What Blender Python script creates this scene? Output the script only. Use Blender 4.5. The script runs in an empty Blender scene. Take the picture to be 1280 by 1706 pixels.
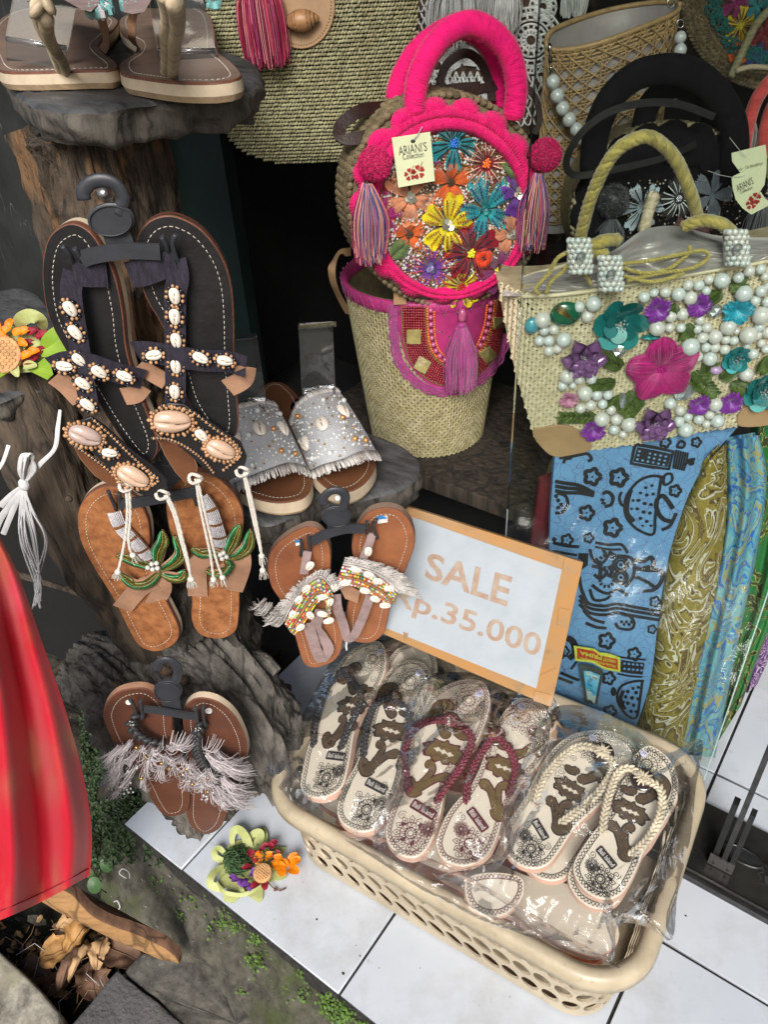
import bpy, math, random
import numpy as np
from mathutils import Vector, Matrix, noise
random.seed(7)
scene = bpy.context.scene
COL = scene.collection
# ---------------- camera, world, sun, exposure ----------------
CR = np.array([0.81249783, 0.58126395, -0.0444916]); CU = np.array([-0.32122516, 0.51008517, 0.79788941]); CF = np.array([-0.48647886, 0.63399159, -0.6011597])
CAMZ = 1.12; FPX = 1300.0
cam_d = bpy.data.cameras.new('camera'); cam = bpy.data.objects.new('camera', cam_d); COL.objects.link(cam)
cam.matrix_world = Matrix(((CR[0], CU[0], -CF[0], 0), (CR[1], CU[1], -CF[1], 0), (CR[2], CU[2], -CF[2], CAMZ), (0, 0, 0, 1)))
cam_d.sensor_fit = 'HORIZONTAL'; cam_d.sensor_width = 36; cam_d.lens = 36 * FPX / 1280
cam_d.clip_start = 0.02; cam_d.clip_end = 200
scene.camera = cam
SUN_EL, SUN_AZ = math.radians(40), math.radians(150)   # direction the light comes from, azimuth from +Y clockwise
W = bpy.data.worlds.new('World'); scene.world = W; W.use_nodes = True
wn = W.node_tree; bg = wn.nodes['Background']; sky = wn.nodes.new('ShaderNodeTexSky'); sky.sky_type = 'NISHITA'; sky.sun_disc = False
sky.sun_elevation = SUN_EL; sky.sun_rotation = SUN_AZ; sky.air_density = 1.0; sky.dust_density = 4.0; sky.ozone_density = 1.0
wn.links.new(sky.outputs[0], bg.inputs[0]); bg.inputs[1].default_value = 0.115
sd = bpy.data.lights.new('sun', 'SUN'); sd.energy = 2.9; sd.angle = math.radians(28); sd.color = (1, 0.985, 0.97)
so = bpy.data.objects.new('sun', sd); COL.objects.link(so)
sdir = Vector((math.sin(SUN_AZ) * math.cos(SUN_EL), math.cos(SUN_AZ) * math.cos(SUN_EL), math.sin(SUN_EL)))
so.rotation_euler = sdir.to_track_quat('Z', 'Y').to_euler(); so.location = sdir * 5
vs = scene.view_settings; vs.view_transform = 'Standard'; vs.look = 'None'; vs.gamma = 1; vs.use_curve_mapping = False; vs.exposure = 0.45
scene.render.engine = 'CYCLES'; scene.cycles.use_denoising = True; scene.cycles.max_bounces = 8; scene.cycles.transparent_max_bounces = 24
scene.cycles.caustics_reflective = False; scene.cycles.caustics_refractive = False

# ---------------- geometry helpers ----------------
V = lambda *a: np.array(a, float)
CAM0 = V(0, 0, CAMZ)
def nz(v): return v / (np.linalg.norm(v) + 1e-12)
def ray(x, y): return CR * (x - 640) / FPX - CU * (y - 853) / FPX + CF
def at(x, y, w): return CAM0 + ray(x, y) * w
def onz(x, y, z=0.0): d = ray(x, y); return CAM0 + d * ((z - CAMZ) / d[2])
def ony(x, y, Y): d = ray(x, y); return CAM0 + d * (Y / d[1])
def Zm(x0, y0, s): return lambda *p: [(x0 + a / s, y0 + b / s) for a, b in zip(p[::2], p[1::2])]
def PX(*p): return list(zip(p[::2], p[1::2]))
UPV = V(0, 0, 1); NH = nz(V(-CF[0], -CF[1], 0))
class Pl:
    """a real plane in the scene: point, normal, in-plane axes u (rightwards) and v (upwards)"""
    def __init__(s, p, n, up=UPV):
        s.p = np.array(p, float); s.n = nz(np.array(n, float)); s.v = nz(up - s.n * (up @ s.n)); s.u = np.cross(s.v, s.n)
    def hit(s, x, y, lift=0.0):
        d = ray(x, y); p0 = s.p + s.n * lift
        return CAM0 + d * (((p0 - CAM0) @ s.n) / (d @ s.n))
    def to2(s, q): return V((q - s.p) @ s.u, (q - s.p) @ s.v)
    def h2(s, x, y): return s.to2(s.hit(x, y))
    def to3(s, a, b, lift=0.0): return s.p + s.u * a + s.v * b + s.n * lift
    def nrm(s, q=None): return s.n
    def off(s, d): return Pl(s.p + s.n * d, s.n, s.v)
def HP(x, y, w, yaw=0, tilt=0):
    a = math.radians(yaw); c, sn = math.cos(a), math.sin(a)
    n = V(NH[0] * c - NH[1] * sn, NH[0] * sn + NH[1] * c, 0); t = math.radians(tilt)
    return Pl(at(x, y, w), n * math.cos(t) + UPV * math.sin(t))
class Body:
    """an implicit body F(p) (distance-like, positive outside) hit by a sight line"""
    def __init__(s, F, w0, w1): s.F, s.w0, s.w1 = F, w0, w1
    def hit(s, x, y, lift=0.0):
        d = ray(x, y); a = s.w0; st = (s.w1 - s.w0) / 80; fa = s.F(CAM0 + d * a) - lift; best = (abs(fa), a)
        for i in range(80):
            b = a + st; fb = s.F(CAM0 + d * b) - lift
            if fb < best[0]: best = (fb, b)
            if fa > 0 >= fb:
                for _ in range(18):
                    m = (a + b) / 2; fm = s.F(CAM0 + d * m) - lift
                    if fm > 0: a = m
                    else: b = m
                return CAM0 + d * b
            a, fa = b, fb
        return CAM0 + d * best[1]
    def nrm(s, q):
        e = 1e-3; g = V(s.F(q + V(e, 0, 0)) - s.F(q - V(e, 0, 0)), s.F(q + V(0, e, 0)) - s.F(q - V(0, e, 0)), s.F(q + V(0, 0, e)) - s.F(q - V(0, 0, e)))
        return nz(g)
def cr(pts, n=6, closed=False):
    """Catmull-Rom through points"""
    P = [np.array(p, float) for p in pts]; m = len(P); out = []
    rng = range(m) if closed else range(m - 1)
    for i in rng:
        if closed: p0, p1, p2, p3 = P[i - 1], P[i], P[(i + 1) % m], P[(i + 2) % m]
        else: p0, p1, p2, p3 = P[max(i - 1, 0)], P[i], P[i + 1], P[min(i + 2, m - 1)]
        for k in range(n):
            t = k / n; out.append(0.5 * (2 * p1 + (p2 - p0) * t + (2 * p0 - 5 * p1 + 4 * p2 - p3) * t * t + (3 * p1 - p0 - 3 * p2 + p3) * t ** 3))
    if not closed: out.append(P[-1])
    return out
def resample(pts, n, closed=False):
    P = np.array(pts, float)
    if closed: P = np.vstack([P, P[:1]])
    L = np.r_[0, np.cumsum(np.linalg.norm(np.diff(P, axis=0), axis=1))]
    t = np.linspace(0, L[-1], n + 1 if closed else n)
    if closed: t = t[:-1]
    return np.stack([np.interp(t, L, P[:, k]) for k in range(P.shape[1])], 1)
def plen(pts, closed=False):
    P = np.array(pts, float)
    if closed: P = np.vstack([P, P[:1]])
    return np.linalg.norm(np.diff(P, axis=0), axis=1).sum()
def frames(P, up=None):
    P = np.array(P, float); n = len(P); T = np.gradient(P, axis=0); T /= (np.linalg.norm(T, axis=1)[:, None] + 1e-12)
    A = np.zeros_like(P); B = np.zeros_like(P)
    a = up if up is not None else (UPV if abs(T[0][2]) < .9 else V(1, 0, 0))
    for i in range(n):
        ref = (up[i] if up is not None and np.ndim(up) == 2 else up) if up is not None else a
        x = ref - T[i] * (ref @ T[i])
        if np.linalg.norm(x) < 1e-5: x = np.cross(T[i], V(.3, .9, .1))
        a = nz(x); A[i] = a; B[i] = np.cross(T[i], a)
    return T, A, B
_sph = {}
def sphT(seg, rings):
    k = (seg, rings)
    if k not in _sph:
        v = [(0, 0, 1)]
        for i in range(1, rings):
            t = math.pi * i / rings
            for j in range(seg):
                p = 2 * math.pi * j / seg; v.append((math.sin(t) * math.cos(p), math.sin(t) * math.sin(p), math.cos(t)))
        v.append((0, 0, -1)); q = []; tr = []
        for j in range(seg): tr.append((0, 1 + j, 1 + (j + 1) % seg))
        for i in range(rings - 2):
            for j in range(seg):
                a = 1 + i * seg + j; b = 1 + i * seg + (j + 1) % seg; q.append((a, a + seg, b + seg, b))
        o = 1 + (rings - 2) * seg; L = len(v) - 1
        for j in range(seg): tr.append((L, o + (j + 1) % seg, o + j))
        _sph[k] = (np.array(v, float), [np.array(tr), np.array(q)] if q else [np.array(tr)])
    return _sph[k]
class MB:
    def __init__(s): s.v = []; s.n = 0; s.f = []; s.mats = []
    def mi(s, m):
        if m not in s.mats: s.mats.append(m)
        return s.mats.index(m)
    def add(s, v, faces, m, smooth=False):
        v = np.asarray(v, float).reshape(-1, 3); i = s.mi(m)
        for fa in faces:
            fa = np.asarray(fa)
            if fa.ndim == 1: fa = fa[None]
            s.f.append((fa + s.n, i, smooth))
        s.v.append(v); s.n += len(v); return s
    def grid(s, G, m, smooth=True, cu=False, cv=False, flip=False):
        G = np.asarray(G, float); a, b = G.shape[:2]; I = np.arange(a * b).reshape(a, b)
        if cu: I = np.vstack([I, I[:1]])
        if cv: I = np.hstack([I, I[:, :1]])
        q = np.stack([I[:-1, :-1], I[1:, :-1], I[1:, 1:], I[:-1, 1:]], -1).reshape(-1, 4)
        if flip: q = q[:, ::-1]
        return s.add(G.reshape(-1, 3), [q], m, smooth)
    def ell(s, c, ax, m, seg=8, rings=5, smooth=True):
        T, F = sphT(seg, rings); return s.add(T @ np.array(ax, float) + c, F, m, smooth)
    def ball(s, c, r, m, seg=8, rings=5, smooth=True): return s.ell(c, np.eye(3) * r, m, seg, rings, smooth)
    def tube(s, P, r, m, seg=6, up=None, flat=1.0, closed=False, caps=True, smooth=True, wob=0):
        P = np.array(P, float); n = len(P); T, A, B = frames(P, up); r = np.broadcast_to(np.asarray(r, float), (n,))
        th = np.arange(seg) * 2 * math.pi / seg; c, sn = np.cos(th), np.sin(th)
        G = P[:, None] + A[:, None] * (sn[None, :, None] * r[:, None, None] * flat) + B[:, None] * (c[None, :, None] * r[:, None, None])
        s.grid(G, m, smooth, cu=closed, cv=True)
        if caps and not closed:
            b = s.n - n * seg; i = s.mi(m); s.f.append((np.arange(seg)[None] + b, i, False)); s.f.append((np.arange(seg)[None, ::-1] + b + (n - 1) * seg, i, False))
        return s
    def band(s, P, N, w, t, m, smooth=True, m2=None):
        """strap: path P, outward normals N, width w, thickness t, rectangular section"""
        P = np.array(P, float); n = len(P); N = np.broadcast_to(np.array(N, float), P.shape); T = np.gradient(P, axis=0); T /= np.linalg.norm(T, axis=1)[:, None] + 1e-12
        S = np.cross(T, N); S /= np.linalg.norm(S, axis=1)[:, None] + 1e-12; w = np.broadcast_to(np.asarray(w, float), (n,))[:, None] / 2
        a, b, c, d = P - S * w + N * t, P + S * w + N * t, P + S * w, P - S * w
        top = np.stack([a, b], 1); s.grid(top, m, smooth); s.grid(np.stack([b, c], 1), m, smooth); s.grid(np.stack([c, d], 1), m2 or m, smooth); s.grid(np.stack([d, a], 1), m, smooth)
        for k in (0, -1): s.add([a[k], b[k], c[k], d[k]], [[0, 1, 2, 3]], m)
        return s
    def poly(s, P, m): return s.add(P, [np.arange(len(P))], m)
    def prism(s, P, nrm, bands, top=None, bot=None, bevel=0.0):
        """outline P (world), extruded along -nrm through bands [(depth, material, grow)]"""
        P = np.array(P, float); c = P.mean(0); n = len(P); rings = [P]
        T = np.roll(P, -1, 0) - np.roll(P, 1, 0); O = np.cross(T, nrm); O /= np.linalg.norm(O, axis=1)[:, None] + 1e-12
        if ((P - c) * O).sum() < 0: O = -O
        r0 = P - O * bevel if bevel else P
        s.poly(r0 + (nrm * 0), top)
        prev = r0
        if bevel:
            cur = P - nrm * bevel * .6; s.grid(np.stack([prev, cur]), bands[0][1], True, cv=True); prev = cur
        for d, m, g in bands:
            cur = P - nrm * d + O * g; s.grid(np.stack([prev, cur]), m, True, cv=True); prev = cur
        s.poly(prev[::-1], bot or bands[-1][1]); return s
    def box(s, c, ux, uy, uz, m):
        c = np.array(c, float); ux, uy, uz = map(lambda a: np.array(a, float), (ux, uy, uz))
        v = [c + a * ux + b * uy + d * uz for a in (-1, 1) for b in (-1, 1) for d in (-1, 1)]
        return s.add(v, [[0, 1, 3, 2], [4, 6, 7, 5], [0, 4, 5, 1], [2, 3, 7, 6], [0, 2, 6, 4], [1, 5, 7, 3]], m)
    def mesh(s, name):
        me = bpy.data.meshes.new(name); vv = np.vstack(s.v); me.vertices.add(len(vv))
        c = (vv.min(0) + vv.max(0)) / 2; me.vertices.foreach_set('co', (vv - c).ravel())
        li = np.concatenate([f.ravel() for f, _, _ in s.f]); sz = np.concatenate([np.full(len(f), f.shape[1]) for f, _, _ in s.f])
        me.loops.add(len(li)); me.loops.foreach_set('vertex_index', li.astype(np.int32))
        st = np.r_[0, np.cumsum(sz)[:-1]]; me.polygons.add(len(sz)); me.polygons.foreach_set('loop_start', st.astype(np.int32))
        for mt in s.mats: me.materials.append(mt)
        me.polygons.foreach_set('material_index', np.concatenate([np.full(len(f), i) for f, i, _ in s.f]).astype(np.int32))
        me.polygons.foreach_set('use_smooth', np.concatenate([np.full(len(f), bool(b)) for f, _, b in s.f]))
        me.update(calc_edges=True); me.validate()
        return me, c
    def build(s, name, parent=None, **props):
        me, c = s.mesh(name); return link(name, me, parent, c, **props)
ORG = {}
def link(name, me, parent, c, **props):
    o = bpy.data.objects.new(name, me); COL.objects.link(o); ORG[o.name] = np.array(c, float)
    if parent is not None: o.parent = parent; o.location = c - ORG[parent.name]
    else: o.location = c
    for k, v in props.items(): o[k] = v
    return o
def inst(name, me, M, parent, **props):
    """M: 4x4 numpy world matrix; mesh data shared"""
    o = bpy.data.objects.new(name, me); COL.objects.link(o); ORG[o.name] = M[:3, 3].copy()
    if parent is not None:
        o.parent = parent; M = M.copy(); M[:3, 3] -= ORG[parent.name]
    o.matrix_basis = Matrix(M.tolist())
    for k, v in props.items(): o[k] = v
    return o
def thing(name, label, cat, loc, group=None, **kw):
    o = bpy.data.objects.new(name, None); COL.objects.link(o); o.location = loc; ORG[o.name] = np.array(loc, float); o.empty_display_size = .02
    o['label'] = label; o['category'] = cat
    if group: o['group'] = group
    for k, v in kw.items(): o[k] = v
    return o
def frameM(p, z, x, s=(1, 1, 1)):
    """matrix with local z along z, local x near x"""
    z = nz(z); x = nz(x - z * (x @ z)); y = np.cross(z, x); M = np.eye(4); M[:3, 0] = x * s[0]; M[:3, 1] = y * s[1]; M[:3, 2] = z * s[2]; M[:3, 3] = p; return M
def localmesh(mb, name):
    """mesh with its own local origin kept at 0"""
    me, c = mb.mesh(name); me.transform(Matrix.Translation(Vector(c))); return me

# ---------------- materials ----------------
def ramp(nt, stops, interp='LINEAR'):
    r = nt.nodes.new('ShaderNodeValToRGB'); e = r.color_ramp; e.interpolation = interp
    while len(e.elements) < len(stops): e.elements.new(0.5)
    for el, (p, c) in zip(e.elements, stops): el.position = p; el.color = (*c, 1) if len(c) == 3 else c
    return r
def mat(name, col, rough=.6, var=.25, vs=60, bump=.15, bs=300, col2=None, metal=0, coat=0, isl=0, multi=None, sheen=0, stretch=None, spec=.5, vor=0, trans=0, ior=1.45, alpha=1, sss=0, dist=.002, hue=0, detail=5):
    m = bpy.data.materials.new(name); m.use_nodes = True; nt = m.node_tree; L = nt.links.new; b = nt.nodes['Principled BSDF']
    tc = nt.nodes.new('ShaderNodeTexCoord'); src = tc.outputs['Object']
    if stretch:
        mp = nt.nodes.new('ShaderNodeMapping'); mp.inputs['Scale'].default_value = stretch; L(src, mp.inputs[0]); src = mp.outputs[0]
    col = tuple(col)
    if col2 is None: col2 = tuple(max(0, c * (1 - var * 1.6)) for c in col)
    if multi:
        g = nt.nodes.new('ShaderNodeNewGeometry'); r = ramp(nt, [(i / len(multi), c) for i, c in enumerate(multi)], 'CONSTANT'); L(g.outputs['Random Per Island'], r.inputs[0]); cout = r.outputs[0]
    else:
        n = nt.nodes.new('ShaderNodeTexNoise'); n.inputs['Scale'].default_value = vs; n.inputs['Detail'].default_value = detail; n.inputs['Roughness'].default_value = .65; L(src, n.inputs[0])
        r = ramp(nt, [(.32, col2), (.62, col)]); L(n.outputs[0], r.inputs[0]); cout = r.outputs[0]
        if isl:
            g = nt.nodes.new('ShaderNodeNewGeometry'); mr = nt.nodes.new('ShaderNodeMapRange'); mr.inputs['To Min'].default_value = 1 - isl; mr.inputs['To Max'].default_value = 1 + isl * .5; L(g.outputs['Random Per Island'], mr.inputs[0])
            hs = nt.nodes.new('ShaderNodeHueSaturation'); L(cout, hs.inputs['Color']); L(mr.outputs[0], hs.inputs['Value']); cout = hs.outputs[0]
    L(cout, b.inputs['Base Color'])
    b.inputs['Roughness'].default_value = rough; b.inputs['Metallic'].default_value = metal; b.inputs['Coat Weight'].default_value = coat; b.inputs['Coat Roughness'].default_value = .12
    b.inputs['Specular IOR Level'].default_value = spec; b.inputs['IOR'].default_value = ior; b.inputs['Transmission Weight'].default_value = trans; b.inputs['Alpha'].default_value = alpha
    if sheen: b.inputs['Sheen Weight'].default_value = sheen; b.inputs['Sheen Roughness'].default_value = .4
    if sss: b.inputs['Subsurface Weight'].default_value = sss; b.inputs['Subsurface Radius'].default_value = (.01, .005, .003); b.inputs['Subsurface Scale'].default_value = .3
    if bump:
        if vor:
            t = nt.nodes.new('ShaderNodeTexVoronoi'); t.inputs['Scale'].default_value = bs
        else:
            t = nt.nodes.new('ShaderNodeTexNoise'); t.inputs['Scale'].default_value = bs; t.inputs['Detail'].default_value = 6
        L(src, t.inputs[0]); bm = nt.nodes.new('ShaderNodeBump'); bm.inputs['Strength'].default_value = min(1, bump * 2); bm.inputs['Distance'].default_value = dist; L(t.outputs[0], bm.inputs['Height']); L(bm.outputs[0], b.inputs['Normal'])
    return m
def dirt(m, col, sc, lo, hi, amt=1.0, st=None):
    """worn-in grime patches mixed over a material's own colour"""
    nt = m.node_tree; L = nt.links.new; b = nt.nodes['Principled BSDF']; src = b.inputs['Base Color'].links[0].from_socket; tc = nt.nodes.new('ShaderNodeTexCoord'); s = tc.outputs['Object']
    if st: mp = nt.nodes.new('ShaderNodeMapping'); mp.inputs['Scale'].default_value = st; L(s, mp.inputs[0]); s = mp.outputs[0]
    n = nt.nodes.new('ShaderNodeTexNoise'); n.inputs['Scale'].default_value = sc; n.inputs['Detail'].default_value = 9; n.inputs['Roughness'].default_value = .72; L(s, n.inputs[0]); r = ramp(nt, [(lo, (0, 0, 0)), (hi, (amt, amt, amt))]); L(n.outputs[0], r.inputs[0]); mx = nt.nodes.new('ShaderNodeMix'); mx.data_type = 'RGBA'; L(r.outputs[0], mx.inputs[0]); L(src, mx.inputs[6]); mx.inputs[7].default_value = (*col, 1); L(mx.outputs[2], b.inputs['Base Color'])
def thinfilm(name, tint=(1, 1, 1), gl=.12, rough=.05, edge=.5, bs=0, bump=.5, milky=0.0, gmax=.85):
    """clear film or pane: see-through with reflections that grow towards grazing view"""
    m = bpy.data.materials.new(name); m.use_nodes = True; nt = m.node_tree; L = nt.links.new; nt.nodes.remove(nt.nodes['Principled BSDF']); out = nt.nodes['Material Output']
    t = nt.nodes.new('ShaderNodeBsdfTransparent'); t.inputs[0].default_value = (*tint, 1); g = nt.nodes.new('ShaderNodeBsdfGlossy'); g.inputs['Roughness'].default_value = rough
    lw = nt.nodes.new('ShaderNodeLayerWeight'); lw.inputs[0].default_value = edge; mr = nt.nodes.new('ShaderNodeMapRange'); mr.inputs['To Min'].default_value = gl; mr.inputs['To Max'].default_value = gmax; L(lw.outputs['Fresnel'], mr.inputs[0])
    mx = nt.nodes.new('ShaderNodeMixShader'); L(mr.outputs[0], mx.inputs[0]); base = t.outputs[0]
    if milky:
        d = nt.nodes.new('ShaderNodeBsdfTranslucent'); d.inputs[0].default_value = (.9, .9, .9, 1); d2 = nt.nodes.new('ShaderNodeBsdfDiffuse'); d2.inputs[0].default_value = (.85, .85, .85, 1); a = nt.nodes.new('ShaderNodeMixShader'); a.inputs[0].default_value = .5; L(d.outputs[0], a.inputs[1]); L(d2.outputs[0], a.inputs[2])
        m2 = nt.nodes.new('ShaderNodeMixShader'); m2.inputs[0].default_value = milky; L(base, m2.inputs[1]); L(a.outputs[0], m2.inputs[2]); base = m2.outputs[0]
    L(base, mx.inputs[1]); L(g.outputs[0], mx.inputs[2]); L(mx.outputs[0], out.inputs[0])
    if bs:
        tc = nt.nodes.new('ShaderNodeTexCoord'); n = nt.nodes.new('ShaderNodeTexNoise'); n.inputs['Scale'].default_value = bs; n.inputs['Detail'].default_value = 4; n.inputs['Distortion'].default_value = 1.5; L(tc.outputs['Object'], n.inputs[0]); b = nt.nodes.new('ShaderNodeBump'); b.inputs['Strength'].default_value = bump; b.inputs['Distance'].default_value = .01; L(n.outputs[0], b.inputs['Height']); L(b.outputs[0], g.inputs['Normal'])
    return m

# ---------------- shared shapes ----------------
def nn(p, s, seed=0): return noise.noise(Vector((p[0] * s + seed * 7.3, p[1] * s + seed * 3.1, p[2] * s)))
def fbm(p, s, seed=0, o=4):
    a, t = 1.0, 0.0
    for i in range(o): t += a * nn(p, s * 2 ** i, seed + i); a *= .5
    return t
def rope(mb, P, R, m, strands=3, pitch=.012, seg=5, dens=.0016):
    L = plen(P); n = max(8, int(L / dens)); P = resample(P, n); T, A, B = frames(P); s = np.linspace(0, L, n)
    r = R * .52 if strands <= 3 else R * .95 * math.sin(math.pi / strands) * .98
    for k in range(strands):
        a = 2 * math.pi * (s / pitch + k / strands); c = (R - r)
        mb.tube(P + A * (np.cos(a) * c)[:, None] + B * (np.sin(a) * c)[:, None], r, m, seg, caps=True)
    return mb
def braid(mb, P, w, N, m, thick=None, step=None):
    """flat three-strand plait: overlapping slanted lobes in two rows"""
    L = plen(P); step = step or w * .62; n = max(3, int(L / step)); P = resample(P, n); T, A, B = frames(P, N); thick = thick or w * .34
    for i in range(n):
        for sg in (-1, 1):
            d = nz(T[i] * .8 + B[i] * sg * .62); q = P[i] + B[i] * sg * w * .24 + T[i] * (step * .25 * sg) + A[i] * thick * .5
            mb.ell(q, [d * w * .52, np.cross(A[i], d) * w * .25, A[i] * thick], m, 8, 5)
    return mb
def tassel(mb, top, down, L, R, m, n=60, r=.0007, flare=1.0, seg=3, bend=.1, steps=6, n_out=None):
    down = nz(down); x = nz(np.cross(down, V(.31, .9, .2))); y = np.cross(down, x)
    for i in range(n):
        a = random.random() * 6.283; q = math.sqrt(random.random()); l = L * random.uniform(.86, 1.04); b = random.uniform(-bend, bend) * R * 4; b2 = random.uniform(-bend, bend) * R * 4; pts = []
        for k in range(steps):
            t = k / (steps - 1); rr = R * q * (0.35 + (.65 * flare) * min(1, t * 2.2)); pts.append(top + down * l * t + x * (math.cos(a) * rr + b * math.sin(t * 3)) + y * (math.sin(a) * rr + b2 * math.sin(t * 2.5)))
        mb.tube(pts, r, m, seg, caps=False)
    return mb
def stroke(mb, S, pts, w, m, lift=.0004, closed=False, px=True):
    """flat printed line on surface S; pts pixels (px) or plane coords"""
    if closed: pts = list(pts) + [pts[0]]
    P = np.array([S.hit(x, y, lift) if px else S.to3(x, y, lift) for x, y in pts]); N = np.array([S.nrm(q) for q in P]); T = np.gradient(P, axis=0); T /= np.linalg.norm(T, axis=1)[:, None] + 1e-12
    Sd = np.cross(T, N) * (np.broadcast_to(np.asarray(w, float), (len(P),))[:, None] / 2)
    mb.grid(np.stack([P - Sd, P + Sd], 1), m, False); return mb
def fill(mb, S, pts, m, lift=.0004, px=True):
    mb.poly([S.hit(x, y, lift) if px else S.to3(x, y, lift) for x, y in pts], m); return mb
def textmesh(s, size=1.0, font_shear=0, space=1.0, bold=0.0, extr=0.0):
    c = bpy.data.curves.new('lettering', 'FONT'); c.body = s; c.size = size; c.shear = font_shear; c.space_character = space; c.offset = bold; c.align_x = 'CENTER'; c.align_y = 'CENTER'; c.resolution_u = 3; c.extrude = extr
    o = bpy.data.objects.new('lettering', c); COL.objects.link(o); bpy.context.view_layer.update(); me = bpy.data.meshes.new_from_object(o.evaluated_get(bpy.context.evaluated_depsgraph_get())); bpy.data.objects.remove(o); bpy.data.curves.remove(c)
    v = np.array([q.co[:] for q in me.vertices]); f = [list(p.vertices) for p in me.polygons]; bpy.data.meshes.remove(me); return v, f
def addtext(mb, S, s, c2, wx, hy, ang, m, lift=.0006, **k):
    """text centred at plane coords c2, width wx, cap height hy, turned ang (rad), warped onto S"""
    v, f = textmesh(s, **k); lo, hi = v.min(0), v.max(0); x = (v[:, 0] - (lo[0] + hi[0]) / 2) * wx / (hi[0] - lo[0]); y = (v[:, 1] - (lo[1] + hi[1]) / 2) * hy / (hi[1] - lo[1])
    ca, sa = math.cos(ang), math.sin(ang); P = [S.to3(c2[0] + a * ca - b * sa, c2[1] + a * sa + b * ca, lift) for a, b in zip(x, y)]
    mb.add(P, [np.array(q) for q in f], m); return mb
# ---------------- setting ----------------
M_tile = mat('glazed_tile', (.52, .56, .61), rough=.14, var=.05, vs=3, bump=.02, bs=30, col2=(.45, .49, .54), coat=.3)
dirt(M_tile, (.30, .29, .26), 5, .5, .72, .55); dirt(M_tile, (.22, .20, .17), 60, .62, .75, .6); M_grout = mat('grout', (.035, .033, .03), rough=.9, var=.5, vs=90)
M_speck = mat('speck', (.02, .02, .02), rough=.8)
def mosswall(name, base, moss, dark, s1=9, bumpd=.006):
    m = mat(name, base, rough=.95, var=.45, vs=35, bump=.5, bs=55, dist=bumpd); nt = m.node_tree; L = nt.links.new; b = nt.nodes['Principled BSDF']; src = b.inputs['Base Color'].links[0].from_socket
    tc = nt.nodes.new('ShaderNodeTexCoord')
    def layer(src, col, sc, lo, hi, det=9):
        n = nt.nodes.new('ShaderNodeTexNoise'); n.inputs['Scale'].default_value = sc; n.inputs['Detail'].default_value = det; n.inputs['Roughness'].default_value = .7; L(tc.outputs['Object'], n.inputs[0]); r = ramp(nt, [(lo, (0, 0, 0)), (hi, (1, 1, 1))]); L(n.outputs[0], r.inputs[0])
        mx = nt.nodes.new('ShaderNodeMix'); mx.data_type = 'RGBA'; L(r.outputs[0], mx.inputs[0]); L(src, mx.inputs[6]); mx.inputs[7].default_value = (*col, 1); return mx.outputs[2]
    src = layer(src, moss, s1, .5, .64); src = layer(src, dark, s1 * 1.7 + 3, .55, .66); src = layer(src, (.22, .22, .19), 160, .66, .72, 3)
    L(src, b.inputs['Base Color']); return m
M_kerb = mosswall('mossy_concrete', (.095, .088, .068), (.04, .052, .014), (.022, .02, .015), 7)
M_stone = mosswall('mossy_stone', (.13, .12, .10), (.075, .085, .04), (.06, .055, .045), 7, .003)
M_dkstone = mat('dark_paving', (.105, .10, .098), rough=.93, var=.2, vs=40, bump=.45, bs=160, dist=.003)
M_ltstone = mosswall('light_paving', (.40, .37, .30), (.27, .26, .15), (.26, .23, .17), 5, .002)
M_soil = mosswall('damp_soil', (.035, .028, .02), (.02, .03, .008), (.012, .01, .008), 12, .01)

floor_parent = thing('tiled_floor', '', '', V(0, .6, 0)); del floor_parent['label']; del floor_parent['category']; floor_parent['kind'] = 'structure'
g = MB(); g.box((-.03, .82, -.045), (.75, 0, 0), (0, .53, 0), (0, 0, .0405), M_grout); g.build('grout_bed', floor_parent)
TS, G2 = .3015, .0022
def tile(x0, y0, x1, y1):
    b = MB(); e = .0012
    P = [V(x0, y0, 0), V(x1, y0, 0), V(x1, y1, 0), V(x0, y1, 0)]
    b.prism(P, UPV, [(.010, M_tile, 0)], top=M_tile, bevel=e); return b.build('tile', floor_parent)
XJ = [-.78, -.645, -.3435, -.042, .2595, .561]; YJ = [.2935, .595, .8965, 1.198, 1.35]
for i in range(5):
    for j in range(4):
        tile(XJ[i] + G2, YJ[j] + (G2 if j else 0), XJ[i + 1] - G2, YJ[j + 1] - G2)
sp = MB()
for x, y, r in [(528, 1531, 1.9), (572, 1621, 2.6), (600, 1592, 1.3), (632, 1612, .8), (490, 1593, .7), (593, 1574, .7), (1143, 1525, 1.8), (700, 1612, .7), (610, 1700, .7), (505, 1470, .6), (770, 1560, .6), (1214, 1175, .8), (850, 1660, .6)]:
    c = onz(x, y, .0004); sp.ell(c, [V(r * .0009, 0, 0), V(0, r * .0007, 0), V(0, 0, .0006)], M_speck, 7, 4)
sp.build('dirt_specks', floor_parent, kind='stuff')
# kerb under the tiles
xs = np.linspace(-.83, .75, 260); prof = [(.2925, -.0105), (.290, -.028), (.282, -.052), (.268, -.082), (.255, -.108), (.243, -.130), (.232, -.155), (.226, -.2), (.225, -.33)]
pr = resample(cr([V(a, b, 0) for a, b in prof], 4), 46); G = []
for x in xs:
    row = []
    for k, (y, z, _) in enumerate(pr):
        a = min(1, k / 5); d = .011 * a * (fbm((x, y, z), 14, 3) + .45 * fbm((x, y, z), 55, 5, 3)); row.append((x, y - d * .8 - .0, z + d * .7))
    G.append(row)
b = MB(); b.grid(G, M_kerb, flip=True)
b.grid([[(-.83, y, z) for y in (p[0], 1.3)] for p in pr for z in (p[1],)], M_kerb)
b.build('mossy_kerb', None, kind='structure')
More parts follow.
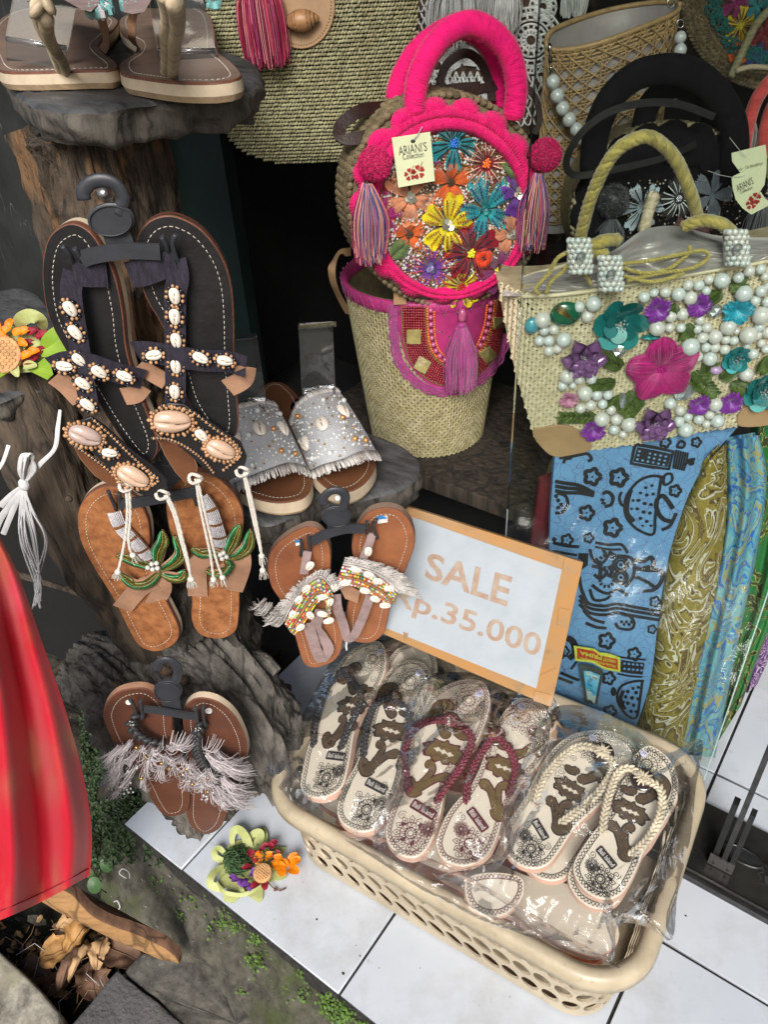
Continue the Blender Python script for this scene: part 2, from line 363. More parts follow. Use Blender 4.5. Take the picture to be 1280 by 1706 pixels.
# soil sheet
def soilz(x, y):
    z = -.235 + .02 * fbm((x, y, 0), 8, 2)
    t = min(1, max(0, (-x - .80) / .22)); u = min(1, max(0, (y - .22) / .16)); z += .20 * u * min(1, (1 - t * .45)) * (1 if x < -.8 else 0)
    return z + (.012 * fbm((x, y, 1), 30, 9, 3))
gx = np.r_[np.linspace(-4, -1.5, 12)[:-1], np.linspace(-1.5, -.2, 150), np.linspace(-.2, 4, 30)[1:]]; gy = np.r_[np.linspace(-4, 0, 20)[:-1], np.linspace(0, .6, 80), np.linspace(.6, 3, 30)[1:]]
b = MB(); b.grid([[(x, y, soilz(x, y)) for y in gy] for x in gx], M_soil, flip=False); b.build('soil_ground', None, kind='structure')
b = MB(); b.box((0, 0, -.62), (60, 0, 0), (0, 60, 0), (0, 0, .02), M_soil); b.build('ground', None, kind='structure')
# paving stones of the street
pav = thing('street_paving', '', '', V(-.5, 0, -.2)); del pav['label']; del pav['category']; pav['kind'] = 'structure'
def slab(pts, z, mt, t=.1, name='paving_stone', rough=.004, px=True, label=None):
    P = [onz(x, y, z) for x, y in pts] if px else [V(x, y, z) for x, y in pts]
    P = resample(cr(P, 1, True) if False else P, 120, True); P = np.array([p + V(nn(p, 18, 1), nn(p, 18, 2), 0) * rough for p in P]); c = P.mean(0)
    b = MB(); rings = []
    for k, (sc, dz) in enumerate([(0, 0), (.35, 0), (.6, 0), (.8, 0), (.92, 0), (.965, -.0005), (.985, -.003), (1, -.008), (1.003, -.04), (1, -t)]):
        R = c + (P - c) * sc; R[:, 2] = z + dz; R = np.array([q + V(0, 0, rough * .7 * fbm(q, 25, 4, 3)) for q in R]); rings.append(R)
    b.grid(rings, mt, cv=True); return b.build(name, pav, **({'label': label} if label else {}))
s = slab(PX(195, 1613, 150, 1664, 60, 1770, 330, 1840, 420, 1800, 300, 1700, 242, 1652), -.145, M_dkstone)
slab(PX(232, 1586, 308, 1580, 351, 1612, 470, 1700, 600, 1800, 560, 1880, 300, 1706, 248, 1655, 205, 1617), -.15, M_stone, rough=.008)
slab(PX(-60, 1545, 0, 1583, 60, 1640, 103, 1686, 96, 1730, 60, 1790, -180, 1800, -220, 1600), -.135, M_ltstone, rough=.003)
slab([(-.45, -.35), (.0, -.35), (.0, .20), (-.28, .20)], -.155, M_stone, px=False); slab([(.01, -.35), (.5, -.35), (.5, .20), (.01, .20)], -.15, M_dkstone, px=False)
slab([(-1.6, -.45), (-1.0, -.45), (-1.0, .05), (-1.6, .05)], -.14, M_dkstone, px=False); slab([(-.99, -.5), (-.47, -.5), (-.47, -.02), (-.99, -.02)], -.15, M_stone, px=False)
for i in range(-4, 4): slab([(i * .5, -1.1), (i * .5 + .49, -1.1), (i * .5 + .49, -.52), (i * .5, -.52)], -.15, M_dkstone if i % 2 else M_stone, px=False)
# walls: black board, grey corner trim, dark green panel, shop interior
def scratchy(name, col, sc=(.35, .36, .34)):
    m = mat(name, col, rough=.55, var=.35, vs=6, bump=.12, bs=60); nt = m.node_tree; L = nt.links.new; b = nt.nodes['Principled BSDF']; src = b.inputs['Base Color'].links[0].from_socket
    tc = nt.nodes.new('ShaderNodeTexCoord'); mp = nt.nodes.new('ShaderNodeMapping'); mp.inputs['Scale'].default_value = (3, 3, 1); mp.inputs['Rotation'].default_value = (.3, .8, .2); L(tc.outputs['Object'], mp.inputs[0])
    v = nt.nodes.new('ShaderNodeTexVoronoi'); v.feature = 'DISTANCE_TO_EDGE'; v.inputs['Scale'].default_value = 5; n0 = nt.nodes.new('ShaderNodeTexNoise'); n0.inputs['Scale'].default_value = 9; L(mp.outputs[0], n0.inputs[0]); ad = nt.nodes.new('ShaderNodeMix'); ad.data_type = 'RGBA'; ad.inputs[0].default_value = .25; L(mp.outputs[0], ad.inputs[6]); L(n0.outputs['Color'], ad.inputs[7]); L(ad.outputs[2], v.inputs[0])
    r = ramp(nt, [(0, (1, 1, 1)), (.006, (0, 0, 0))]); L(v.outputs['Distance'], r.inputs[0]); n = nt.nodes.new('ShaderNodeTexNoise'); n.inputs['Scale'].default_value = 7; n.inputs['Detail'].default_value = 8; L(tc.outputs['Object'], n.inputs[0]); r2 = ramp(nt, [(.54, (0, 0, 0)), (.62, (.75, .75, .75))]); L(n.outputs[0], r2.inputs[0])
    mu = nt.nodes.new('ShaderNodeMath'); mu.operation = 'MULTIPLY'; L(r.outputs[0], mu.inputs[0]); L(r2.outputs[0], mu.inputs[1]); mx = nt.nodes.new('ShaderNodeMix'); mx.data_type = 'RGBA'; L(mu.outputs[0], mx.inputs[0]); L(src, mx.inputs[6]); mx.inputs[7].default_value = (*sc, 1); L(mx.outputs[2], b.inputs['Base Color']); return m
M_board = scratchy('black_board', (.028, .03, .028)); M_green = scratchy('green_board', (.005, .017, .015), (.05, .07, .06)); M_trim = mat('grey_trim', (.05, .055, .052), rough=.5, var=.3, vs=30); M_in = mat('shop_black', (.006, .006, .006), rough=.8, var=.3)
def wallbox(name, x0, x1, y, t, z0, z1, m, label, bev=0):
    b = MB(); b.box(((x0 + x1) / 2, y + t / 2, (z0 + z1) / 2), ((x1 - x0) / 2, 0, 0), (0, t / 2, 0), (0, 0, (z1 - z0) / 2), m); return b.build(name, None, label=label, category='wall')
wx = -1.117
wallbox('wall_panel', -2.6, wx - .012, .90, .03, -.3, 2.2, M_board, 'scratched black board wall behind the driftwood stand at far left')
wallbox('shade_sheet', -2.6, -.90, .50, .03, -.3, .60, M_in, 'low black sheet added to stand for deep shade behind the side branch and stump')  # added black sheet, its colour stands in for the dark void here
wallbox('corner_trim', wx - .010, wx + .012, .893, .05, -.3, 2.2, M_trim, 'narrow grey upright trim beside the dark green panel')
b = MB(); b.box((-1.045, .93, .95), (.06, 0, 0), (0, .012, 0), (0, 0, 1.25), M_green); b.build('green_panel', None, label='dark green panel between the grey trim and the black doorway', category='wall')
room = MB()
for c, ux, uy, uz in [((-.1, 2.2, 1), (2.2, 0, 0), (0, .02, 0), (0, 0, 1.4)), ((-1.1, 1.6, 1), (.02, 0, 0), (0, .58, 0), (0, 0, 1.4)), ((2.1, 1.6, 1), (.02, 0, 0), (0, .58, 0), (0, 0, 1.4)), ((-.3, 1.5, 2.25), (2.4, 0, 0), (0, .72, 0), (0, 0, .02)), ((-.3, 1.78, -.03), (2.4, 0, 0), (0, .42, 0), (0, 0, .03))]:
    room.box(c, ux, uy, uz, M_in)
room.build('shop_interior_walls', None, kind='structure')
M_awn = mat('awning_cloth', (.10, .10, .095), rough=.9)
b = MB(); b.box((-.3, .30, 2.262), (2.4, 0, 0), (0, .5, 0), (0, 0, .01), M_awn); b.build('awning', None, label='dark awning over the shop front above the picture', category='awning')
# sliding-door threshold and frame
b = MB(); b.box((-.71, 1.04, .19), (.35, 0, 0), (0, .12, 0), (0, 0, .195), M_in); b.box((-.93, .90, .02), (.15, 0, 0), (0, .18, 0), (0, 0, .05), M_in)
b.build('dark_backing', None, label='black cabinet box added to darken the shop under the wooden shelf', category='backing')  # black boxes put in so the background below the shelf goes dark
M_marble = mat('black_marble', (.025, .024, .022), rough=.18, var=.5, vs=14, bump=.05, bs=50, col2=(.008, .008, .008)); M_alu = mat('brushed_metal', (.35, .34, .33), rough=.35, metal=.9, var=.2, vs=80, stretch=(1, 1, .1)); M_dkalu = mat('dark_metal', (.06, .06, .06), rough=.3, metal=.6, var=.3, vs=60); M_rubber = mat('rubber_seal', (.012, .014, .014), rough=.6)
tr = thing('door_threshold', 'black polished sliding door threshold with crown mark crossing the white floor tiles', 'threshold', V(.2, .76, 0))
b = MB(); b.prism([V(-.68, .703, .011), V(.75, .703, .011), V(.75, .83, .011), V(-.68, .83, .011)], UPV, [(.011, M_marble, 0)], top=M_marble, bevel=.003); b.build('threshold_slab', tr)
b = MB(); b.box((.03, .699, .007), (.72, 0, 0), (0, .0025, 0), (0, 0, .006), M_dkalu); b.box((.03, .7065, .013), (.72, 0, 0), (0, .001, 0), (0, 0, .0015), M_alu); b.build('metal_edge', tr)
b = MB(); T0 = Pl(V(0, 0, .0115), UPV, V(0, 1, 0)); z6 = Zm(1080, 1100, 3.79)
stroke(b, T0, z6(757, 1310, 722, 1272, 728, 1335, 692, 1345, 715, 1372, 684, 1400, 757, 1418), .0014, M_alu)
for a in (0, 8, 16): stroke(b, T0, z6(742 + a, 1360, 740 + a, 1420), .0012, M_alu)
b.build('crown_mark', tr)
cup = MB(); cc = onz(1238, 1425, .012); P = [cc + V(math.cos(a) * .028, math.sin(a) * .012, 0) for a in np.linspace(0, 6.283, 24, False)]; cup.tube(P, .0022, M_marble, 6, closed=True); cup.poly([p + V(0, 0, .0003) for p in P], M_rubber); cup.build('finger_recess', tr)
dr = thing('sliding_door_frame', 'dark metal upright of the sliding glass door standing on the black threshold', 'door frame', V(.015, .735, .012))
def upright(p, w, d, z1, m, name):
    b = MB(); b.box((p[0], p[1], (z1 + .013) / 2), (w, 0, 0), (0, d, 0), (0, 0, (z1 - .013) / 2), m); return b.build(name, dr)
upright((.012, .742), .0035, .009, 2.2, M_dkalu, 'channel'); upright((.0, .745), .004, .007, .155, M_rubber, 'rubber_seal'); upright((.0235, .741), .0035, .006, .155, M_rubber, 'rubber_seal')
b = MB(); b.box((.0105, .733, .024), (.017, 0, 0), (0, .0015, 0), (0, 0, .011), M_alu)
for x in (.001, .021): b.ell((x, .7312, .02), [V(.0022, 0, 0), V(0, .0012, 0), V(0, 0, .0022)], M_rubber)
b.build('bottom_bracket', dr)
M_pane = thinfilm('window_pane', (.93, .97, .95), gl=.012, rough=.01, edge=.18)
gl = thing('glass_pane', 'clear sliding glass pane standing before the pearl bag and batik cloths', 'glass pane', V(-.22, .775, .012))
b = MB(); b.box((-.215, .775, 1.1), (.167, 0, 0), (0, .0025, 0), (0, 0, 1.085), M_pane); b.build('pane', gl)
M_gedge = mat('glass_edge', (.35, .5, .46), rough=.1, var=.1, spec=.8)
b = MB(); b.box((-.0475, .775, 1.1), (.0007, 0, 0), (0, .0026, 0), (0, 0, 1.085), M_gedge); b.build('pane_edge', gl)

# ---------------- driftwood display stand ----------------
def woodmat(name, c1, c2, st=(12, 12, 1.2), bumpd=.006, spots=None):
    m = mat(name, c1, rough=.9, var=.5, vs=6, bump=.5, bs=9, stretch=st, col2=c2, dist=bumpd, detail=10); nt = m.node_tree; L = nt.links.new; b = nt.nodes['Principled BSDF']; src = b.inputs['Base Color'].links[0].from_socket; tc = nt.nodes.new('ShaderNodeTexCoord')
    mp = nt.nodes.new('ShaderNodeMapping'); mp.inputs['Scale'].default_value = (30, 30, 9); L(tc.outputs['Object'], mp.inputs[0])
    v = nt.nodes.new('ShaderNodeTexVoronoi'); v.feature = 'DISTANCE_TO_EDGE'; v.inputs['Scale'].default_value = 1.1; n0 = nt.nodes.new('ShaderNodeTexNoise'); n0.inputs['Scale'].default_value = 1.2; L(mp.outputs[0], n0.inputs[0]); ad = nt.nodes.new('ShaderNodeMix'); ad.data_type = 'RGBA'; ad.inputs[0].default_value = .55; L(mp.outputs[0], ad.inputs[6]); L(n0.outputs['Color'], ad.inputs[7]); L(ad.outputs[2], v.inputs[0])
    r = ramp(nt, [(0, (.2, .2, .2)), (.05, (1, 1, 1))]); L(v.outputs['Distance'], r.inputs[0]); mx = nt.nodes.new('ShaderNodeMix'); mx.data_type = 'RGBA'; mx.blend_type = 'MULTIPLY'; mx.inputs[0].default_value = .8; L(src, mx.inputs[6]); L(r.outputs[0], mx.inputs[7]); src = mx.outputs[2]
    if spots:
        n = nt.nodes.new('ShaderNodeTexNoise'); n.inputs['Scale'].default_value = 26; n.inputs['Detail'].default_value = 6; mp2 = nt.nodes.new('ShaderNodeMapping'); mp2.inputs['Scale'].default_value = (1, 1, .45); L(tc.outputs['Object'], mp2.inputs[0]); L(mp2.outputs[0], n.inputs[0]); r = ramp(nt, [(.55, (0, 0, 0)), (.60, (1, 1, 1))]); L(n.outputs[0], r.inputs[0]); mx = nt.nodes.new('ShaderNodeMix'); mx.data_type = 'RGBA'; L(r.outputs[0], mx.inputs[0]); L(src, mx.inputs[6]); mx.inputs[7].default_value = (*spots, 1); src = mx.outputs[2]
    L(src, b.inputs['Base Color']); return m
M_wood = woodmat('grey_driftwood', (.15, .138, .12), (.05, .045, .038), st=(9, 9, 3), bumpd=.01); M_woodd = woodmat('dark_driftwood', (.085, .075, .062), (.025, .022, .018), bumpd=.01); M_wood2 = woodmat('brown_driftwood', (.085, .062, .042), (.025, .02, .015)); M_rot = woodmat('split_wood', (.085, .062, .042), (.02, .015, .011), st=(16, 16, 2), bumpd=.012, spots=(.15, .085, .042))
M_slabtop = mat('worn_slab_top', (.085, .088, .09), rough=.55, var=.5, vs=25, bump=.25, bs=120, stretch=(1, 3, 1), detail=9); M_bark = woodmat('slab_bark', (.10, .09, .075), (.04, .035, .03), st=(10, 10, 3))
def log(mb, path, rad, m, seg=40, n=60, amp=.3, fs=11, fine=.012, seed=0, ridge=.0, squash=None):
    P = resample(cr(path, 8), n); T, A, B = frames(P, V(.2, 1, .1)); R = np.interp(np.linspace(0, 1, n), np.linspace(0, 1, len(rad)), rad); G = []; L = plen(P)
    for i in range(n):
        row = []; sl = L * i / (n - 1)
        for j in range(seg):
            a = 2 * math.pi * j / seg; ca, sa = math.cos(a), math.sin(a); d = A[i] * ca + B[i] * sa
            big = fbm((ca * .9, sa * .9, sl * 7), 1, seed, 3); rd = 1 - 2 * abs(nn((ca * 2.6, sa * 2.6, sl * 6), 1, seed + 5)); rf = 1 - 2 * abs(nn((ca * 7, sa * 7, sl * 16), 1, seed + 8)); ff = nn((ca * 16, sa * 16, sl * 40), 1, seed + 2)
            k = max(.3, 1 + amp * .9 * big + ridge * .8 * (rd - .5)); row.append(P[i] + d * (R[i] * k + fine * (.42 * rf + .25 * ff + .14 * nn((ca * 34, sa * 34, sl * 60), 1, seed + 9))))
        G.append(row)
    mb.grid(G, m, cv=True); mb.poly([tuple(q) for q in G[0]][::-1], m); mb.poly([tuple(q) for q in G[-1]], m)
stand = thing('driftwood_stand', 'weathered driftwood display stand with three slab shelves holding sandals', 'display stand', V(-.75, .42, -.05))
b = MB(); log(b, [at(150, 205, .70), at(185, 330, .745), at(200, 480, .80), at(215, 650, .89), at(235, 800, .95)], [.052, .050, .052, .054, .052], M_rot, n=190, seg=110, amp=.3, fs=12, seed=1, ridge=.22, fine=.02)
log(b, [at(40, 215, .70), at(75, 290, .72), at(115, 400, .76), at(160, 560, .83)], [.016, .02, .026, .03], M_rot, n=60, seg=30, amp=.4, seed=2, ridge=.15, fine=.012); b.build('upper_trunk', stand)
b = MB(); log(b, [at(235, 760, .96), at(280, 880, 1.0), at(320, 1000, 1.06), at(330, 1120, 1.14), at(330, 1260, 1.22)], [.052, .055, .06, .06, .065], M_woodd, n=190, seg=110, amp=.5, fs=10, seed=3, ridge=.34, fine=.034); b.build('lower_trunk', stand)
b = MB(); log(b, [at(10, 600, .86), at(60, 700, .88), at(110, 830, .93), at(175, 960, 1.0), at(260, 1060, 1.08)], [.048, .045, .038, .035, .04], M_wood2, n=90, seg=50, amp=.25, fs=9, seed=5, ridge=.12, fine=.012)
b.build('side_branch', stand)
b = MB(); log(b, [at(128, 1095, 1.10), at(185, 1135, 1.09), at(250, 1200, 1.11), at(300, 1270, 1.16), at(350, 1330, 1.22)], [.024, .044, .055, .05, .045], M_wood, n=130, seg=90, amp=.45, seed=6, ridge=.34, fine=.032)
log(b, [at(290, 1085, 1.10), at(340, 1105, 1.07), at(395, 1150, 1.08), at(425, 1220, 1.13), at(440, 1280, 1.2)], [.034, .05, .054, .046, .04], M_wood, n=130, seg=90, amp=.45, seed=8, ridge=.34, fine=.032)
log(b, [at(350, 1150, 1.10), at(400, 1108, 1.08), at(440, 1103, 1.07), at(462, 1120, 1.065)], [.035, .022, .013, .005], M_wood, n=50, seg=30, amp=.25, fs=20, seed=9, fine=.008)
log(b, [at(200, 1130, 1.12), at(300, 1190, 1.13), at(400, 1230, 1.15)], [.06, .08, .06], M_wood, n=110, seg=90, amp=.4, fs=12, seed=11, ridge=.3, fine=.03); b.build('root_stump', stand)
for x, y, w, r in ((278, 1115, 1.0, 13), (305, 1133, 1.005, 10), (195, 1140, 1.02, 9), (103, 795, .885, 9), (115, 830, .89, 7)):
    b = MB(); c = at(x, y, w); k = r / 1300; b.ell(c, [CR * k, CU * k * .9, -CF * k * .8], M_wood2 if r != 13 else M_rot, 12, 7); b.build('knot', stand)
def woodslab(top_pts, z, t, name, m_top=M_slabtop, m_side=M_bark, world=False):
    P = [onz(x, y, z) for x, y in top_pts] if not world else [V(x, y, z) for x, y in top_pts]
    P = resample(cr(P, 8, True), 160, True); c = P.mean(0); b = MB(); rings = []
    for sc, dz in [(0, 0), (.3, 0), (.6, 0), (.85, 0), (.95, 0), (.985, -.001), (1, -.004)]:
        R = c + (P - c) * sc; R[:, 2] = z + dz; rings.append(np.array([q + V(0, 0, .0012 * fbm(q, 40, 2, 3)) for q in R]))
    b.grid(rings, m_top, cv=True); side = []
    for k in range(12):
        u = k / 11; R = c + (P - c) * (1 + .012 * math.sin(u * 3.1) - .05 * u * u); R[:, 2] = z - .004 - (t - .004) * u
        side.append(np.array([q + (q - c) * (.05 * nn((q[0], q[1], 0), 60, 3) + .03 * nn(q, 90, 4)) for q in R]))
    side[0] = rings[-1]; b.grid(side, m_side, cv=True); b.poly(side[-1], m_side); return b.build(name, stand)
woodslab(PX(10, 120, 40, 163, 90, 178, 160, 181, 230, 170, 320, 160, 390, 152, 430, 125, 400, 92, 250, 60, 60, 70), 1.02, .030, 'top_shelf')
woodslab(PX(425, 868, 480, 862, 540, 822, 560, 838, 640, 822, 690, 800, 697, 765, 660, 738, 600, 715, 480, 660, 380, 700, 370, 800), .575, .042, 'middle_shelf')
b = MB(); b.box(at(470, 880, 1.0), (.02, .02, .0), (-.02, .02, 0), (0, 0, .05), M_bark)
log(b, [at(300, 830, 1.0), at(400, 850, 1.01), at(500, 830, 1.03), at(560, 800, 1.05)], [.05, .045, .042, .03], M_bark, n=60, seg=40, amp=.2, seed=13, fine=.008)
b.build('shelf_bracket', stand)
woodslab(PX(-60, 520, -20, 490, 30, 478, 70, 498, 98, 560, 90, 620, 40, 650, -30, 655), .745, .03, 'round_side_shelf')
b = MB()
for w_, p in ((.004, PX(30, 955, 120, 985, 200, 1020)), (.003, PX(-20, 945, 100, 980, 330, 965)), (.005, PX(90, 1120, 170, 1060, 240, 1010))):
    b.tube([at(x, y, 1.12) for x, y in p], w_, M_wood2, 8)
b.build('thin_rib', stand)
# shelf inside the shop carrying the woven bags
M_inwood = woodmat('shop_shelf_wood', (.055, .042, .03), (.015, .012, .009))
ss = thing('shop_shelf', 'dark worn wooden shelf inside the shop under the woven bucket bag', 'shelf', V(-.55, 1.05, .36))
b = MB(); b.prism([V(-.86, .86, .411), V(-.38, .86, .411), V(-.38, 1.2, .411), V(-.86, 1.2, .411)], UPV, [(.025, M_inwood, 0)], top=M_inwood, bevel=.003); b.build('shelf_board', ss)
# ---------------- sandals ----------------
M_foam = mat('cream_foam', (.55, .45, .32), rough=.8, var=.12, vs=50, bump=.1, bs=400); M_solebrown = mat('sole_edge_brown', (.16, .06, .035), rough=.6); M_outs = mat('outsole', (.42, .30, .18), rough=.8)
M_thread = mat('white_thread', (.62, .58, .50), rough=.8, bump=0); M_blk = mat('black_leather', (.017, .016, .017), rough=.42, var=.3, vs=20, bump=.3, bs=180, dist=.0008)
def leather(name, c, c2, rough=.6, vs=38): return mat(name, c, rough=rough, var=.3, vs=vs, bump=.25, bs=420, col2=c2, dist=.0006, detail=9)
M_tan = leather('tan_leather', (.36, .15, .055), (.17, .055, .02), .55, 75); M_brn = leather('brown_leather', (.115, .043, .024), (.07, .026, .016), .45, 12); M_tan2 = leather('peach_leather', (.30, .115, .048), (.19, .065, .03), .55, 16); M_slidebr = leather('slide_brown', (.15, .062, .028), (.07, .028, .015), .38, 9); M_dust = leather('dusty_brown', (.22, .15, .11), (.15, .10, .075), .6, 20)
M_plh = mat('grey_plastic', (.035, .038, .045), rough=.42, var=.15, vs=40, bump=.05, bs=300, spec=.5); M_suede = leather('pale_suede', (.36, .20, .12), (.24, .13, .08), .9)
def sole(parent, S, pts, thick, top, bands=None, stitch=None, zoom=None, name='sole', sw=.0007, dash=.0034, gap=.0014, inset=.006, smooth=7, dot=False, thr=None):
    P2 = resample(cr([S.h2(x, y) for x, y in pts], smooth, True), 150, True); P3 = [S.to3(a, b) for a, b in P2]
    b = MB(); b.prism(P3, S.n, bands or [(thick * .2, M_solebrown, .0002), (thick * .75, M_foam, .0006), (thick, M_outs, 0)], top=top, bevel=.0008); o = b.build(name, parent)
    if inset:
        c = P2.mean(0); T = np.roll(P2, -1, 0) - np.roll(P2, 1, 0); N = np.stack([-T[:, 1], T[:, 0]], 1); N /= np.linalg.norm(N, axis=1)[:, None]
        if ((c - P2) * N).sum() < 0: N = -N
        Q = resample(P2 + N * inset, 400, True); L = plen(Q, True); b = MB(); k = 0; nst = int(L / (dash + gap)); Q = resample(Q, nst * 3, True)
        for i in range(nst):
            if stitch and not stitch(i / nst): continue
            a, m, e = Q[i * 3], Q[i * 3 + 1], Q[i * 3 + 2]; b.tube([S.to3(*a, -.0001), S.to3(*m, .0005), S.to3(*e, -.0001)], sw * .5, thr or M_thread, 4)
        b.build('stitching', o, kind='stuff')
    return o, P2
def pathS(S, pts, n=None, lift=0.0, cn=6):
    """smooth path of pixels on S with a lift per point"""
    L = np.broadcast_to(np.asarray(lift, float), (len(pts),)); P = [S.hit(x, y, l) for (x, y), l in zip(pts, L)]; P = cr(P, cn); return resample(P, n) if n else np.array(P)
def hanger(px_disc, S, disc_r, hook, bar, clips, label, rope_up=None):
    """two-armed plastic sandal hanger: hook, oval, bar and four prongs"""
    c = S.hit(*px_disc, .012); t = thing('sandal_hanger', label, 'hanger', c)
    b = MB(); P = [S.hit(px_disc[0] + math.cos(a) * disc_r[0], px_disc[1] + math.sin(a) * disc_r[1], .013) for a in np.linspace(0, 2 * math.pi, 40, False)][::-1]
    b.prism(P, S.n, [(.0035, M_plh, 0)], top=M_plh, bevel=.0008); Q = [c + (q - c) * .9 + S.n * .0012 for q in P]; b.tube(Q, .0006, M_plh, 6, closed=True); b.build('oval_plate', t)
    b = MB(); b.tube(pathS(S, hook, 30, .011), .0052, M_plh, 10, up=S.n, flat=.5); b.build('hook', t)
    b = MB(); P = pathS(S, bar, 24, .012); b.band(P, S.n, .0125, .0025, M_plh, False); mid = P[12]; b.band([mid - S.n * .005, mid + (c - mid) * .3 - S.n * .005, mid + (c - mid) * .6 - S.n * .005], S.n, .021, .002, M_plh); b.build('crossbar', t)
    for cl in clips: b = MB(); b.tube(pathS(S, cl, 14, [.016] + [.013] * (len(cl) - 2) + [.004]), .0021, M_plh, 8); b.build('prong', t)
    return t
# cowrie shells
M_sh = mat('cowrie_white', (.78, .74, .66), rough=.22, var=.12, vs=90, bump=.03, coat=.5, col2=(.62, .52, .42)); M_slit = mat('shell_slit', (.05, .03, .02), rough=.7); M_shtan = mat('cowrie_tan', (.42, .22, .11), rough=.18, var=.3, vs=70, bump=.03, coat=.6, col2=(.72, .60, .50)); M_shdark = mat('cowrie_grey', (.30, .20, .17), rough=.18, var=.4, vs=80, bump=.03, coat=.6, col2=(.62, .5, .44))
def shellmesh(m, sw=.085):
    b = MB(); G = []; nu, nv = 14, 17
    for i in range(nu + 1):
        t = i / nu; y = -math.cos(t * math.pi); w = math.sin(t * math.pi) ** .75 * (1 + .12 * y); row = []
        for j in range(nv + 1):
            a = math.pi * j / nv; x = math.cos(a) * w * .66; z = math.sin(a) ** .8 * w * .5
            sx = x - .06 * math.sin(y * 3); dip = math.exp(-(sx / .075) ** 2) * (1 - abs(y) ** 6); z -= .24 * dip * (w > .25); row.append((x, y, max(z, -.02)))
        G.append(row)
    b.grid(G, m, True); P = [(.06 * math.sin(y * 3), y, .0) for y in np.linspace(-.8, .8, 13)]
    pts = []
    for i, y in enumerate(np.linspace(-.86, .86, 15)):
        w = math.sin((y + 1) / 2 * math.pi) ** .75 * (1 + .12 * y); pts.append((.06 * math.sin(y * 3), y, max(0, w * .5 - .24 + .035)))
    b.tube(pts, [.02] + [sw] * 13 + [.02], M_slit, 6, up=V(0, 0, 1), flat=.5)
    for y in np.linspace(-.6, .6, 9):
        w = math.sin((y + 1) / 2 * math.pi) ** .75; z = w * .5 - .20
        for sg in (-1, 1): b.ell((.06 * math.sin(y * 3) + sg * .10, y, z + .03), [V(.05, 0, 0), V(0, .026, 0), V(0, 0, .04)], m, 6, 4)
    return localmesh(b, 'cowrie_shell')
SHW, SHT, SHD = shellmesh(M_sh, .15), shellmesh(M_shtan), shellmesh(M_shdark)
def shell(parent, me, p, n, along, half): return inst('cowrie_shell', me, frameM(p, n, np.cross(along, n), (half, half, half)), parent)
def pxdir(S, x, y, dx, dy, lift=0): return nz(S.hit(x + dx, y + dy, lift) - S.hit(x, y, lift))
M_bt = mat('tan_bead', (.50, .27, .13), rough=.4, bump=0, isl=.35, coat=.3); M_bb = mat('black_bead', (.012, .012, .014), rough=.2, bump=0, coat=.6)
M_cloth = mat('indigo_webbing', (.026, .022, .036), rough=.95, var=.4, vs=300, bump=.6, bs=700, stretch=(1, 1, .3), dist=.001); M_cord = mat('cotton_cord', (.66, .62, .55), rough=.95, bump=.3, bs=900, var=.1)
def beadring(b, S, x, y, l, ra, rb, ang, n, r, mats):
    """ring of beads round a centre pixel: semi-axes in metres"""
    c = S.hit(x, y, l); ca, sa = math.cos(ang), math.sin(ang)
    for i in range(n):
        t = 2 * math.pi * i / n; u, v = math.cos(t) * ra, math.sin(t) * rb; m = mats[i % len(mats)]
        b.ell(c + S.u * (u * ca - v * sa) + S.v * (u * sa + v * ca) + S.n * r * .5, np.eye(3) * r * random.uniform(.9, 1.1), m, 6, 4)

# --- pair 1: black sandals with cowries, hanging on the upper trunk ---
z4 = Zm(0, 340, 2.844)
SB = HP(275, 560, .665, yaw=4, tilt=-2)
sbl = thing('sandal', 'left black leather sandal with cowrie straps on the top hanger', 'sandal', SB.hit(150, 560), 'black cowrie sandals')
SBL = Pl(SB.hit(160, 560, -.004), SB.n + SB.u * -.25, UPV)
sole(sbl, SBL, z4(205, 260, 240, 150, 330, 95, 420, 130, 490, 230, 545, 350, 580, 520, 600, 700, 660, 900, 735, 1090, 742, 1180, 700, 1220, 640, 1190, 540, 1060, 440, 900, 340, 740, 240, 560, 205, 400), .013, M_blk, [(.0015, M_solebrown, .0003), (.006, M_solebrown, .0006), (.0125, M_foam, .0008), (.014, M_outs, 0)], inset=.0085)
sbr = thing('sandal', 'right black leather sandal with cowrie straps on the top hanger', 'sandal', SB.hit(330, 560), 'black cowrie sandals')
sole(sbr, SB, z4(650, 170, 700, 90, 780, 58, 860, 70, 960, 130, 1050, 250, 1095, 390, 1108, 560, 1110, 750, 1125, 950, 1128, 1050, 1100, 1110, 1000, 1090, 900, 950, 850, 800, 780, 600, 690, 440, 655, 300), .012, M_blk, [(.0015, M_solebrown, .0005), (.004, M_blk, .0004), (.010, M_solebrown, 0)], inset=.008)
def strap(par, S, pts, w, lift, m=M_cloth, t=.0016, name='strap', m2=None, n=36):
    P = pathS(S, pts, n, lift); b = MB(); b.band(P, S.n, w, t, m, m2=m2 or m); return b.build(name, par)
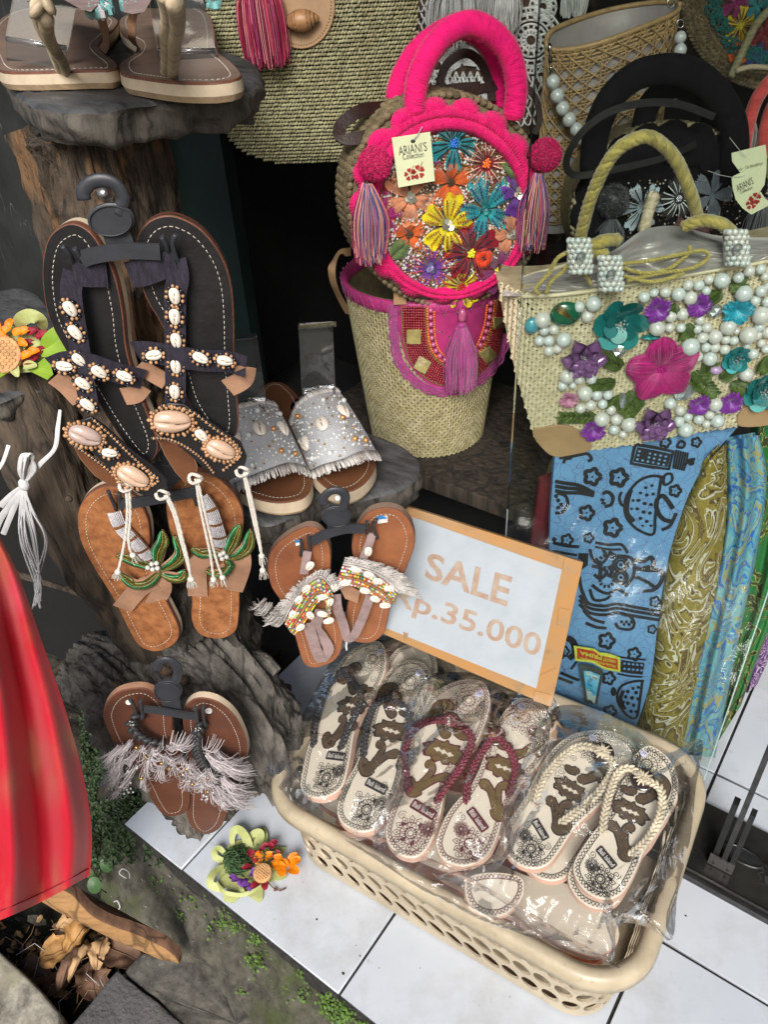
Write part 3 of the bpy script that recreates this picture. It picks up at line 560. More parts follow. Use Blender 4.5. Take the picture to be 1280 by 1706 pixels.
# right foot
s1 = strap(sbr, SB, z4(830, 260, 845, 340, 832, 420, 830, 560, 832, 700, 832, 860, 828, 960), .0175, [.004, .008, .010, .010, .012, .012, .010])
s2 = strap(sbr, SB, z4(645, 700, 700, 700, 830, 720, 960, 740, 1080, 745, 1165, 770), .020, [.002, .008, .0145, .011, .008, .012]); s3 = strap(sbr, SB, z4(612, 335, 680, 325, 760, 295, 835, 280), .021, [.006, .009, .009, .007])
strap(sbr, SB, z4(1165, 770, 1150, 830, 1080, 870), .018, [.012, .006, .002], M_suede, name='strap_end'); strap(sbr, SB, z4(660, 760, 720, 800, 790, 840), .016, [.003, .0012, .001], M_suede, name='strap_end')
s4 = MB(); s4.prism([SB.hit(x, y, .016) for x, y in z4(738, 975, 800, 945, 870, 950, 960, 1010, 1060, 1080, 1140, 1130, 1170, 1200, 1150, 1280, 1090, 1310, 1000, 1285, 900, 1190, 800, 1110, 735, 1070)], SB.n, [(.003, M_blk, 0)], top=M_blk, bevel=.0008); s4 = s4.build('ankle_band', sbr)
k = MB(); k.prism([SB.hit(x, y, .010) for x, y in z4(735, 1085, 760, 1110, 900, 1160, 935, 1240, 930, 1310, 880, 1325, 830, 1270, 780, 1190)], SB.n, [(.0025, M_suede, 0)], top=M_slidebr, bevel=.0005); k.build('band_lining', sbr)
# left foot
l1 = strap(sbl, SB, z4(352, 320, 338, 400, 345, 480, 365, 600, 385, 720, 405, 850, 430, 980), .0165, [.004, .008, .010, .011, .012, .012, .010])
l2 = strap(sbl, SB, z4(255, 770, 330, 745, 440, 760, 560, 800, 680, 830), .0195, [.004, .012, .0145, .012, .006]); l3 = strap(sbl, SB, z4(352, 330, 420, 335, 510, 335), .0195, [.006, .008, .006])
strap(sbl, SB, z4(675, 860, 640, 900, 585, 910), .017, [.004, .003, .001], M_suede, name='strap_end'); strap(sbl, SB, z4(262, 815, 320, 860, 385, 930), .018, [.002, .001, .001], M_suede, name='strap_end')
l4 = MB(); l4.prism([SB.hit(x, y, .016) for x, y in z4(360, 1040, 430, 1010, 500, 1060, 600, 1150, 720, 1240, 790, 1310, 795, 1370, 740, 1395, 650, 1370, 560, 1290, 460, 1200, 370, 1130)], SB.n, [(.003, M_blk, 0)], top=M_blk, bevel=.0008); l4 = l4.build('ankle_band', sbl)
k = MB(); k.prism([SB.hit(x, y, .010) for x, y in z4(340, 1130, 400, 1170, 500, 1250, 570, 1300, 578, 1335, 530, 1340, 450, 1290, 380, 1210)], SB.n, [(.0025, M_suede, 0)], top=M_slidebr, bevel=.0005); k.build('band_lining', sbl)
def cow(par, b, S, zf, x, y, ang, half=.0085, me=None, l=.012, ring=True, rr=.0016, tan=False):
    (px, py), = zf(x, y); a = math.radians(ang); al = S.u * math.cos(a) + S.v * math.sin(a); shell(par, me or SHW, S.hit(px, py, l + .0006), S.n + S.u * random.uniform(-.2, .2), al, half)
    if ring: beadring(b, S, px, py, l, half * 1.25, half * .95, a, 12, rr, [M_bt, M_bb, M_bt] if not tan else [M_bt])
for sp_, par, L in ((sbr, s1, [(828, 437, 88), (828, 535, 85), (835, 648, 88), (834, 768, 86), (828, 890, 84)]), (sbr, s2, [(728, 716, 8), (950, 728, 150), (1066, 742, 160)]), (sbr, s4, [(955, 1095, 120)]), (sbl, l1, [(333, 497, 110), (357, 608, 120), (378, 738, 125), (393, 850, 130), (415, 950, 130)]), (sbl, l2, [(305, 768, 170), (470, 795, 130), (590, 815, 150)]), (sbl, l4, [(520, 1178, 160)])):
    b = MB()
    for x, y, a in L: cow(par, b, SB, z4, x, y, a, .0070, l=.0165 if par in (s4, l4) else .0135 if par in (s1, l1) else .0155)
    b.build('bead', par, kind='stuff')
for par, pl, edge1, edge2 in ((s4, [(818, 1028, 170, .0165, SHT), (1048, 1163, 145, .0140, SHT)], (765, 955, 900, 980, 1010, 1060, 1110, 1130, 1140, 1190, 1060, 1260), (720, 1110, 800, 1115, 880, 1150, 960, 1210, 1010, 1270)), (l4, [(405, 1095, 150, .0145, SHD), (632, 1287, 145, .0155, SHT)], (440, 1020, 530, 1100, 620, 1190, 710, 1270, 750, 1310, 690, 1350), (335, 1130, 420, 1190, 500, 1250, 580, 1320))):
    b = MB()
    for x, y, a, h, me in pl: cow(par, b, SB, z4, x, y, a, h, me, .0165, True, .0019, True); (px, py), = z4(x, y); beadring(b, SB, px, py, .0165, h * 1.12, h * .86, math.radians(a), 24, .0019, [M_bt])
    for e in (edge1, edge2):
        P = resample(cr([SB.hit(x, y, .017) for x, y in z4(*e)], 5), int(len(e) * 4.4))
        for i, q in enumerate(P): b.ell(q, np.eye(3) * .0016, M_bt if i % 2 else M_bb, 6, 4)
    b.build('bead', par, kind='stuff')
hanger(*[z4(525, 78)[0]], SB, (39, 28), z4(400, -20, 395, -60, 430, -100, 490, -112, 550, -90, 585, -30, 575, 10, 560, 50), z4(385, 260, 450, 240, 600, 220, 760, 225), [z4(295, 200, 330, 240, 350, 290), z4(352, 210, 375, 245, 388, 290), z4(765, 155, 788, 195, 800, 250), z4(835, 145, 818, 190, 845, 285)], 'topmost grey plastic hanger holding the black cowrie sandals')
b = MB(); b.ball(SB.hit(*z4(495, -45)[0], -.015), .006, M_alu, 10, 7); b.build('peg', None, label='pale round peg on the upper trunk under the top shelf holding the top hanger', category='peg')
# cords hanging from the ankle bands
def cordpair(par, S, zf, a, lines, l0=.012, r=.0018, knot=True):
    for ln in lines:
        P = pathS(S, zf(*ln), 60, l0); b = MB(); rope(b, P, r, M_cord, 3, .006, 5); e = P[-1]; b.ell(e, np.eye(3) * r * 1.9, M_cord, 8, 6); tassel(b, e, P[-1] - P[-4] , .011, .0035, M_cord, 16, .00035, 1.6, bend=.02); b.build('cord', par)
    q = S.hit(*zf(*a)[0], l0 + .002); b = MB(); P = [q + S.u * math.cos(t) * .006 + S.v * math.sin(t) * .005 + S.n * .002 * math.sin(2 * t) for t in np.linspace(0, 6.28, 20)]; rope(b, P, .0022, M_cord, 3, .006); b.build('knot', par)
z1c = Zm(100, 760, 3.368)
cordpair(sbl, SB, z1c, (370, 170), [(370, 175, 378, 300, 370, 420, 355, 520, 325, 650), (388, 180, 395, 330, 385, 450, 392, 520, 410, 555)], .014)
cordpair(sbl, SB, z1c, (575, 215), [(590, 220, 640, 330, 680, 480, 715, 600, 738, 690), (600, 215, 650, 320, 690, 470, 722, 600, 732, 690)], .014)
cordpair(sbr, SB, z1c, (760, 125), [(762, 130, 785, 280, 820, 440, 845, 560, 862, 690), (772, 130, 805, 280, 845, 450, 880, 590, 912, 680)], .014)
cordpair(sbr, SB, z1c, (1025, 85), [(1028, 90, 1060, 240, 1095, 400, 1120, 500, 1132, 560), (1035, 90, 1075, 240, 1108, 400, 1130, 540, 1138, 640)], .014)

# --- pair 2: tan sandals with green beaded leaves ---
ST = HP(270, 930, .875, yaw=2, tilt=-4)
tl = thing('sandal', 'left tan sandal with green beaded leaf strap, below the black sandals', 'sandal', ST.hit(200, 950), 'tan sandals with beaded leaves')
STL = Pl(ST.hit(210, 950), ST.n - ST.u * .22, UPV)
sole(tl, STL, z1c(100, 400, 105, 300, 160, 215, 250, 170, 350, 185, 430, 240, 490, 350, 505, 470, 500, 560, 560, 740, 620, 860, 665, 960, 660, 1030, 600, 1080, 520, 1095, 440, 1060, 380, 960, 300, 800, 200, 640, 125, 500), .011, M_tan, [(.0015, M_solebrown, .0003), (.005, M_solebrown, .0005), (.010, M_foam, .0008), (.0115, M_outs, 0)], inset=.0095)
tr_ = thing('sandal', 'right tan sandal with green beaded leaf strap, below the black sandals', 'sandal', ST.hit(355, 950), 'tan sandals with beaded leaves')
STR = Pl(ST.hit(350, 950), ST.n + ST.u * .1, UPV)
sole(tr_, STR, z1c(598, 300, 610, 200, 680, 120, 770, 92, 870, 115, 960, 190, 1020, 290, 1030, 400, 1000, 560, 1008, 750, 1003, 900, 985, 980, 920, 1020, 850, 1022, 780, 995, 740, 920, 740, 780, 700, 620, 630, 470), .011, M_tan, [(.0015, M_solebrown, .0003), (.005, M_solebrown, .0005), (.010, M_solebrown, .0003)], inset=.0095)
M_wb = mat('silver_seed_bead', (.60, .58, .60), rough=.25, bump=0, isl=.25, coat=.3); M_cop = mat('copper_bead', (.32, .13, .045), rough=.3, metal=.5, bump=0); M_bg1 = mat('green_bugle', (.02, .20, .055), rough=.15, bump=0, isl=.5, coat=.7, metal=.3); M_bg2 = mat('olive_bugle', (.13, .13, .012), rough=.15, bump=0, isl=.5, coat=.7, metal=.3); M_pearl = mat('pearl', (.60, .58, .54), rough=.14, var=.04, vs=30, bump=0, coat=.9, sheen=.3); M_pearlb = mat('cool_pearl', (.56, .59, .58), rough=.12, var=.04, bump=0, coat=.9)
def beadedband(par, S, pts, w, lift, n=22):
    P = pathS(S, pts, n * 3, lift); b = MB(); b.band(P, S.n, w, .002, M_suede); o = b.build('toe_strap', par); T, A, B = frames(P, S.n); b = MB()
    for i in range(len(P)):
        m = M_cop if (i // 3) % 6 == 5 else M_wb
        for j in np.linspace(-.45, .45, 9): b.ell(P[i] + B[i] * w * j + A[i] * (.0026 + .003 * (1 - (2 * j) ** 2)), [B[i] * w * .058, T[i] * .00115, A[i] * .0012], m, 6, 4)
    b.build('bead', o, kind='stuff'); return o
beadedband(tl, ST, z1c(310, 310, 345, 390, 420, 470, 500, 560), .015, [.004, .009, .012, .012]); beadedband(tr_, ST, z1c(800, 225, 850, 300, 880, 390, 910, 490), .015, [.004, .009, .012, .012])
def leafstrap(par, S, spine, wid, l=.016):
    """beaded leaf: central gold line with slanted bugle beads either side"""
    P = pathS(S, spine, 26, l); T, A, B = frames(P, S.n); b = MB(); t = np.linspace(0, 1, 26); hw = wid * np.sin(np.clip(t * .93 + .07, 0, 1) * math.pi) ** .55 * (1 - .25 * t)
    L = P - B * hw[:, None]; R = P + B * hw[:, None]; b.grid(np.stack([L - A * .0015, P + A * .001, R - A * .0015], 1), M_suede); b.grid(np.stack([R - A * .0015, P - A * .003, L - A * .0015], 1), M_suede); o = b.build('beaded_leaf', par); b = MB()
    Pd = resample(P, 46); T, A, B = frames(Pd, S.n); h2 = np.interp(np.linspace(0, 1, 46), t, hw)
    for i in range(46):
        b.ell(Pd[i] + A[i] * .0018, np.eye(3) * .0007, M_bgold, 5, 4)
        for sg, m in ((-1, M_bg1), (1, M_bg2)):
            d = nz(B[i] * sg + T[i] * .9); q = Pd[i] + d * h2[i] * .62 + A[i] * .0014; b.tube([q - d * h2[i] * .55, q + A[i] * .0006, q + d * h2[i] * .62 - A[i] * .001], .00055, m, 5)
    b.build('bugle_bead', o, kind='stuff')
M_bgold = mat('gold_bead', (.45, .27, .08), rough=.25, metal=.8, bump=0)
for sp_ in ((540, 630, 480, 610, 420, 590, 320, 550), (560, 650, 500, 710, 420, 720, 330, 650), (545, 610, 550, 540, 575, 480, 575, 415), (560, 640, 640, 600, 680, 540, 640, 440), (570, 660, 620, 680, 670, 680, 700, 640)): leafstrap(tl, ST, z1c(*sp_), .0088)
for sp_ in ((920, 560, 860, 545, 800, 545, 740, 515), (925, 560, 960, 500, 985, 440, 1010, 380), (930, 570, 990, 560, 1050, 510, 1070, 410), (925, 575, 945, 610, 900, 660, 820, 640)): leafstrap(tr_, ST, z1c(*sp_), .0085)
for par, pts in ((tl, (492, 625, 515, 605, 542, 600, 520, 635, 548, 628)), (tr_, (900, 552, 918, 542, 910, 575, 935, 565))):
    for x, y in z1c(*pts): b = MB(); b.ball(ST.hit(x, y, .021), .0028, M_pearl, 12, 8); b.build('pearl', par)
for par, a in ((tl, (345, 760, 400, 840, 350, 880)), (tl, None)): pass
strap(tl, ST, z1c(520, 700, 440, 745, 350, 850), .0225, [.012, .008, .001], M_suede, .0018, 'side_strap', M_suede); strap(tl, ST, z1c(560, 680, 575, 740, 525, 830), .021, [.012, .010, .001], M_suede, .0018, 'side_strap')
strap(tr_, ST, z1c(830, 560, 770, 620, 775, 780), .0225, [.010, .010, .001], M_suede, .0018, 'side_strap'); strap(tr_, ST, z1c(1010, 510, 1020, 610, 975, 750), .021, [.010, .012, .001], M_suede, .0018, 'side_strap')
hanger(z1c(575, 110)[0], ST, (30, 21), z1c(500, 10, 520, -20, 560, -25, 590, 10, 590, 60, 580, 100), z1c(330, 260, 420, 255, 600, 225, 760, 195), [z1c(270, 195, 290, 240, 315, 300), z1c(335, 205, 335, 250, 345, 300), z1c(745, 170, 755, 220, 765, 270), z1c(780, 160, 778, 210, 770, 270)], 'grey plastic hanger holding the tan leaf sandals, mostly hidden by the black sandals')

# --- pair 3: brown sandals with silver fringe at the foot of the stump ---
z5 = Zm(90, 1040, 3.122)
SF = HP(300, 1260, 1.0, yaw=0, tilt=-6)
fl_ = thing('sandal', 'left brown sandal with silver thread fringe, lowest on the stump', 'sandal', SF.hit(250, 1240), 'brown silver fringe sandals')
sole(fl_, SF, z5(262, 500, 265, 430, 310, 370, 380, 340, 470, 335, 550, 375, 605, 450, 618, 560, 650, 680, 690, 800, 705, 900, 690, 970, 640, 995, 570, 990, 520, 930, 470, 830, 400, 720, 320, 630), .010, M_brn, [(.0015, M_solebrown, .0003), (.009, M_suede, .0003)], inset=.0095)
fr = thing('sandal', 'right brown sandal with silver thread fringe, lowest on the stump', 'sandal', SF.hit(360, 1260), 'brown silver fringe sandals')
SFR = Pl(SF.hit(360, 1260, .002), SF.n - SF.u * .12, UPV)
sole(fr, SFR, z5(672, 520, 678, 440, 720, 395, 780, 385, 860, 410, 940, 480, 995, 590, 1005, 680, 970, 760, 930, 860, 905, 960, 870, 1050, 810, 1088, 740, 1075, 695, 1010, 692, 900, 700, 740, 690, 620), .011, M_brn, [(.0015, M_solebrown, .0003), (.009, M_foam, .0008), (.010, M_outs, 0)], inset=.0095)
for sg in (0,):
    b = MB(); braid(b, pathS(SF, z5(440, 470, 405, 510, 430, 560, 490, 600, 560, 615), 40, [.006, .012, .014, .012, .010]), .013, SF.n, M_plb := mat('braided_black', (.028, .028, .03), rough=.5, bump=.2, bs=400)); b.build('braided_strap', fl_)
    b = MB(); braid(b, pathS(SF, z5(770, 510, 745, 570, 745, 640, 780, 720, 860, 800), 46, [.006, .012, .014, .012, .010]), .013, SF.n, M_plb); b.build('braided_strap', fr)
for c in ((410, 512), (750, 540)):
    (x, y), = z5(*c); b = MB()
    for i in range(6): b.ball(SF.hit(x + random.uniform(-5, 5), y + random.uniform(-4, 4), .019), .0016, M_alu, 6, 4)
    b.build('metal_bead', fl_ if c[0] < 600 else fr)
M_silv = mat('silver_thread', (.46, .41, .42), rough=.55, bump=0, isl=.3, sheen=.4, multi=[(.55, .50, .51), (.38, .33, .34), (.62, .57, .57), (.30, .26, .28)])
def fringe(b, S, pts, n, L, m, l=.016, spread=14, r=.00035, curl=.01, toward=None, droop=1.0):
    for i in range(n):
        x, y = random.choice(pts); x += random.uniform(-spread, spread) / 3; y += random.uniform(-spread, spread) / 3; q = S.hit(x, y, l + random.uniform(-.004, .006))
        if toward: a = toward(x, y) + random.gauss(0, .35)
        else: a = random.uniform(0, 6.283)
        d = S.u * math.cos(a) + S.v * math.sin(a); ll = L * random.uniform(.6, 1.1); P = []
        for t in np.linspace(0, 1, 7): P.append(q + d * ll * t * (1 - .25 * t) - UPV * ll * droop * t * t * .75 + S.n * (curl * math.sin(t * 3.1) - .008 * t * t) + S.v * 0)
        b.tube(P, r, m, 3, caps=False)
b = MB(); pts = z5(360, 640, 400, 610, 450, 640, 520, 650, 580, 680, 620, 720, 560, 740, 480, 720, 420, 740, 470, 790, 390, 800, 340, 850, 420, 680, 500, 690); fringe(b, SF, pts, 330, .028, M_silv, toward=lambda x, y: math.pi * 1.1 if x < 235 else (math.pi * 1.4 if y > 1270 else random.uniform(0, 6.28)))
pts = z5(340, 640, 360, 700, 350, 760); fringe(b, SF, pts, 150, .05, M_silv, toward=lambda x, y: math.pi * 1.12, r=.0004, curl=.012); fringe(b, SF, z5(620, 620, 590, 640), 50, .04, M_silv, toward=lambda x, y: .6, droop=.3)
for x, y in z5(480, 690, 560, 722, 455, 800, 600, 750, 430, 640): b.ball(SF.hit(x, y, .024), .003, M_bgold, 8, 6)
b.build('silver_fringe', fl_, kind='stuff')
b = MB(); fringe(b, SF, z5(700, 720, 740, 760, 700, 800, 780, 800, 820, 870, 860, 900, 800, 760, 850, 850, 660, 700, 890, 860, 800, 820), 330, .028, M_silv, toward=lambda x, y: -.9 if x > 350 else random.uniform(0, 6.28))
fringe(b, SF, z5(800, 680, 840, 660, 860, 700), 150, .05, M_silv, toward=lambda x, y: -.15, r=.0004, curl=.014); fringe(b, SF, z5(880, 800, 900, 860, 860, 850), 150, .045, M_silv, toward=lambda x, y: -.7, r=.0004); fringe(b, SF, z5(780, 640), 12, .035, M_silv, toward=lambda x, y: .8, droop=.2)
for x, y in z5(690, 752, 760, 815, 800, 800, 720, 830, 800, 870): b.ball(SF.hit(x, y, .024), .003, M_bgold, 8, 6)
for i in range(40): x, y = random.choice(z5(700, 780, 800, 880, 400, 760, 500, 700, 880, 900, 380, 850)); b.ball(SF.hit(x + random.uniform(-12, 12), y + random.uniform(-12, 12), .024), .0016, M_wb, 6, 4)
b.build('silver_fringe', fr, kind='stuff')
hanger(z5(592, 350)[0], SF, (24, 17), z5(535, 235, 545, 200, 580, 182, 625, 200, 645, 250, 625, 310), z5(470, 435, 560, 445, 650, 462, 740, 475), [z5(395, 390, 420, 430, 430, 475), z5(450, 395, 455, 440, 470, 485), z5(735, 430, 745, 480, 752, 520), z5(775, 425, 778, 480, 790, 540)], 'black plastic hanger holding the fringed brown sandals on the root stump')
M_stk = mat('paper_sticker', (.75, .74, .70), rough=.6, bump=0)
for par, x, y, w in ((fr, 805, 450, 18), (fl_, 388, 405, 16)):
    b = MB(); (px, py), = z5(x, y); b.poly([SF.hit(px + math.cos(a) * w / 3.1, py + math.sin(a) * w / 3.6, .0044) for a in np.linspace(0, 6.28, 20, False)][::-1], M_stk)
    if par is fr: addtext(b, SF, '38', SF.h2(px, py), .005, .003, -.3, M_bb, .0048)
    b.build('size_sticker', par)

# --- pair 4: peach sandals with macrame fringe and coloured beads ---
z3 = Zm(400, 800, 4.0)
SP_ = HP(570, 980, .955, yaw=4, tilt=-5)
pl_ = thing('sandal', 'left tan slingback sandal with white macrame fringe and coloured beads', 'sandal', SP_.hit(510, 1000), 'macrame fringe sandals beside the sale sign')
SPL = Pl(SP_.hit(515, 1000), SP_.n - SP_.u * .15, UPV)
sole(pl_, SPL, z3(185, 600, 195, 500, 250, 420, 350, 350, 450, 310, 530, 330, 590, 420, 605, 520, 600, 700, 640, 850, 680, 1000, 680, 1110, 640, 1190, 560, 1235, 480, 1248, 420, 1210, 370, 1050, 300, 850, 215, 720), .010, M_tan2, [(.0012, M_solebrown, .0003), (.009, M_dust, .0005)], inset=.0095)
pr_ = thing('sandal', 'right tan slingback sandal with white macrame fringe and coloured beads', 'sandal', SP_.hit(620, 960), 'macrame fringe sandals beside the sale sign')
SPR = Pl(SP_.hit(620, 960), SP_.n - SP_.u * .12, UPV)
sole(pr_, SPR, z3(745, 440, 770, 330, 830, 240, 900, 195, 1000, 185, 1090, 220, 1150, 310, 1165, 420, 1120, 560, 1060, 700, 1000, 860, 965, 1000, 910, 1065, 830, 1085, 740, 1060, 705, 980, 715, 840, 770, 680, 760, 540), .010, M_tan2, [(.0012, M_solebrown, .0003), (.009, M_dust, .0005)], inset=.0095)
M_mac = mat('macrame_thread', (.56, .53, .50), rough=.9, bump=0, isl=.2); M_pinksu = leather('pink_suede', (.30, .22, .21), (.2, .14, .13), .95, 60)
BC = [mat('bead_%s' % n, c, rough=.25, bump=0, coat=.5) for n, c in (('red', (.5, .02, .03)), ('orange', (.75, .22, .02)), ('lime', (.35, .55, .05)), ('white', (.75, .75, .74)), ('green', (.03, .22, .10)), ('grey', (.4, .38, .4)), ('yellow', (.8, .6, .03)))]
M_wbead = mat('wood_bead', (.38, .17, .07), rough=.5, bump=0, isl=.2)
def macr(par, outer, inner, S, zf, shells, fr_len, fr_dir, l=.016):
    """strap band between pixel paths outer (fringe side) and inner"""
    O = pathS(S, zf(*outer), 40, l); I = pathS(S, zf(*inner), 40, l - .003); b = MB(); b.grid(np.stack([O, (O + I) / 2 + S.n * .003, I], 1), M_pinksu); b.grid(np.stack([I - S.n * .001, O - S.n * .001], 1), M_pinksu); o = b.build('beaded_strap', par); b = MB()
    for i in range(40):
        for j, t in enumerate(np.linspace(.1, .95, 7)):
            q = O[i] * (1 - t) + I[i] * t + S.n * (.003 * math.sin(t * 3.1) + .0012)
            m = M_wbead if j in (3, 5) else random.choice(BC); b.ball(q, .0017, m, 6, 4)
    b.build('bead', o, kind='stuff')
    for x, y, a in shells: (px, py), = zf(x, y); shell(o, SHW, S.hit(px, py, l + .002), S.n, S.u * math.cos(math.radians(a)) + S.v * math.sin(math.radians(a)), .0072)
    b = MB(); O2 = resample(O, 110)
    for i, q in enumerate(O2):
        t = i / 109; a = math.radians(np.interp(t, [0, .5, 1], fr_dir)) + random.gauss(0, .10); d = S.u * math.cos(a) + S.v * math.sin(a); ll = fr_len * random.uniform(.85, 1.1) * (1 - .15 * abs(t - .5))
        for w in range(2):
            P = [q + d * ll * s + S.n * (.004 * math.sin(s * 3.1) + random.uniform(0, .0015)) - UPV * ll * .55 * s ** 2.5 for s in np.linspace(0, 1, 6)]; b.tube(P, .0005, M_mac, 3, caps=False); q = q + d * .001
    for k in np.linspace(.12, .45, 4):
        for i in range(0, 110, 3): a = math.radians(np.interp(i / 109, [0, .5, 1], fr_dir)); d = S.u * math.cos(a) + S.v * math.sin(a); b.ell(O2[i] + d * fr_len * k + S.n * .004, [nz(O2[min(i + 1, 109)] - O2[max(i - 1, 0)]) * .0022, d * .0011, S.n * .001], M_mac, 6, 4)
    b.build('macrame_fringe', par, kind='stuff')
macr(pl_, (300, 940, 370, 800, 450, 690, 540, 640, 620, 740), (365, 1020, 440, 930, 510, 820, 570, 800, 590, 930), SP_, z3, [(440, 720, 50), (390, 795, 65), (350, 895, 70), (465, 570, 60), (550, 775, 30), (470, 900, 110), (400, 980, 45), (590, 935, 20), (550, 890, 150), (600, 810, 80)], .030, (150, 95, 55))
macr(pr_, (690, 560, 790, 580, 900, 620, 990, 680, 1040, 740), (640, 680, 760, 700, 850, 740, 940, 790, 980, 840), SP_, z3, [(775, 592, 150), (860, 628, 150), (920, 670, 150), (995, 718, 160), (700, 682, 170), (835, 735, 150), (902, 790, 140), (968, 832, 170), (855, 475, 85), (630, 710, 100)], .032, (75, 50, 10))
b = MB(); P = z3(165, 800, 200, 830, 250, 870, 290, 900); fringe(b, SP_, P, 110, .024, M_mac, toward=lambda x, y: math.pi * .95, r=.0005); b.build('side_fringe', pl_, kind='stuff')
strap(pl_, SP_, z3(450, 470, 440, 530, 425, 620), .010, [.006, .012, .014], M_pinksu, name='toe_strap'); strap(pr_, SP_, z3(880, 350, 860, 420, 820, 520), .010, [.006, .012, .014], M_pinksu, name='toe_strap')
strap(pl_, SP_, z3(455, 950, 480, 1040, 510, 1130, 545, 1190, 590, 1120, 550, 1040, 505, 970, 540, 860), .014, [.010, .012, .012, .012, .010, .008, .010, .012], M_pinksu, name='heel_strap', n=60); strap(pr_, SP_, z3(870, 760, 820, 900, 760, 1030, 715, 1050, 690, 960, 650, 850, 640, 760), .012, [.010, .012, .012, .010, .008, .010, .010], M_pinksu, name='heel_strap', n=60)
b = MB(); b.prism([SP_.hit(x, y, .006) for x, y in z3(655, 700, 720, 700, 800, 740, 785, 820, 700, 790)], SP_.n, [(.0015, M_suede, 0)], top=M_suede, bevel=.0003); b.build('strap_lining', pr_)
b = MB(); b.tube(pathS(SP_, z3(716, 1060, 708, 1100, 712, 1130), 12, .01), .0015, M_stk, 5); b.build('hang_thread', pr_)
hanger(z3(642, 243)[0], SP_, (25, 17), z3(560, 160, 555, 120, 600, 75, 660, 70, 700, 100, 695, 160, 680, 200), z3(470, 410, 560, 360, 700, 320, 830, 320), [z3(405, 395, 412, 440, 405, 500), z3(455, 370, 462, 420, 465, 470), z3(845, 275, 850, 310, 850, 370), z3(912, 260, 885, 310, 915, 385)], 'grey plastic hanger holding the macrame sandals under the middle shelf')
b = MB(); b.ball(SP_.hit(*z3(652, 118)[0], .008), .0035, M_stk, 10, 7); b.build('peg', None, label='small white peg in the middle shelf edge holding a sandal hanger', category='peg')
M_blue = mat('sticker_blue', (.03, .25, .6), rough=.5, bump=0)
for par, S, q in ((pr_, SPR, (915, 240, 985, 235, 985, 280, 918, 290)), (pl_, SPL, (368, 405, 400, 395, 400, 430, 372, 438))):
    b = MB(); p = z3(*q); fill(b, S, p[::-1], M_stk, .0006); m = [(p[0][0] * .55 + p[3][0] * .45, p[0][1] * .55 + p[3][1] * .45), (p[1][0] * .55 + p[2][0] * .45, p[1][1] * .55 + p[2][1] * .45)]; fill(b, S, [m[0], m[1], ((p[1][0] + p[0][0]) / 2, p[1][1]), p[0]], M_blue, .0009); b.build('price_sticker', par)

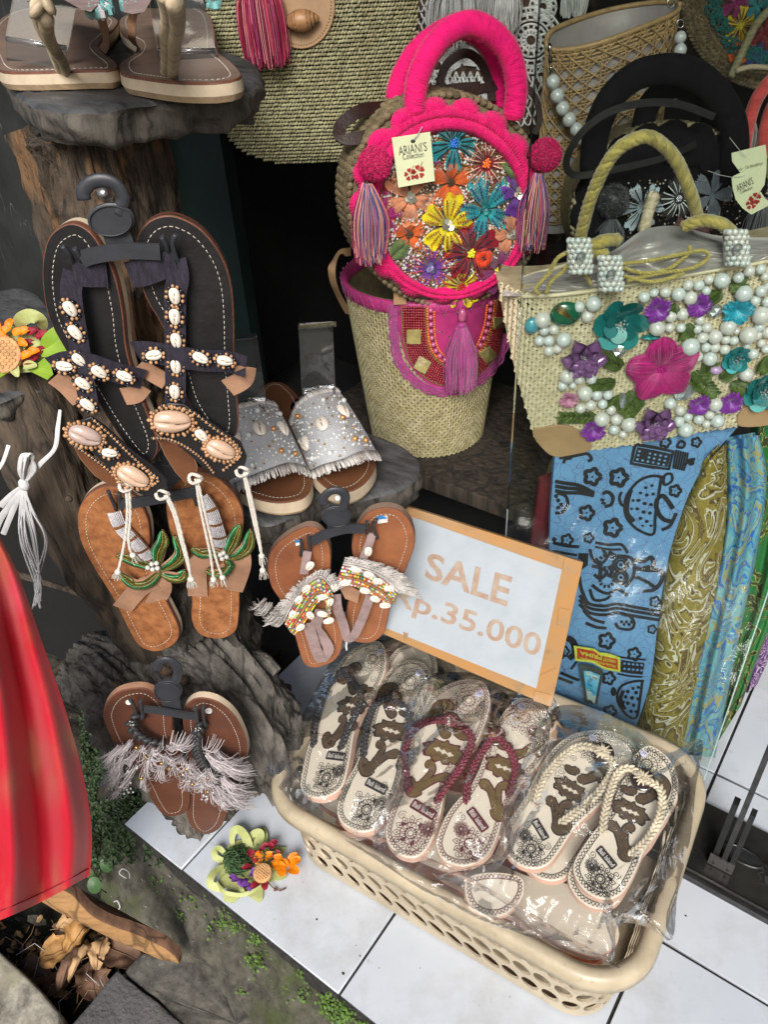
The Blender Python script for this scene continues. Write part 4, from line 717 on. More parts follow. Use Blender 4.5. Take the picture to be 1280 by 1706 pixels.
# --- pair 5: white pearl slides on the middle shelf ---
M_fab = mat('silver_canvas', (.50, .51, .53), rough=.9, var=.1, vs=300, bump=.5, bs=900, dist=.0006); M_fr = mat('frayed_yarn', (.47, .44, .41), rough=.9, bump=0, multi=[(.56, .54, .51), (.30, .27, .25), (.46, .43, .40), (.6, .58, .55)])
z2 = Zm(360, 500, 3.556)
SH = Pl(V(0, 0, .600), UPV, V(0, 1, 0))
for lab, fp, arch, sh, pos in (
    ('left', z2(250, 560, 300, 495, 380, 485, 440, 520, 490, 580, 520, 680, 540, 850, 562, 1040, 560, 1110, 520, 1165, 440, 1190, 350, 1195, 250, 1175, 150, 1135, 110, 1080, 150, 1000, 220, 850, 250, 700), (((80, 1110, 190, 1060, 320, 1010, 440, 975, 545, 1000), (.0, .026, .036, .030, .006)), ((20, 720, 90, 655, 180, 630, 290, 612, 365, 630), (.02, .045, .052, .045, .030))), [(200, 825, 95), (355, 798, 92)], (440, 720)),
    ('right', z2(440, 620, 520, 560, 600, 560, 700, 600, 780, 700, 860, 800, 935, 930, 940, 990, 900, 1060, 830, 1115, 740, 1135, 660, 1110, 600, 1060, 540, 980, 500, 850, 460, 720), (((560, 1020, 640, 985, 760, 950, 870, 905, 955, 905), (.0, .026, .036, .030, .006)), ((440, 740, 480, 640, 560, 575, 660, 545, 735, 545), (.0, .030, .050, .046, .034))), [(632, 755, 90), (780, 715, 100), (520, 830, 80)], (540, 720))):
    t = thing('slide_sandal', lab + ' brown slide with silver frayed pearl-studded band on the middle shelf', 'sandal', SH.hit(500 if lab == 'left' else 560, 780, -.01), 'pearl slides on the middle shelf')
    sole(t, SH, fp, .018, M_slidebr, [(.002, M_solebrown, .0003), (.016, M_foam, .001), (.019, M_outs, 0)], inset=.008)
    fa, ba = (PX_ := arch); FA = resample(cr([SH.hit(*zz, l) for zz, l in zip(z2(*fa[0]), fa[1])], 8), 26); BA_ = resample(cr([SH.hit(*zz, l) for zz, l in zip(z2(*ba[0]), ba[1])], 8), 26)
    nu, nv = 26, 16; G = np.zeros((nu, nv, 3))
    for j in range(nv): v = j / (nv - 1); G[:, j] = FA * (1 - v) + BA_ * v + UPV * .004 * math.sin(math.pi * v)
    # shift so the band lands where the sight lines put it despite its height
    b = MB(); b.grid(G, M_fab, flip=False); b.grid(G - UPV * .0018, M_fab); o = b.build('band', t)
    b = MB()
    for j, dv in ((0, -1), (nv - 1, 1)):
        E_ = resample(G[:, j], 90); In = resample(G[:, 1 if j == 0 else nv - 2], 90)
        for i in range(90):
            d = nz(E_[i] - In[i] + nz(E_[min(i + 1, 89)] - E_[max(i - 1, 0)]) * random.gauss(0, .0009)); l = .012 * random.uniform(.8, 1.15)
            b.tube([E_[i] - d * .002 + UPV * .001, E_[i] + d * l * .5 + UPV * .0012, E_[i] + d * l + UPV * random.uniform(-.002, .001)], .0009, M_fr, 4)
    b.build('frayed_edge', o, kind='stuff')
    def onband(u, v):
        i = u * (nu - 1); j = v * (nv - 1); i0, j0 = min(int(i), nu - 2), min(int(j), nv - 2); fi, fj = i - i0, j - j0
        q = (G[i0, j0] * (1 - fi) + G[i0 + 1, j0] * fi) * (1 - fj) + (G[i0, j0 + 1] * (1 - fi) + G[i0 + 1, j0 + 1] * fi) * fj
        a = nz(G[i0 + 1, j0] - G[i0, j0]); c = nz(G[i0, j0 + 1] - G[i0, j0]); return q, nz(np.cross(a, c)), a, c
    b = MB(); taken = []
    sh3 = [(.30, .5), (.56, .55), (.84, .52)] if lab == 'left' else [(.16, .40), (.47, .52), (.78, .60)]
    for u, v in sh3:
        q, n, a, c = onband(u, v); n = n if n[2] > 0 else -n; shell(o, SHW, q + n * .0012, n, c, .0125); taken.append((u, v, .1))
        for k in range(16): th = k / 16 * 6.283; b.ball(q + a * math.cos(th) * .0095 + c * math.sin(th) * .0135 + n * .001, .0013, M_wb, 6, 4)
    for k in range(420):
        u, v = random.uniform(.04, .96), random.uniform(.05, .95); r = random.choice([.0011, .0013, .0016, .0016, .002]); 
        if any(abs(u - x) < s and abs(v - y) < s * 1.6 for x, y, s in taken): continue
        taken.append((u, v, .028)); q, n, a, c = onband(u, v); n = n if n[2] > 0 else -n; b.ball(q + n * r * .4, r, random.choice([M_pearl, M_pearlb, M_wb, M_bpale]) if False else random.choice([M_pearl, M_pearlb, M_pearl, M_bgold]) if r < .0019 else M_pearlb, 8, 5)
    b.build('seed_pearl', o, kind='stuff')
    for u, v, m in [(.25, .85, 1), (.62, .85, 0), (.08, .5, 0), (.70, .5, 1), (.45, .5, 0), (.85, .15, 1), (.4, .12, 0), (.18, .15, 0), (.92, .8, 0), (.68, .18, 1)]:
        q, n, a, c = onband(u, v); n = n if n[2] > 0 else -n; bb = MB(); bb.ball(q + n * .002, .0036, M_goldp if m else M_pearlb, 12, 8) if False else bb.ball(q + n * .002, .0036, (M_gp := globals().get('M_gp') or mat('gold_pearl', (.55, .27, .09), rough=.2, metal=.3, bump=0, coat=.8)) if m else M_pearlb, 12, 8); bb.build('pearl', o)
M_acr = thinfilm('clear_acrylic', (.88, .9, .91), gl=.07, rough=.06, edge=.3, bs=14, bump=.05, milky=.05)
def acrylic(label, pts, top, foot, w=.0018, n=None, S=None):
    """bent clear acrylic riser: upright panel, lip at the top, foot at the bottom"""
    t = thing('acrylic_stand', label, 'display stand', S.hit(*pts[0]))
    b = MB(); P = [S.hit(x, y) for x, y in pts]; b.prism(P, S.n, [(w, M_acr, 0)], top=M_acr, bot=M_acr); b.build('panel', t)
    b = MB(); a, c = S.hit(*top[0]), S.hit(*top[1]); e = nz(np.cross(S.n, S.v)); lip = S.n * .012; b.prism([a, c, c + lip, a + lip], S.v, [(w, M_acr, 0)], top=M_acr, bot=M_acr); b.build('lip', t)
    b = MB(); a, c = S.hit(*foot[0]), S.hit(*foot[1]); b.prism([a, c, c + S.n * .05 - S.v * .012, a + S.n * .05 - S.v * .012], S.v, [(w, M_acr, 0)], top=M_acr, bot=M_acr)
    b.tube([a, c], .0016, M_acr, 6); b.build('foot', t)
SA = HP(530, 600, .99); acrylic('clear acrylic riser standing in the right pearl slide', z2(510, 575, 488, 140, 690, 128, 710, 560)[::-1], z2(490, 145, 712, 128), z2(512, 525, 706, 500), S=SA)
SA2 = HP(420, 620, .96); acrylic('clear acrylic riser behind the left pearl slide, beside the black sandal', z2(130, 640, 60, 215, 240, 200, 300, 610)[::-1], z2(60, 215, 242, 195), z2(120, 595, 292, 570), S=SA2)
# ---------------- woven bags in the shop ----------------
def inpoly(x, y, P):
    c = False; n = len(P); j = n - 1
    for i in range(n):
        if (P[i][1] > y) != (P[j][1] > y) and x < (P[j][0] - P[i][0]) * (y - P[i][1]) / (P[j][1] - P[i][1]) + P[i][0]: c = not c
        j = i
    return c
def fur(b, c, r, n, m, L, rr=.0004, seg=3, squash=1.0):
    for i in range(n):
        d = nz(np.random.normal(size=3)); l = r + L * random.uniform(.4, 1); q = d + np.random.normal(size=3) * .15; b.tube([c + d * r * .8, c + d * r * 1.02 * .98 + d * L * .3, c + nz(q) * l], rr, m, seg, caps=False)
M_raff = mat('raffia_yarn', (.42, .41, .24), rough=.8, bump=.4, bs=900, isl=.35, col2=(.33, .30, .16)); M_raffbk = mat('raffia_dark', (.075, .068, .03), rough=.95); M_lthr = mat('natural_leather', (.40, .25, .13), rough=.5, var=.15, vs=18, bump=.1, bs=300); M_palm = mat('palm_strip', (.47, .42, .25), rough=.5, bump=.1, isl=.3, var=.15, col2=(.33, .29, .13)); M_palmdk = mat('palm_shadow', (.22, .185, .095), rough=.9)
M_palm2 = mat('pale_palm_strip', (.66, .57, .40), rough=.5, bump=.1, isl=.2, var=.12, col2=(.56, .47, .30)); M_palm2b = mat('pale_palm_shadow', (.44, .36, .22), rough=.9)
def stitches(b, S, poly, du, dv, ln, wd, ang, m, bulge=None, lift=0.0, seg=6, rg=4, jit=.15, alt=None):
    """rows of slanted yarn stitches filling polygon (plane coordinates)"""
    P = np.array(poly); x0, y0 = P.min(0); x1, y1 = P.max(0); r = 0; y = y0
    while y < y1:
        x = x0 + (du * .5 if r % 2 else 0); k = 0
        while x < x1:
            if inpoly(x, y, poly):
                a = ang if alt is None else (ang if alt(r, k) else -ang); a += random.gauss(0, .08)
                h = lift + (bulge(x, y) if bulge else 0); c = S.to3(x + random.gauss(0, du * jit * .3), y + random.gauss(0, dv * jit * .3), h)
                d = S.u * math.cos(a) + S.v * math.sin(a); e = np.cross(S.n, d); b.ell(c, [d * ln * .5, e * wd * .5, S.n * wd * .42], m, seg, rg)
            x += du; k += 1
        y += dv; r += 1
    return b
# --- big raffia bag ---
RB = HP(530, 120, 1.11, yaw=-4, tilt=4)
rb = thing('raffia_bag', 'large olive raffia crochet shoulder bag with leather flap and red tassel', 'bag', RB.hit(480, 268))
ol = PX(349, -120, 350, 40, 356, 140, 372, 205, 410, 250, 470, 271, 540, 271, 600, 255, 650, 205, 680, 120, 696, 30, 700, -120)
P2 = [RB.h2(x, y) for x, y in ol]; P2 = resample(cr(P2, 5), 90); cx = (P2[:, 0].min() + P2[:, 0].max()) / 2; hwR = (P2[:, 0].max() - P2[:, 0].min()) / 2
bul = lambda x, y: .04 * math.sqrt(max(0, 1 - ((x - cx) / (hwR * 1.04)) ** 2)) * min(1, max(0, (y - P2[:, 1].min()) / .05)) ** .5
b = MB(); n = len(P2); mid = P2.mean(0)
G = [[RB.to3(*(mid + (p - mid) * s), bul(*(mid + (p - mid) * s)) - .004) for p in P2] for s in np.linspace(1, .02, 14)]; b.grid(G, M_raffbk)
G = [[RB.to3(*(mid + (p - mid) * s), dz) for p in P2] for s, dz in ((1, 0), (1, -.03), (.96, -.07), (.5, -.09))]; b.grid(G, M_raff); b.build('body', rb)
b = MB(); stitches(b, RB, [tuple(p) for p in P2], .0046, .0049, .0070, .0039, .55, M_raff, bul, .0005, 7, 4); b.build('crochet_stitches', rb, kind='stuff')
fl2 = MB(); c = PX(*sum([[502 + math.cos(a) * 56, 10 + math.sin(a) * 72] for a in np.linspace(0, 6.283, 48, False)], [])); LF = RB.off(.046)
fl2.prism([LF.hit(x, y) for x, y in c][::-1], LF.n, [(.003, M_lthr, 0)], top=M_lthr, bevel=.0008); F = fl2.build('leather_flap', rb); b = MB()
for a in np.linspace(0, 6.283, 72, False): b.ell(LF.hit(502 + math.cos(a) * 50, 10 + math.sin(a) * 66, .0002), [LF.u * .0009, LF.v * .0009, LF.n * .0005], M_slit, 6, 4)
b.build('stitch_hole', F, kind='stuff')
M_toggle = mat('carved_wood', (.42, .22, .10), rough=.4, var=.3, vs=60, stretch=(1, 1, 1), bump=.1); a0, a1 = LF.hit(472, 40, .012), LF.hit(532, 30, .012)
b = MB(); t = np.linspace(0, 1, 26); b.tube([a0 + (a1 - a0) * s for s in t], .0125 * np.sin(np.clip(t * .96 + .02, 0, 1) * math.pi) ** .8 * 1.0 + .0008 - .0012 * (np.cos(t * 50) > .93) * (abs(t - .5) > .18), M_toggle, 14)
for s in (.12, .2, .28, .36, .68, .78, .88): q = a0 + (a1 - a0) * s; d = nz(a1 - a0); x = nz(np.cross(d, LF.n)); r = .0125 * math.sin((s * .96 + .02) * math.pi) ** .8 + .0003; b.tube([q + (x * math.cos(w) + np.cross(d, x) * math.sin(w)) * r for w in np.linspace(0, 6.283, 20, False)], .0006, M_slit, 4, closed=True)
b.build('toggle', F)
M_rt = mat('red_tassel', (.3, .02, .05), rough=.7, bump=0, multi=[(.38, .02, .06), (.55, .10, .14), (.22, .01, .03), (.45, .03, .10), (.5, .2, .22), (.3, .02, .12)])
b = MB(); tassel(b, LF.hit(422, -60, .015), V(.06, 0, -1), .112, .032, M_rt, 420, .0007, 1.0, bend=.04); b.build('tassel', rb, kind='stuff')
# --- white crochet bag ---
WB = HP(800, 90, 1.42, yaw=-4); M_white = mat('white_cotton', (.78, .80, .78), rough=.9, bump=0, isl=.15); M_lin = mat('brown_lining', (.10, .062, .04), rough=.95, var=.5, vs=40)
wb = thing('crochet_bag', 'white openwork crochet bag with tassels over brown lining behind the pink handles', 'bag', WB.hit(800, 230))
b = MB(); P = [WB.hit(x, y) for x, y in cr(PX(694, -80, 696, 60, 700, 150, 740, 235, 800, 262, 870, 232, 905, 190, 925, 60, 930, -80), 4)]; b.prism(P, WB.n, [(.05, M_lin, 0)], top=M_lin); b.build('lining', wb)
b = MB()
def wt(pts, r=.0016, l=.003): b.tube([WB.hit(x, y, l + random.uniform(-.0008, .0012)) for x, y in pts], r * 1.35, M_white, 4)
def netrow(x0, x1, y0, y1, s, skew=0):
    y = y0; r = 0
    while y < y1:
        x = x0 + (s / 2 if r % 2 else 0)
        while x < x1:
            wt([(x, y), (x + s * .25, y + s * .75), (x + s * .5, y + s * .95)], .0015); wt([(x + s, y), (x + s * .75, y + s * .75), (x + s * .5, y + s * .95)], .0015); x += s
        y += s * .95; r += 1
netrow(696, 745, -10, 80, 11); netrow(700, 870, 120, 205, 12); netrow(872, 912, 110, 205, 15)
def motif(cx_, cy_, R, n, rings=((.18, .3), (.34, .62), (.66, 1.0)), a0=0, a1=6.283):
    for (r0, r1) in rings[1:]:
        for k in range(n):
            a = a0 + (a1 - a0) * k / n; wt([(cx_ + math.cos(a) * R * r0, cy_ + math.sin(a) * R * r0 * 1.05), (cx_ + math.cos(a) * R * r1, cy_ + math.sin(a) * R * r1 * 1.05)], .0019)
        A = np.linspace(a0, a1, n * 3 + 1); wt([(cx_ + math.cos(a) * R * r1, cy_ + math.sin(a) * R * r1 * 1.05) for a in A], .0018); wt([(cx_ + math.cos(a) * R * r0, cy_ + math.sin(a) * R * r0 * 1.05) for a in A], .0015)
motif(885, 68, 26, 14); motif(885, 68, 52, 18, ((0, 0), (.62, .78), (.84, 1.0))); motif(770, 108, 30, 18, ((0, 0), (.12, .9), (.95, 1.02)), 2.6, 6.6); motif(838, 10, 26, 14); motif(735, 30, 24, 12); motif(905, 12, 22, 12); motif(800, 165, 26, 16); motif(835, 60, 26, 12); motif(728, 110, 26, 14)
for x in range(745, 905, 13): wt([(x, 128), (x + 5, 150), (x - 2, 172)], .002)
b.build('openwork', wb, kind='stuff')
for x, y, L, R in ((760, -45, .105, .045), (825, -40, .085, .03), (840, -30, .07, .03), (960, -30, .05, .02)):
    b = MB(); tassel(b, WB.hit(x, y, .02), V(0, 0, -1), L, R, M_white, 260, .0011, 1.1, bend=.06); b.build('tassel', wb, kind='stuff')
# --- pale cane bag ---
CB = HP(1020, 180, 1.36, yaw=0, tilt=3); M_cane = mat('cane', (.50, .33, .15), rough=.45, bump=.1, var=.2, vs=60, isl=.12); M_satin = mat('grey_satin', (.40, .36, .34), rough=.35, var=.25, vs=14, bump=.3, bs=30, dist=.004, sheen=.5, col2=(.28, .25, .25)); M_chrome = mat('chrome', (.6, .6, .6), rough=.12, metal=1, bump=0)
cb = thing('cane_bag', 'pale cane webbing bucket bag with big pearl strap and grey satin lining', 'bag', CB.hit(1020, 330))
rimF = PX(910, 68, 916, 82, 950, 83, 1000, 72, 1060, 50, 1105, 32, 1128, 20, 1133, 8); rimB = PX(1133, 8, 1120, 4, 1080, 6, 1020, 16, 960, 34, 920, 52, 910, 68)
bow = lambda x: .045 * math.sin(max(0, min(1, (x - 908) / 224)) * math.pi) ** .6
FR = [CB.hit(x, y, bow(x)) for x, y in cr(rimF, 5)]; BK = [CB.hit(x, y, -.09 * math.sin(max(0, min(1, (x - 905) / 230)) * math.pi) ** .6) for x, y in cr(rimB, 5)]
b = MB(); loop = FR + BK[1:-1]; b.tube(loop, .0042, M_cane, 8, closed=True)
for dz in (.008, .014, .02): b.tube([q - UPV * dz for q in FR], .0022, M_cane, 6)
b.build('rim', cb)
b = MB(); FL = [q - UPV * .3 for q in FR]; T_ = [q - nz(q - CAM0) * 0 for q in FR]; b.grid(np.stack([np.array(FR) - CB.n * .004, np.array(FL) - CB.n * .004], 0), M_satin); bk = resample(BK, len(FR))[::-1]; b.grid(np.stack([bk - UPV * .003, bk - UPV * .06 + CB.n * .01, bk - UPV * .15 + CB.n * .02], 0), M_satin); b.build('lining', cb)
b = MB(); C0 = np.array(FR); nF = len(C0)
def cpos(u, z, l=0.0):
    i = min(max(u, 0), .9999) * (nF - 1); k = int(i); q = C0[k] * (1 - i + k) + C0[k + 1] * (i - k); return q - UPV * z + CB.n * l
Lf = plen(C0); st = .0195; r_ = .0012
z = .006
while z < .28:
    for o in (-.0022, .0022): b.tube([cpos(u, z + o, .001 + .0008 * math.sin(u * 90 + z * 500)) for u in np.linspace(0, 1, 40)], r_, M_cane, 4, caps=False)
    z += st
nu = int(Lf / st)
for k in range(nu + 1):
    for o in (-.0022, .0022): u = (k * st + o) / Lf; b.tube([cpos(u, z, .0022 + .0008 * math.sin(z * 300 + k)) for z in np.linspace(0, .28, 20)], r_, M_cane, 4, caps=False)
for k in range(-16, nu + 17):
    for sg in (-1, 1):
        P = [cpos((k * st + st / 2 + sg * z) / Lf, z + .006, .0034 + (.001 if sg > 0 else 0)) for z in np.linspace(0, .27, 30) if 0 <= (k * st + st / 2 + sg * z) / Lf <= 1]
        if len(P) > 2: b.tube(P, .0012, M_cane, 4, caps=False)
b.build('cane_webbing', cb, kind='stuff')
b = MB()
for y0, y1 in ((72, 110), (110, 125)): b.tube([CB.hit(916 + (y - 72) * .05, y, .055) for y in np.linspace(y0, y1, 5)], [.002, .004, .002, .004, .002], M_chrome, 8)
for q in ((1118, 6), (1134, 40)): P = [CB.hit(q[0] + math.cos(a) * 6, q[1] + math.sin(a) * 7, .03) for a in np.linspace(0, 6.283, 16, False)]; b.tube(P, .0013, M_chrome, 6, closed=True)
b.build('clasp', cb)
for x, y, r, l in ((922, 137, 11.5, .06), (929, 160, 11.5, .06), (938, 181, 11.5, .06), (949, 200, 11.5, .06), (961, 216, 11, .06), (974, 233, 11.5, .06), (990, 242, 10, .055), (1134, 63, 10, .04), (1134, 84, 10.5, .04), (1136, 105, 10, .04), (1122, 160, 9, .05), (1115, 172, 7, .05)):
    c = CB.hit(x, y, l); b = MB(); b.ball(c, r / 1300 * (c - CAM0) @ CF, M_pearlb, 18, 12); b.build('pearl', cb)
# --- teal trimmed round bag top right + coral handle bag ---
M_braid = mat('seagrass', (.22, .17, .095), rough=.75, bump=.4, bs=500, isl=.35, col2=(.13, .10, .05)); M_teal = mat('teal_wool', (.0, .17, .15), rough=.95, bump=.3, bs=500, sheen=.5, isl=.2); M_yarn = {}
def yarn(name, c): 
    if name not in M_yarn: M_yarn[name] = mat('thread_' + name, c, rough=.55, bump=0, isl=.28, sheen=.3)
    return M_yarn[name]
def straw_rows(b, S, rows, w, m=M_braid):
    for row in rows:
        P = cr([S.hit(x, y, l) for x, y, l in row], 6); N = S.n; braid(b, np.array(P), w, N, m, w * .3, w * .6)
def flower(par, S, cx_, cy_, R, npet, col, lift=.003, rot=0, acc=None, centre=None, wid=.62, nth=11, dn=5, name='embroidered_flower', notch=.12, half=None, accn=3, r3=.0009):
    """petals of long satin stitches; R in px"""
    b = MB(); c2 = S.h2(cx_, cy_); Rm = np.linalg.norm(S.h2(cx_ + R, cy_) - c2); C = S.to3(*c2, lift)
    for p in range(npet):
        a0 = rot + 6.283 * p / npet + random.gauss(0, .04)
        if half and not half(a0): continue
        rr = Rm * random.uniform(.92, 1.05)
        bp = [C]
        for k in range(13):
            s = (k / 12 - .5) * 2; a = a0 + s * wid * math.pi / npet * 1.22; bp.append(C + (S.u * math.cos(a) + S.v * math.sin(a)) * rr * .97 * (1 - .45 * s ** 4 - notch * math.exp(-(s / .25) ** 2)) - S.n * .0012)
        b.poly(bp, col)
        for k in range(nth):
            s = (k / (nth - 1) - .5) * 2; a = a0 + s * wid * math.pi / npet * 1.22; L_ = rr * (1 - .45 * s ** 4 - notch * math.exp(-(s / .25) ** 2)) * random.uniform(.94, 1.03)
            d = S.u * math.cos(a) + S.v * math.sin(a); q0 = C + (S.u * math.cos(a0 + s * .5) + S.v * math.sin(a0 + s * .5)) * Rm * .10; q1 = C + d * L_ - S.n * .0025; mid = (q0 + q1) / 2 + S.n * .0016
            wth = L_ * wid * 3.4 / npet / nth
            b.tube([q0, mid, q1], [wth * .35, wth * .62, wth * .42], col, 4, up=S.n, flat=.5)
        if acc:
            for s in np.linspace(-.55, .55, accn):
                a = a0 + s * .62; d = S.u * math.cos(a) + S.v * math.sin(a)
                if acc[1] == 'line': b.tube([C + d * Rm * .25 + S.n * .0018, C + d * Rm * .5 + S.n * .0028, C + d * Rm * .8 + S.n * .0006], .00085, acc[0], 4)
                else:
                    for t in np.linspace(.35, .75, 6): b.ball(C + d * Rm * t + S.n * .0026, .0012, acc[0], 5, 4)
    if centre:
        kind, m = centre
        if kind == 'beads':
            for i in range(13): a = i * 2.4; q = C + (S.u * math.cos(a) + S.v * math.sin(a)) * .0016 * math.sqrt(i) + S.n * .003; b.ball(q, .0019, m, 7, 5)
        elif kind == 'small':
            for i in range(22): a = i * 2.4; q = C + (S.u * math.cos(a) + S.v * math.sin(a)) * .0011 * math.sqrt(i) + S.n * .002; b.ball(q, .0012, m, 6, 4)
        elif kind == 'sequin':
            for i in range(7):
                a = i * 2.4; q = C + (S.u * math.cos(a) + S.v * math.sin(a)) * .0024 * math.sqrt(i) + S.n * (.0025 + .0004 * (i % 3)); tl_ = nz(S.n + S.u * random.gauss(0, .3) + S.v * random.gauss(0, .3)); e = nz(np.cross(tl_, S.v)); f = np.cross(tl_, e); b.poly([q + e * math.cos(w) * .0036 + f * math.sin(w) * .0036 for w in np.linspace(0, 6.283, 12, False)], m)
            b.ball(C + S.n * .004, .0016, M_crys, 6, 4, False)
    return b.build(name, par)
M_crys = mat('crystal', (.75, .78, .8), rough=.05, metal=.75, bump=0, isl=.3); M_seq = mat('iridescent_sequin', (.62, .62, .48), rough=.12, metal=.6, bump=0, isl=.4, coat=.8); M_seqt = mat('teal_sequin', (.04, .40, .42), rough=.12, metal=.5, bump=0, isl=.4, coat=.9); M_beadmix = mat('bead_mix', (.6, .55, .45), rough=.2, bump=0, multi=[(.55, .56, .54), (.12, .07, .03), (.6, .6, .58), (.26, .15, .06), (.16, .09, .04), (.07, .04, .02)])
TB = HP(1230, 60, 1.55, yaw=5)
tb = thing('round_bag', 'round straw bag with teal wool trim and embroidered flowers in the top right corner', 'bag', TB.hit(1230, 120))
b = MB(); P = [TB.hit(1290 + math.cos(a) * 155, 0 + math.sin(a) * 150) for a in np.linspace(0, 6.283, 60, False)][::-1]; b.prism(P, TB.n, [(.08, M_braid, .004)], top=M_braid); b.build('body', tb)
b = MB()
for rr in (150, 141, 132, 124, 116): straw_rows(b, TB, [[(1290 + math.cos(a) * rr, math.sin(a) * rr * .97, .004) for a in np.linspace(.2, 6.0, 26)]], .014)
b.build('straw_braid', tb, kind='stuff')
b = MB()
for i in range(900): a = random.uniform(1.2, 4.8); rr = random.uniform(86, 112) + 3 * math.sin(a * 9); b.ell(TB.hit(1290 + math.cos(a) * rr, math.sin(a) * rr, .012 + random.uniform(0, .004)), [TB.u * .003, TB.v * .003, TB.n * .003], M_teal, 5, 4)
b.build('wool_trim', tb, kind='stuff')
b = MB(); P = [TB.hit(1290 + math.cos(a) * 88, math.sin(a) * 88, .008) for a in np.linspace(0, 6.283, 40, False)][::-1]; b.prism(P, TB.n, [(.004, M_beadmix, 0)], top=M_brn); b.build('panel', tb)
TBf = TB.off(.012)
flower(tb, TBf, 1232, 42, 28, 5, yarn('yellow', (.75, .62, .02)), rot=.3, acc=(yarn('darkred', (.22, .01, .02)), 'line'), nth=8); flower(tb, TBf, 1236, 82, 24, 5, yarn('orange', (.8, .16, .02)), nth=8); flower(tb, TBf, 1262, 92, 22, 5, yarn('blue', (.02, .08, .35)), nth=8); flower(tb, TBf, 1226, 4, 26, 5, yarn('plum', (.35, .02, .18)), nth=8); flower(tb, TBf, 1272, 55, 24, 5, yarn('maroon', (.30, .01, .03)), nth=8); flower(tb, TBf, 1262, 10, 22, 5, yarn('sea', (.02, .35, .38)), nth=8)
b = MB(); P = cr([TB.hit(x, y, .04) for x, y in PX(1218, 128, 1236, 90, 1262, 40, 1300, 0)], 8); rope(b, P, .0085, M_raff, 5, .02, 6, .003); b.build('handle', tb)
b = MB(); P = cr([TB.hit(x, y, .05) for x, y in PX(1228, 118, 1255, 112, 1300, 116)], 8); rope(b, P, .006, M_palm2, 4, .01, 5, .002); b.build('straw_lip', tb)
KB = HP(1262, 190, 1.40, yaw=5); kb = thing('shoulder_bag', 'straw bag with coral red wrapped handles at the right edge', 'bag', KB.hit(1270, 250)); M_coral = mat('coral_yarn', (.78, .10, .09), rough=.85, bump=.5, bs=900, stretch=(.3, .3, 1), sheen=.6)
for pts in (PX(1240, 262, 1246, 215, 1262, 165, 1292, 130, 1330, 125), PX(1272, 262, 1276, 215, 1290, 175, 1320, 150)): b = MB(); b.tube(cr([KB.hit(x, y, .01) for x, y in pts], 8), .0115, M_coral, 12); b.build('handle', kb)
b = MB(); P = [KB.hit(x, y) for x, y in PX(1215, 262, 1262, 240, 1330, 240, 1340, 330, 1230, 330)]; b.prism(P[::-1], KB.n, [(.06, M_braid, 0)], top=M_braid); b.build('body', kb); b = MB(); tassel(b, KB.hit(1252, 195, .0), V(0, 0, -1), .075, .016, M_mac, 90, .0008); b.build('tassel', kb, kind='stuff')
# --- black round bag behind the pearl bag ---
BB = HP(1110, 300, 1.24, yaw=4, tilt=3); M_vel = mat('black_velvet', (.008, .008, .009), rough=.95, bump=.2, bs=600, sheen=.02, spec=.08); M_blkl = mat('black_strap', (.015, .014, .014), rough=.5)
bb = thing('round_bag', 'round straw bag with black velvet handles and black scalloped cover behind the gold rope handle', 'bag', BB.hit(1110, 480))
b = MB(); P = [BB.hit(1120 + math.cos(a) * 158, 365 + math.sin(a) * 148, 0) for a in np.linspace(0, 6.283, 60, False)][::-1]; b.prism(P, BB.n, [(.085, M_braid, .003)], top=M_vel, bot=M_braid); b.build('body', bb)
b = MB()
for rr, l in ((162, -.002), (164, -.018), (165, -.034), (165, -.05), (164, -.066)): straw_rows(b, BB, [[(1120 + math.cos(a) * rr, 365 + math.sin(a) * rr * .94, l) for a in np.linspace(2.3, 6.9, 26)]], .016, mat('pale_seagrass', (.34, .28, .17), rough=.7, bump=.3, bs=400, isl=.35) if rr == 162 else M_braid)
b.build('straw_braid', bb, kind='stuff')
for k in range(14):
    a = 2.9 + k * .30; b = MB(); c = BB.hit(1120 + math.cos(a) * 138, 365 + math.sin(a) * 128, .004); b.ell(c, [BB.u * .032, BB.v * .032, BB.n * .005], M_vel, 14, 8); b.build('velvet_scallop', bb)
for pts, l in ((PX(988, 300, 992, 230, 1015, 170, 1055, 130, 1105, 116, 1150, 122, 1190, 150, 1218, 195, 1226, 240, 1222, 300), .02), (PX(1075, 250, 1072, 210, 1085, 170, 1120, 145, 1160, 150, 1185, 180, 1190, 250), -.05)):
    b = MB(); P = cr([BB.hit(x, y, l) for x, y in pts], 8); b.tube(P, .0205 if l > 0 else .018, M_vel, 16, up=BB.n, flat=.8); b.build('handle', bb)
b = MB(); P = pathS(BB, PX(1190, 195, 1120, 172, 1040, 178, 980, 210, 945, 262, 955, 292, 1010, 285, 1100, 265, 1160, 240), 70, [.05, .06, .07, .07, .06, .05, .05, .04, .02]); b.band(P, BB.n, .010, .002, M_blkl); b.build('leather_strap', bb)
b = MB(); c = BB.hit(1022, 335, .02); b.ball(c, .022, yarn('charcoal', (.028, .03, .033)), 16, 10); fur(b, c, .022, 700, yarn('charcoal', (.03, .03, .035)), .006, .0005); b.build('pompom', bb); b = MB(); tassel(b, BB.hit(1020, 365, .02), V(0, 0, -1), .055, .02, yarn('slate', (.10, .11, .12)), 120, .0007); b.build('tassel', bb, kind='stuff')
b = MB(); tassel(b, BB.hit(1272, 330, .02), V(0, 0, -1), .09, .02, yarn('slate', (.12, .13, .14)), 120, .0007); b.build('tassel', bb, kind='stuff')
PB = BB.off(.006)
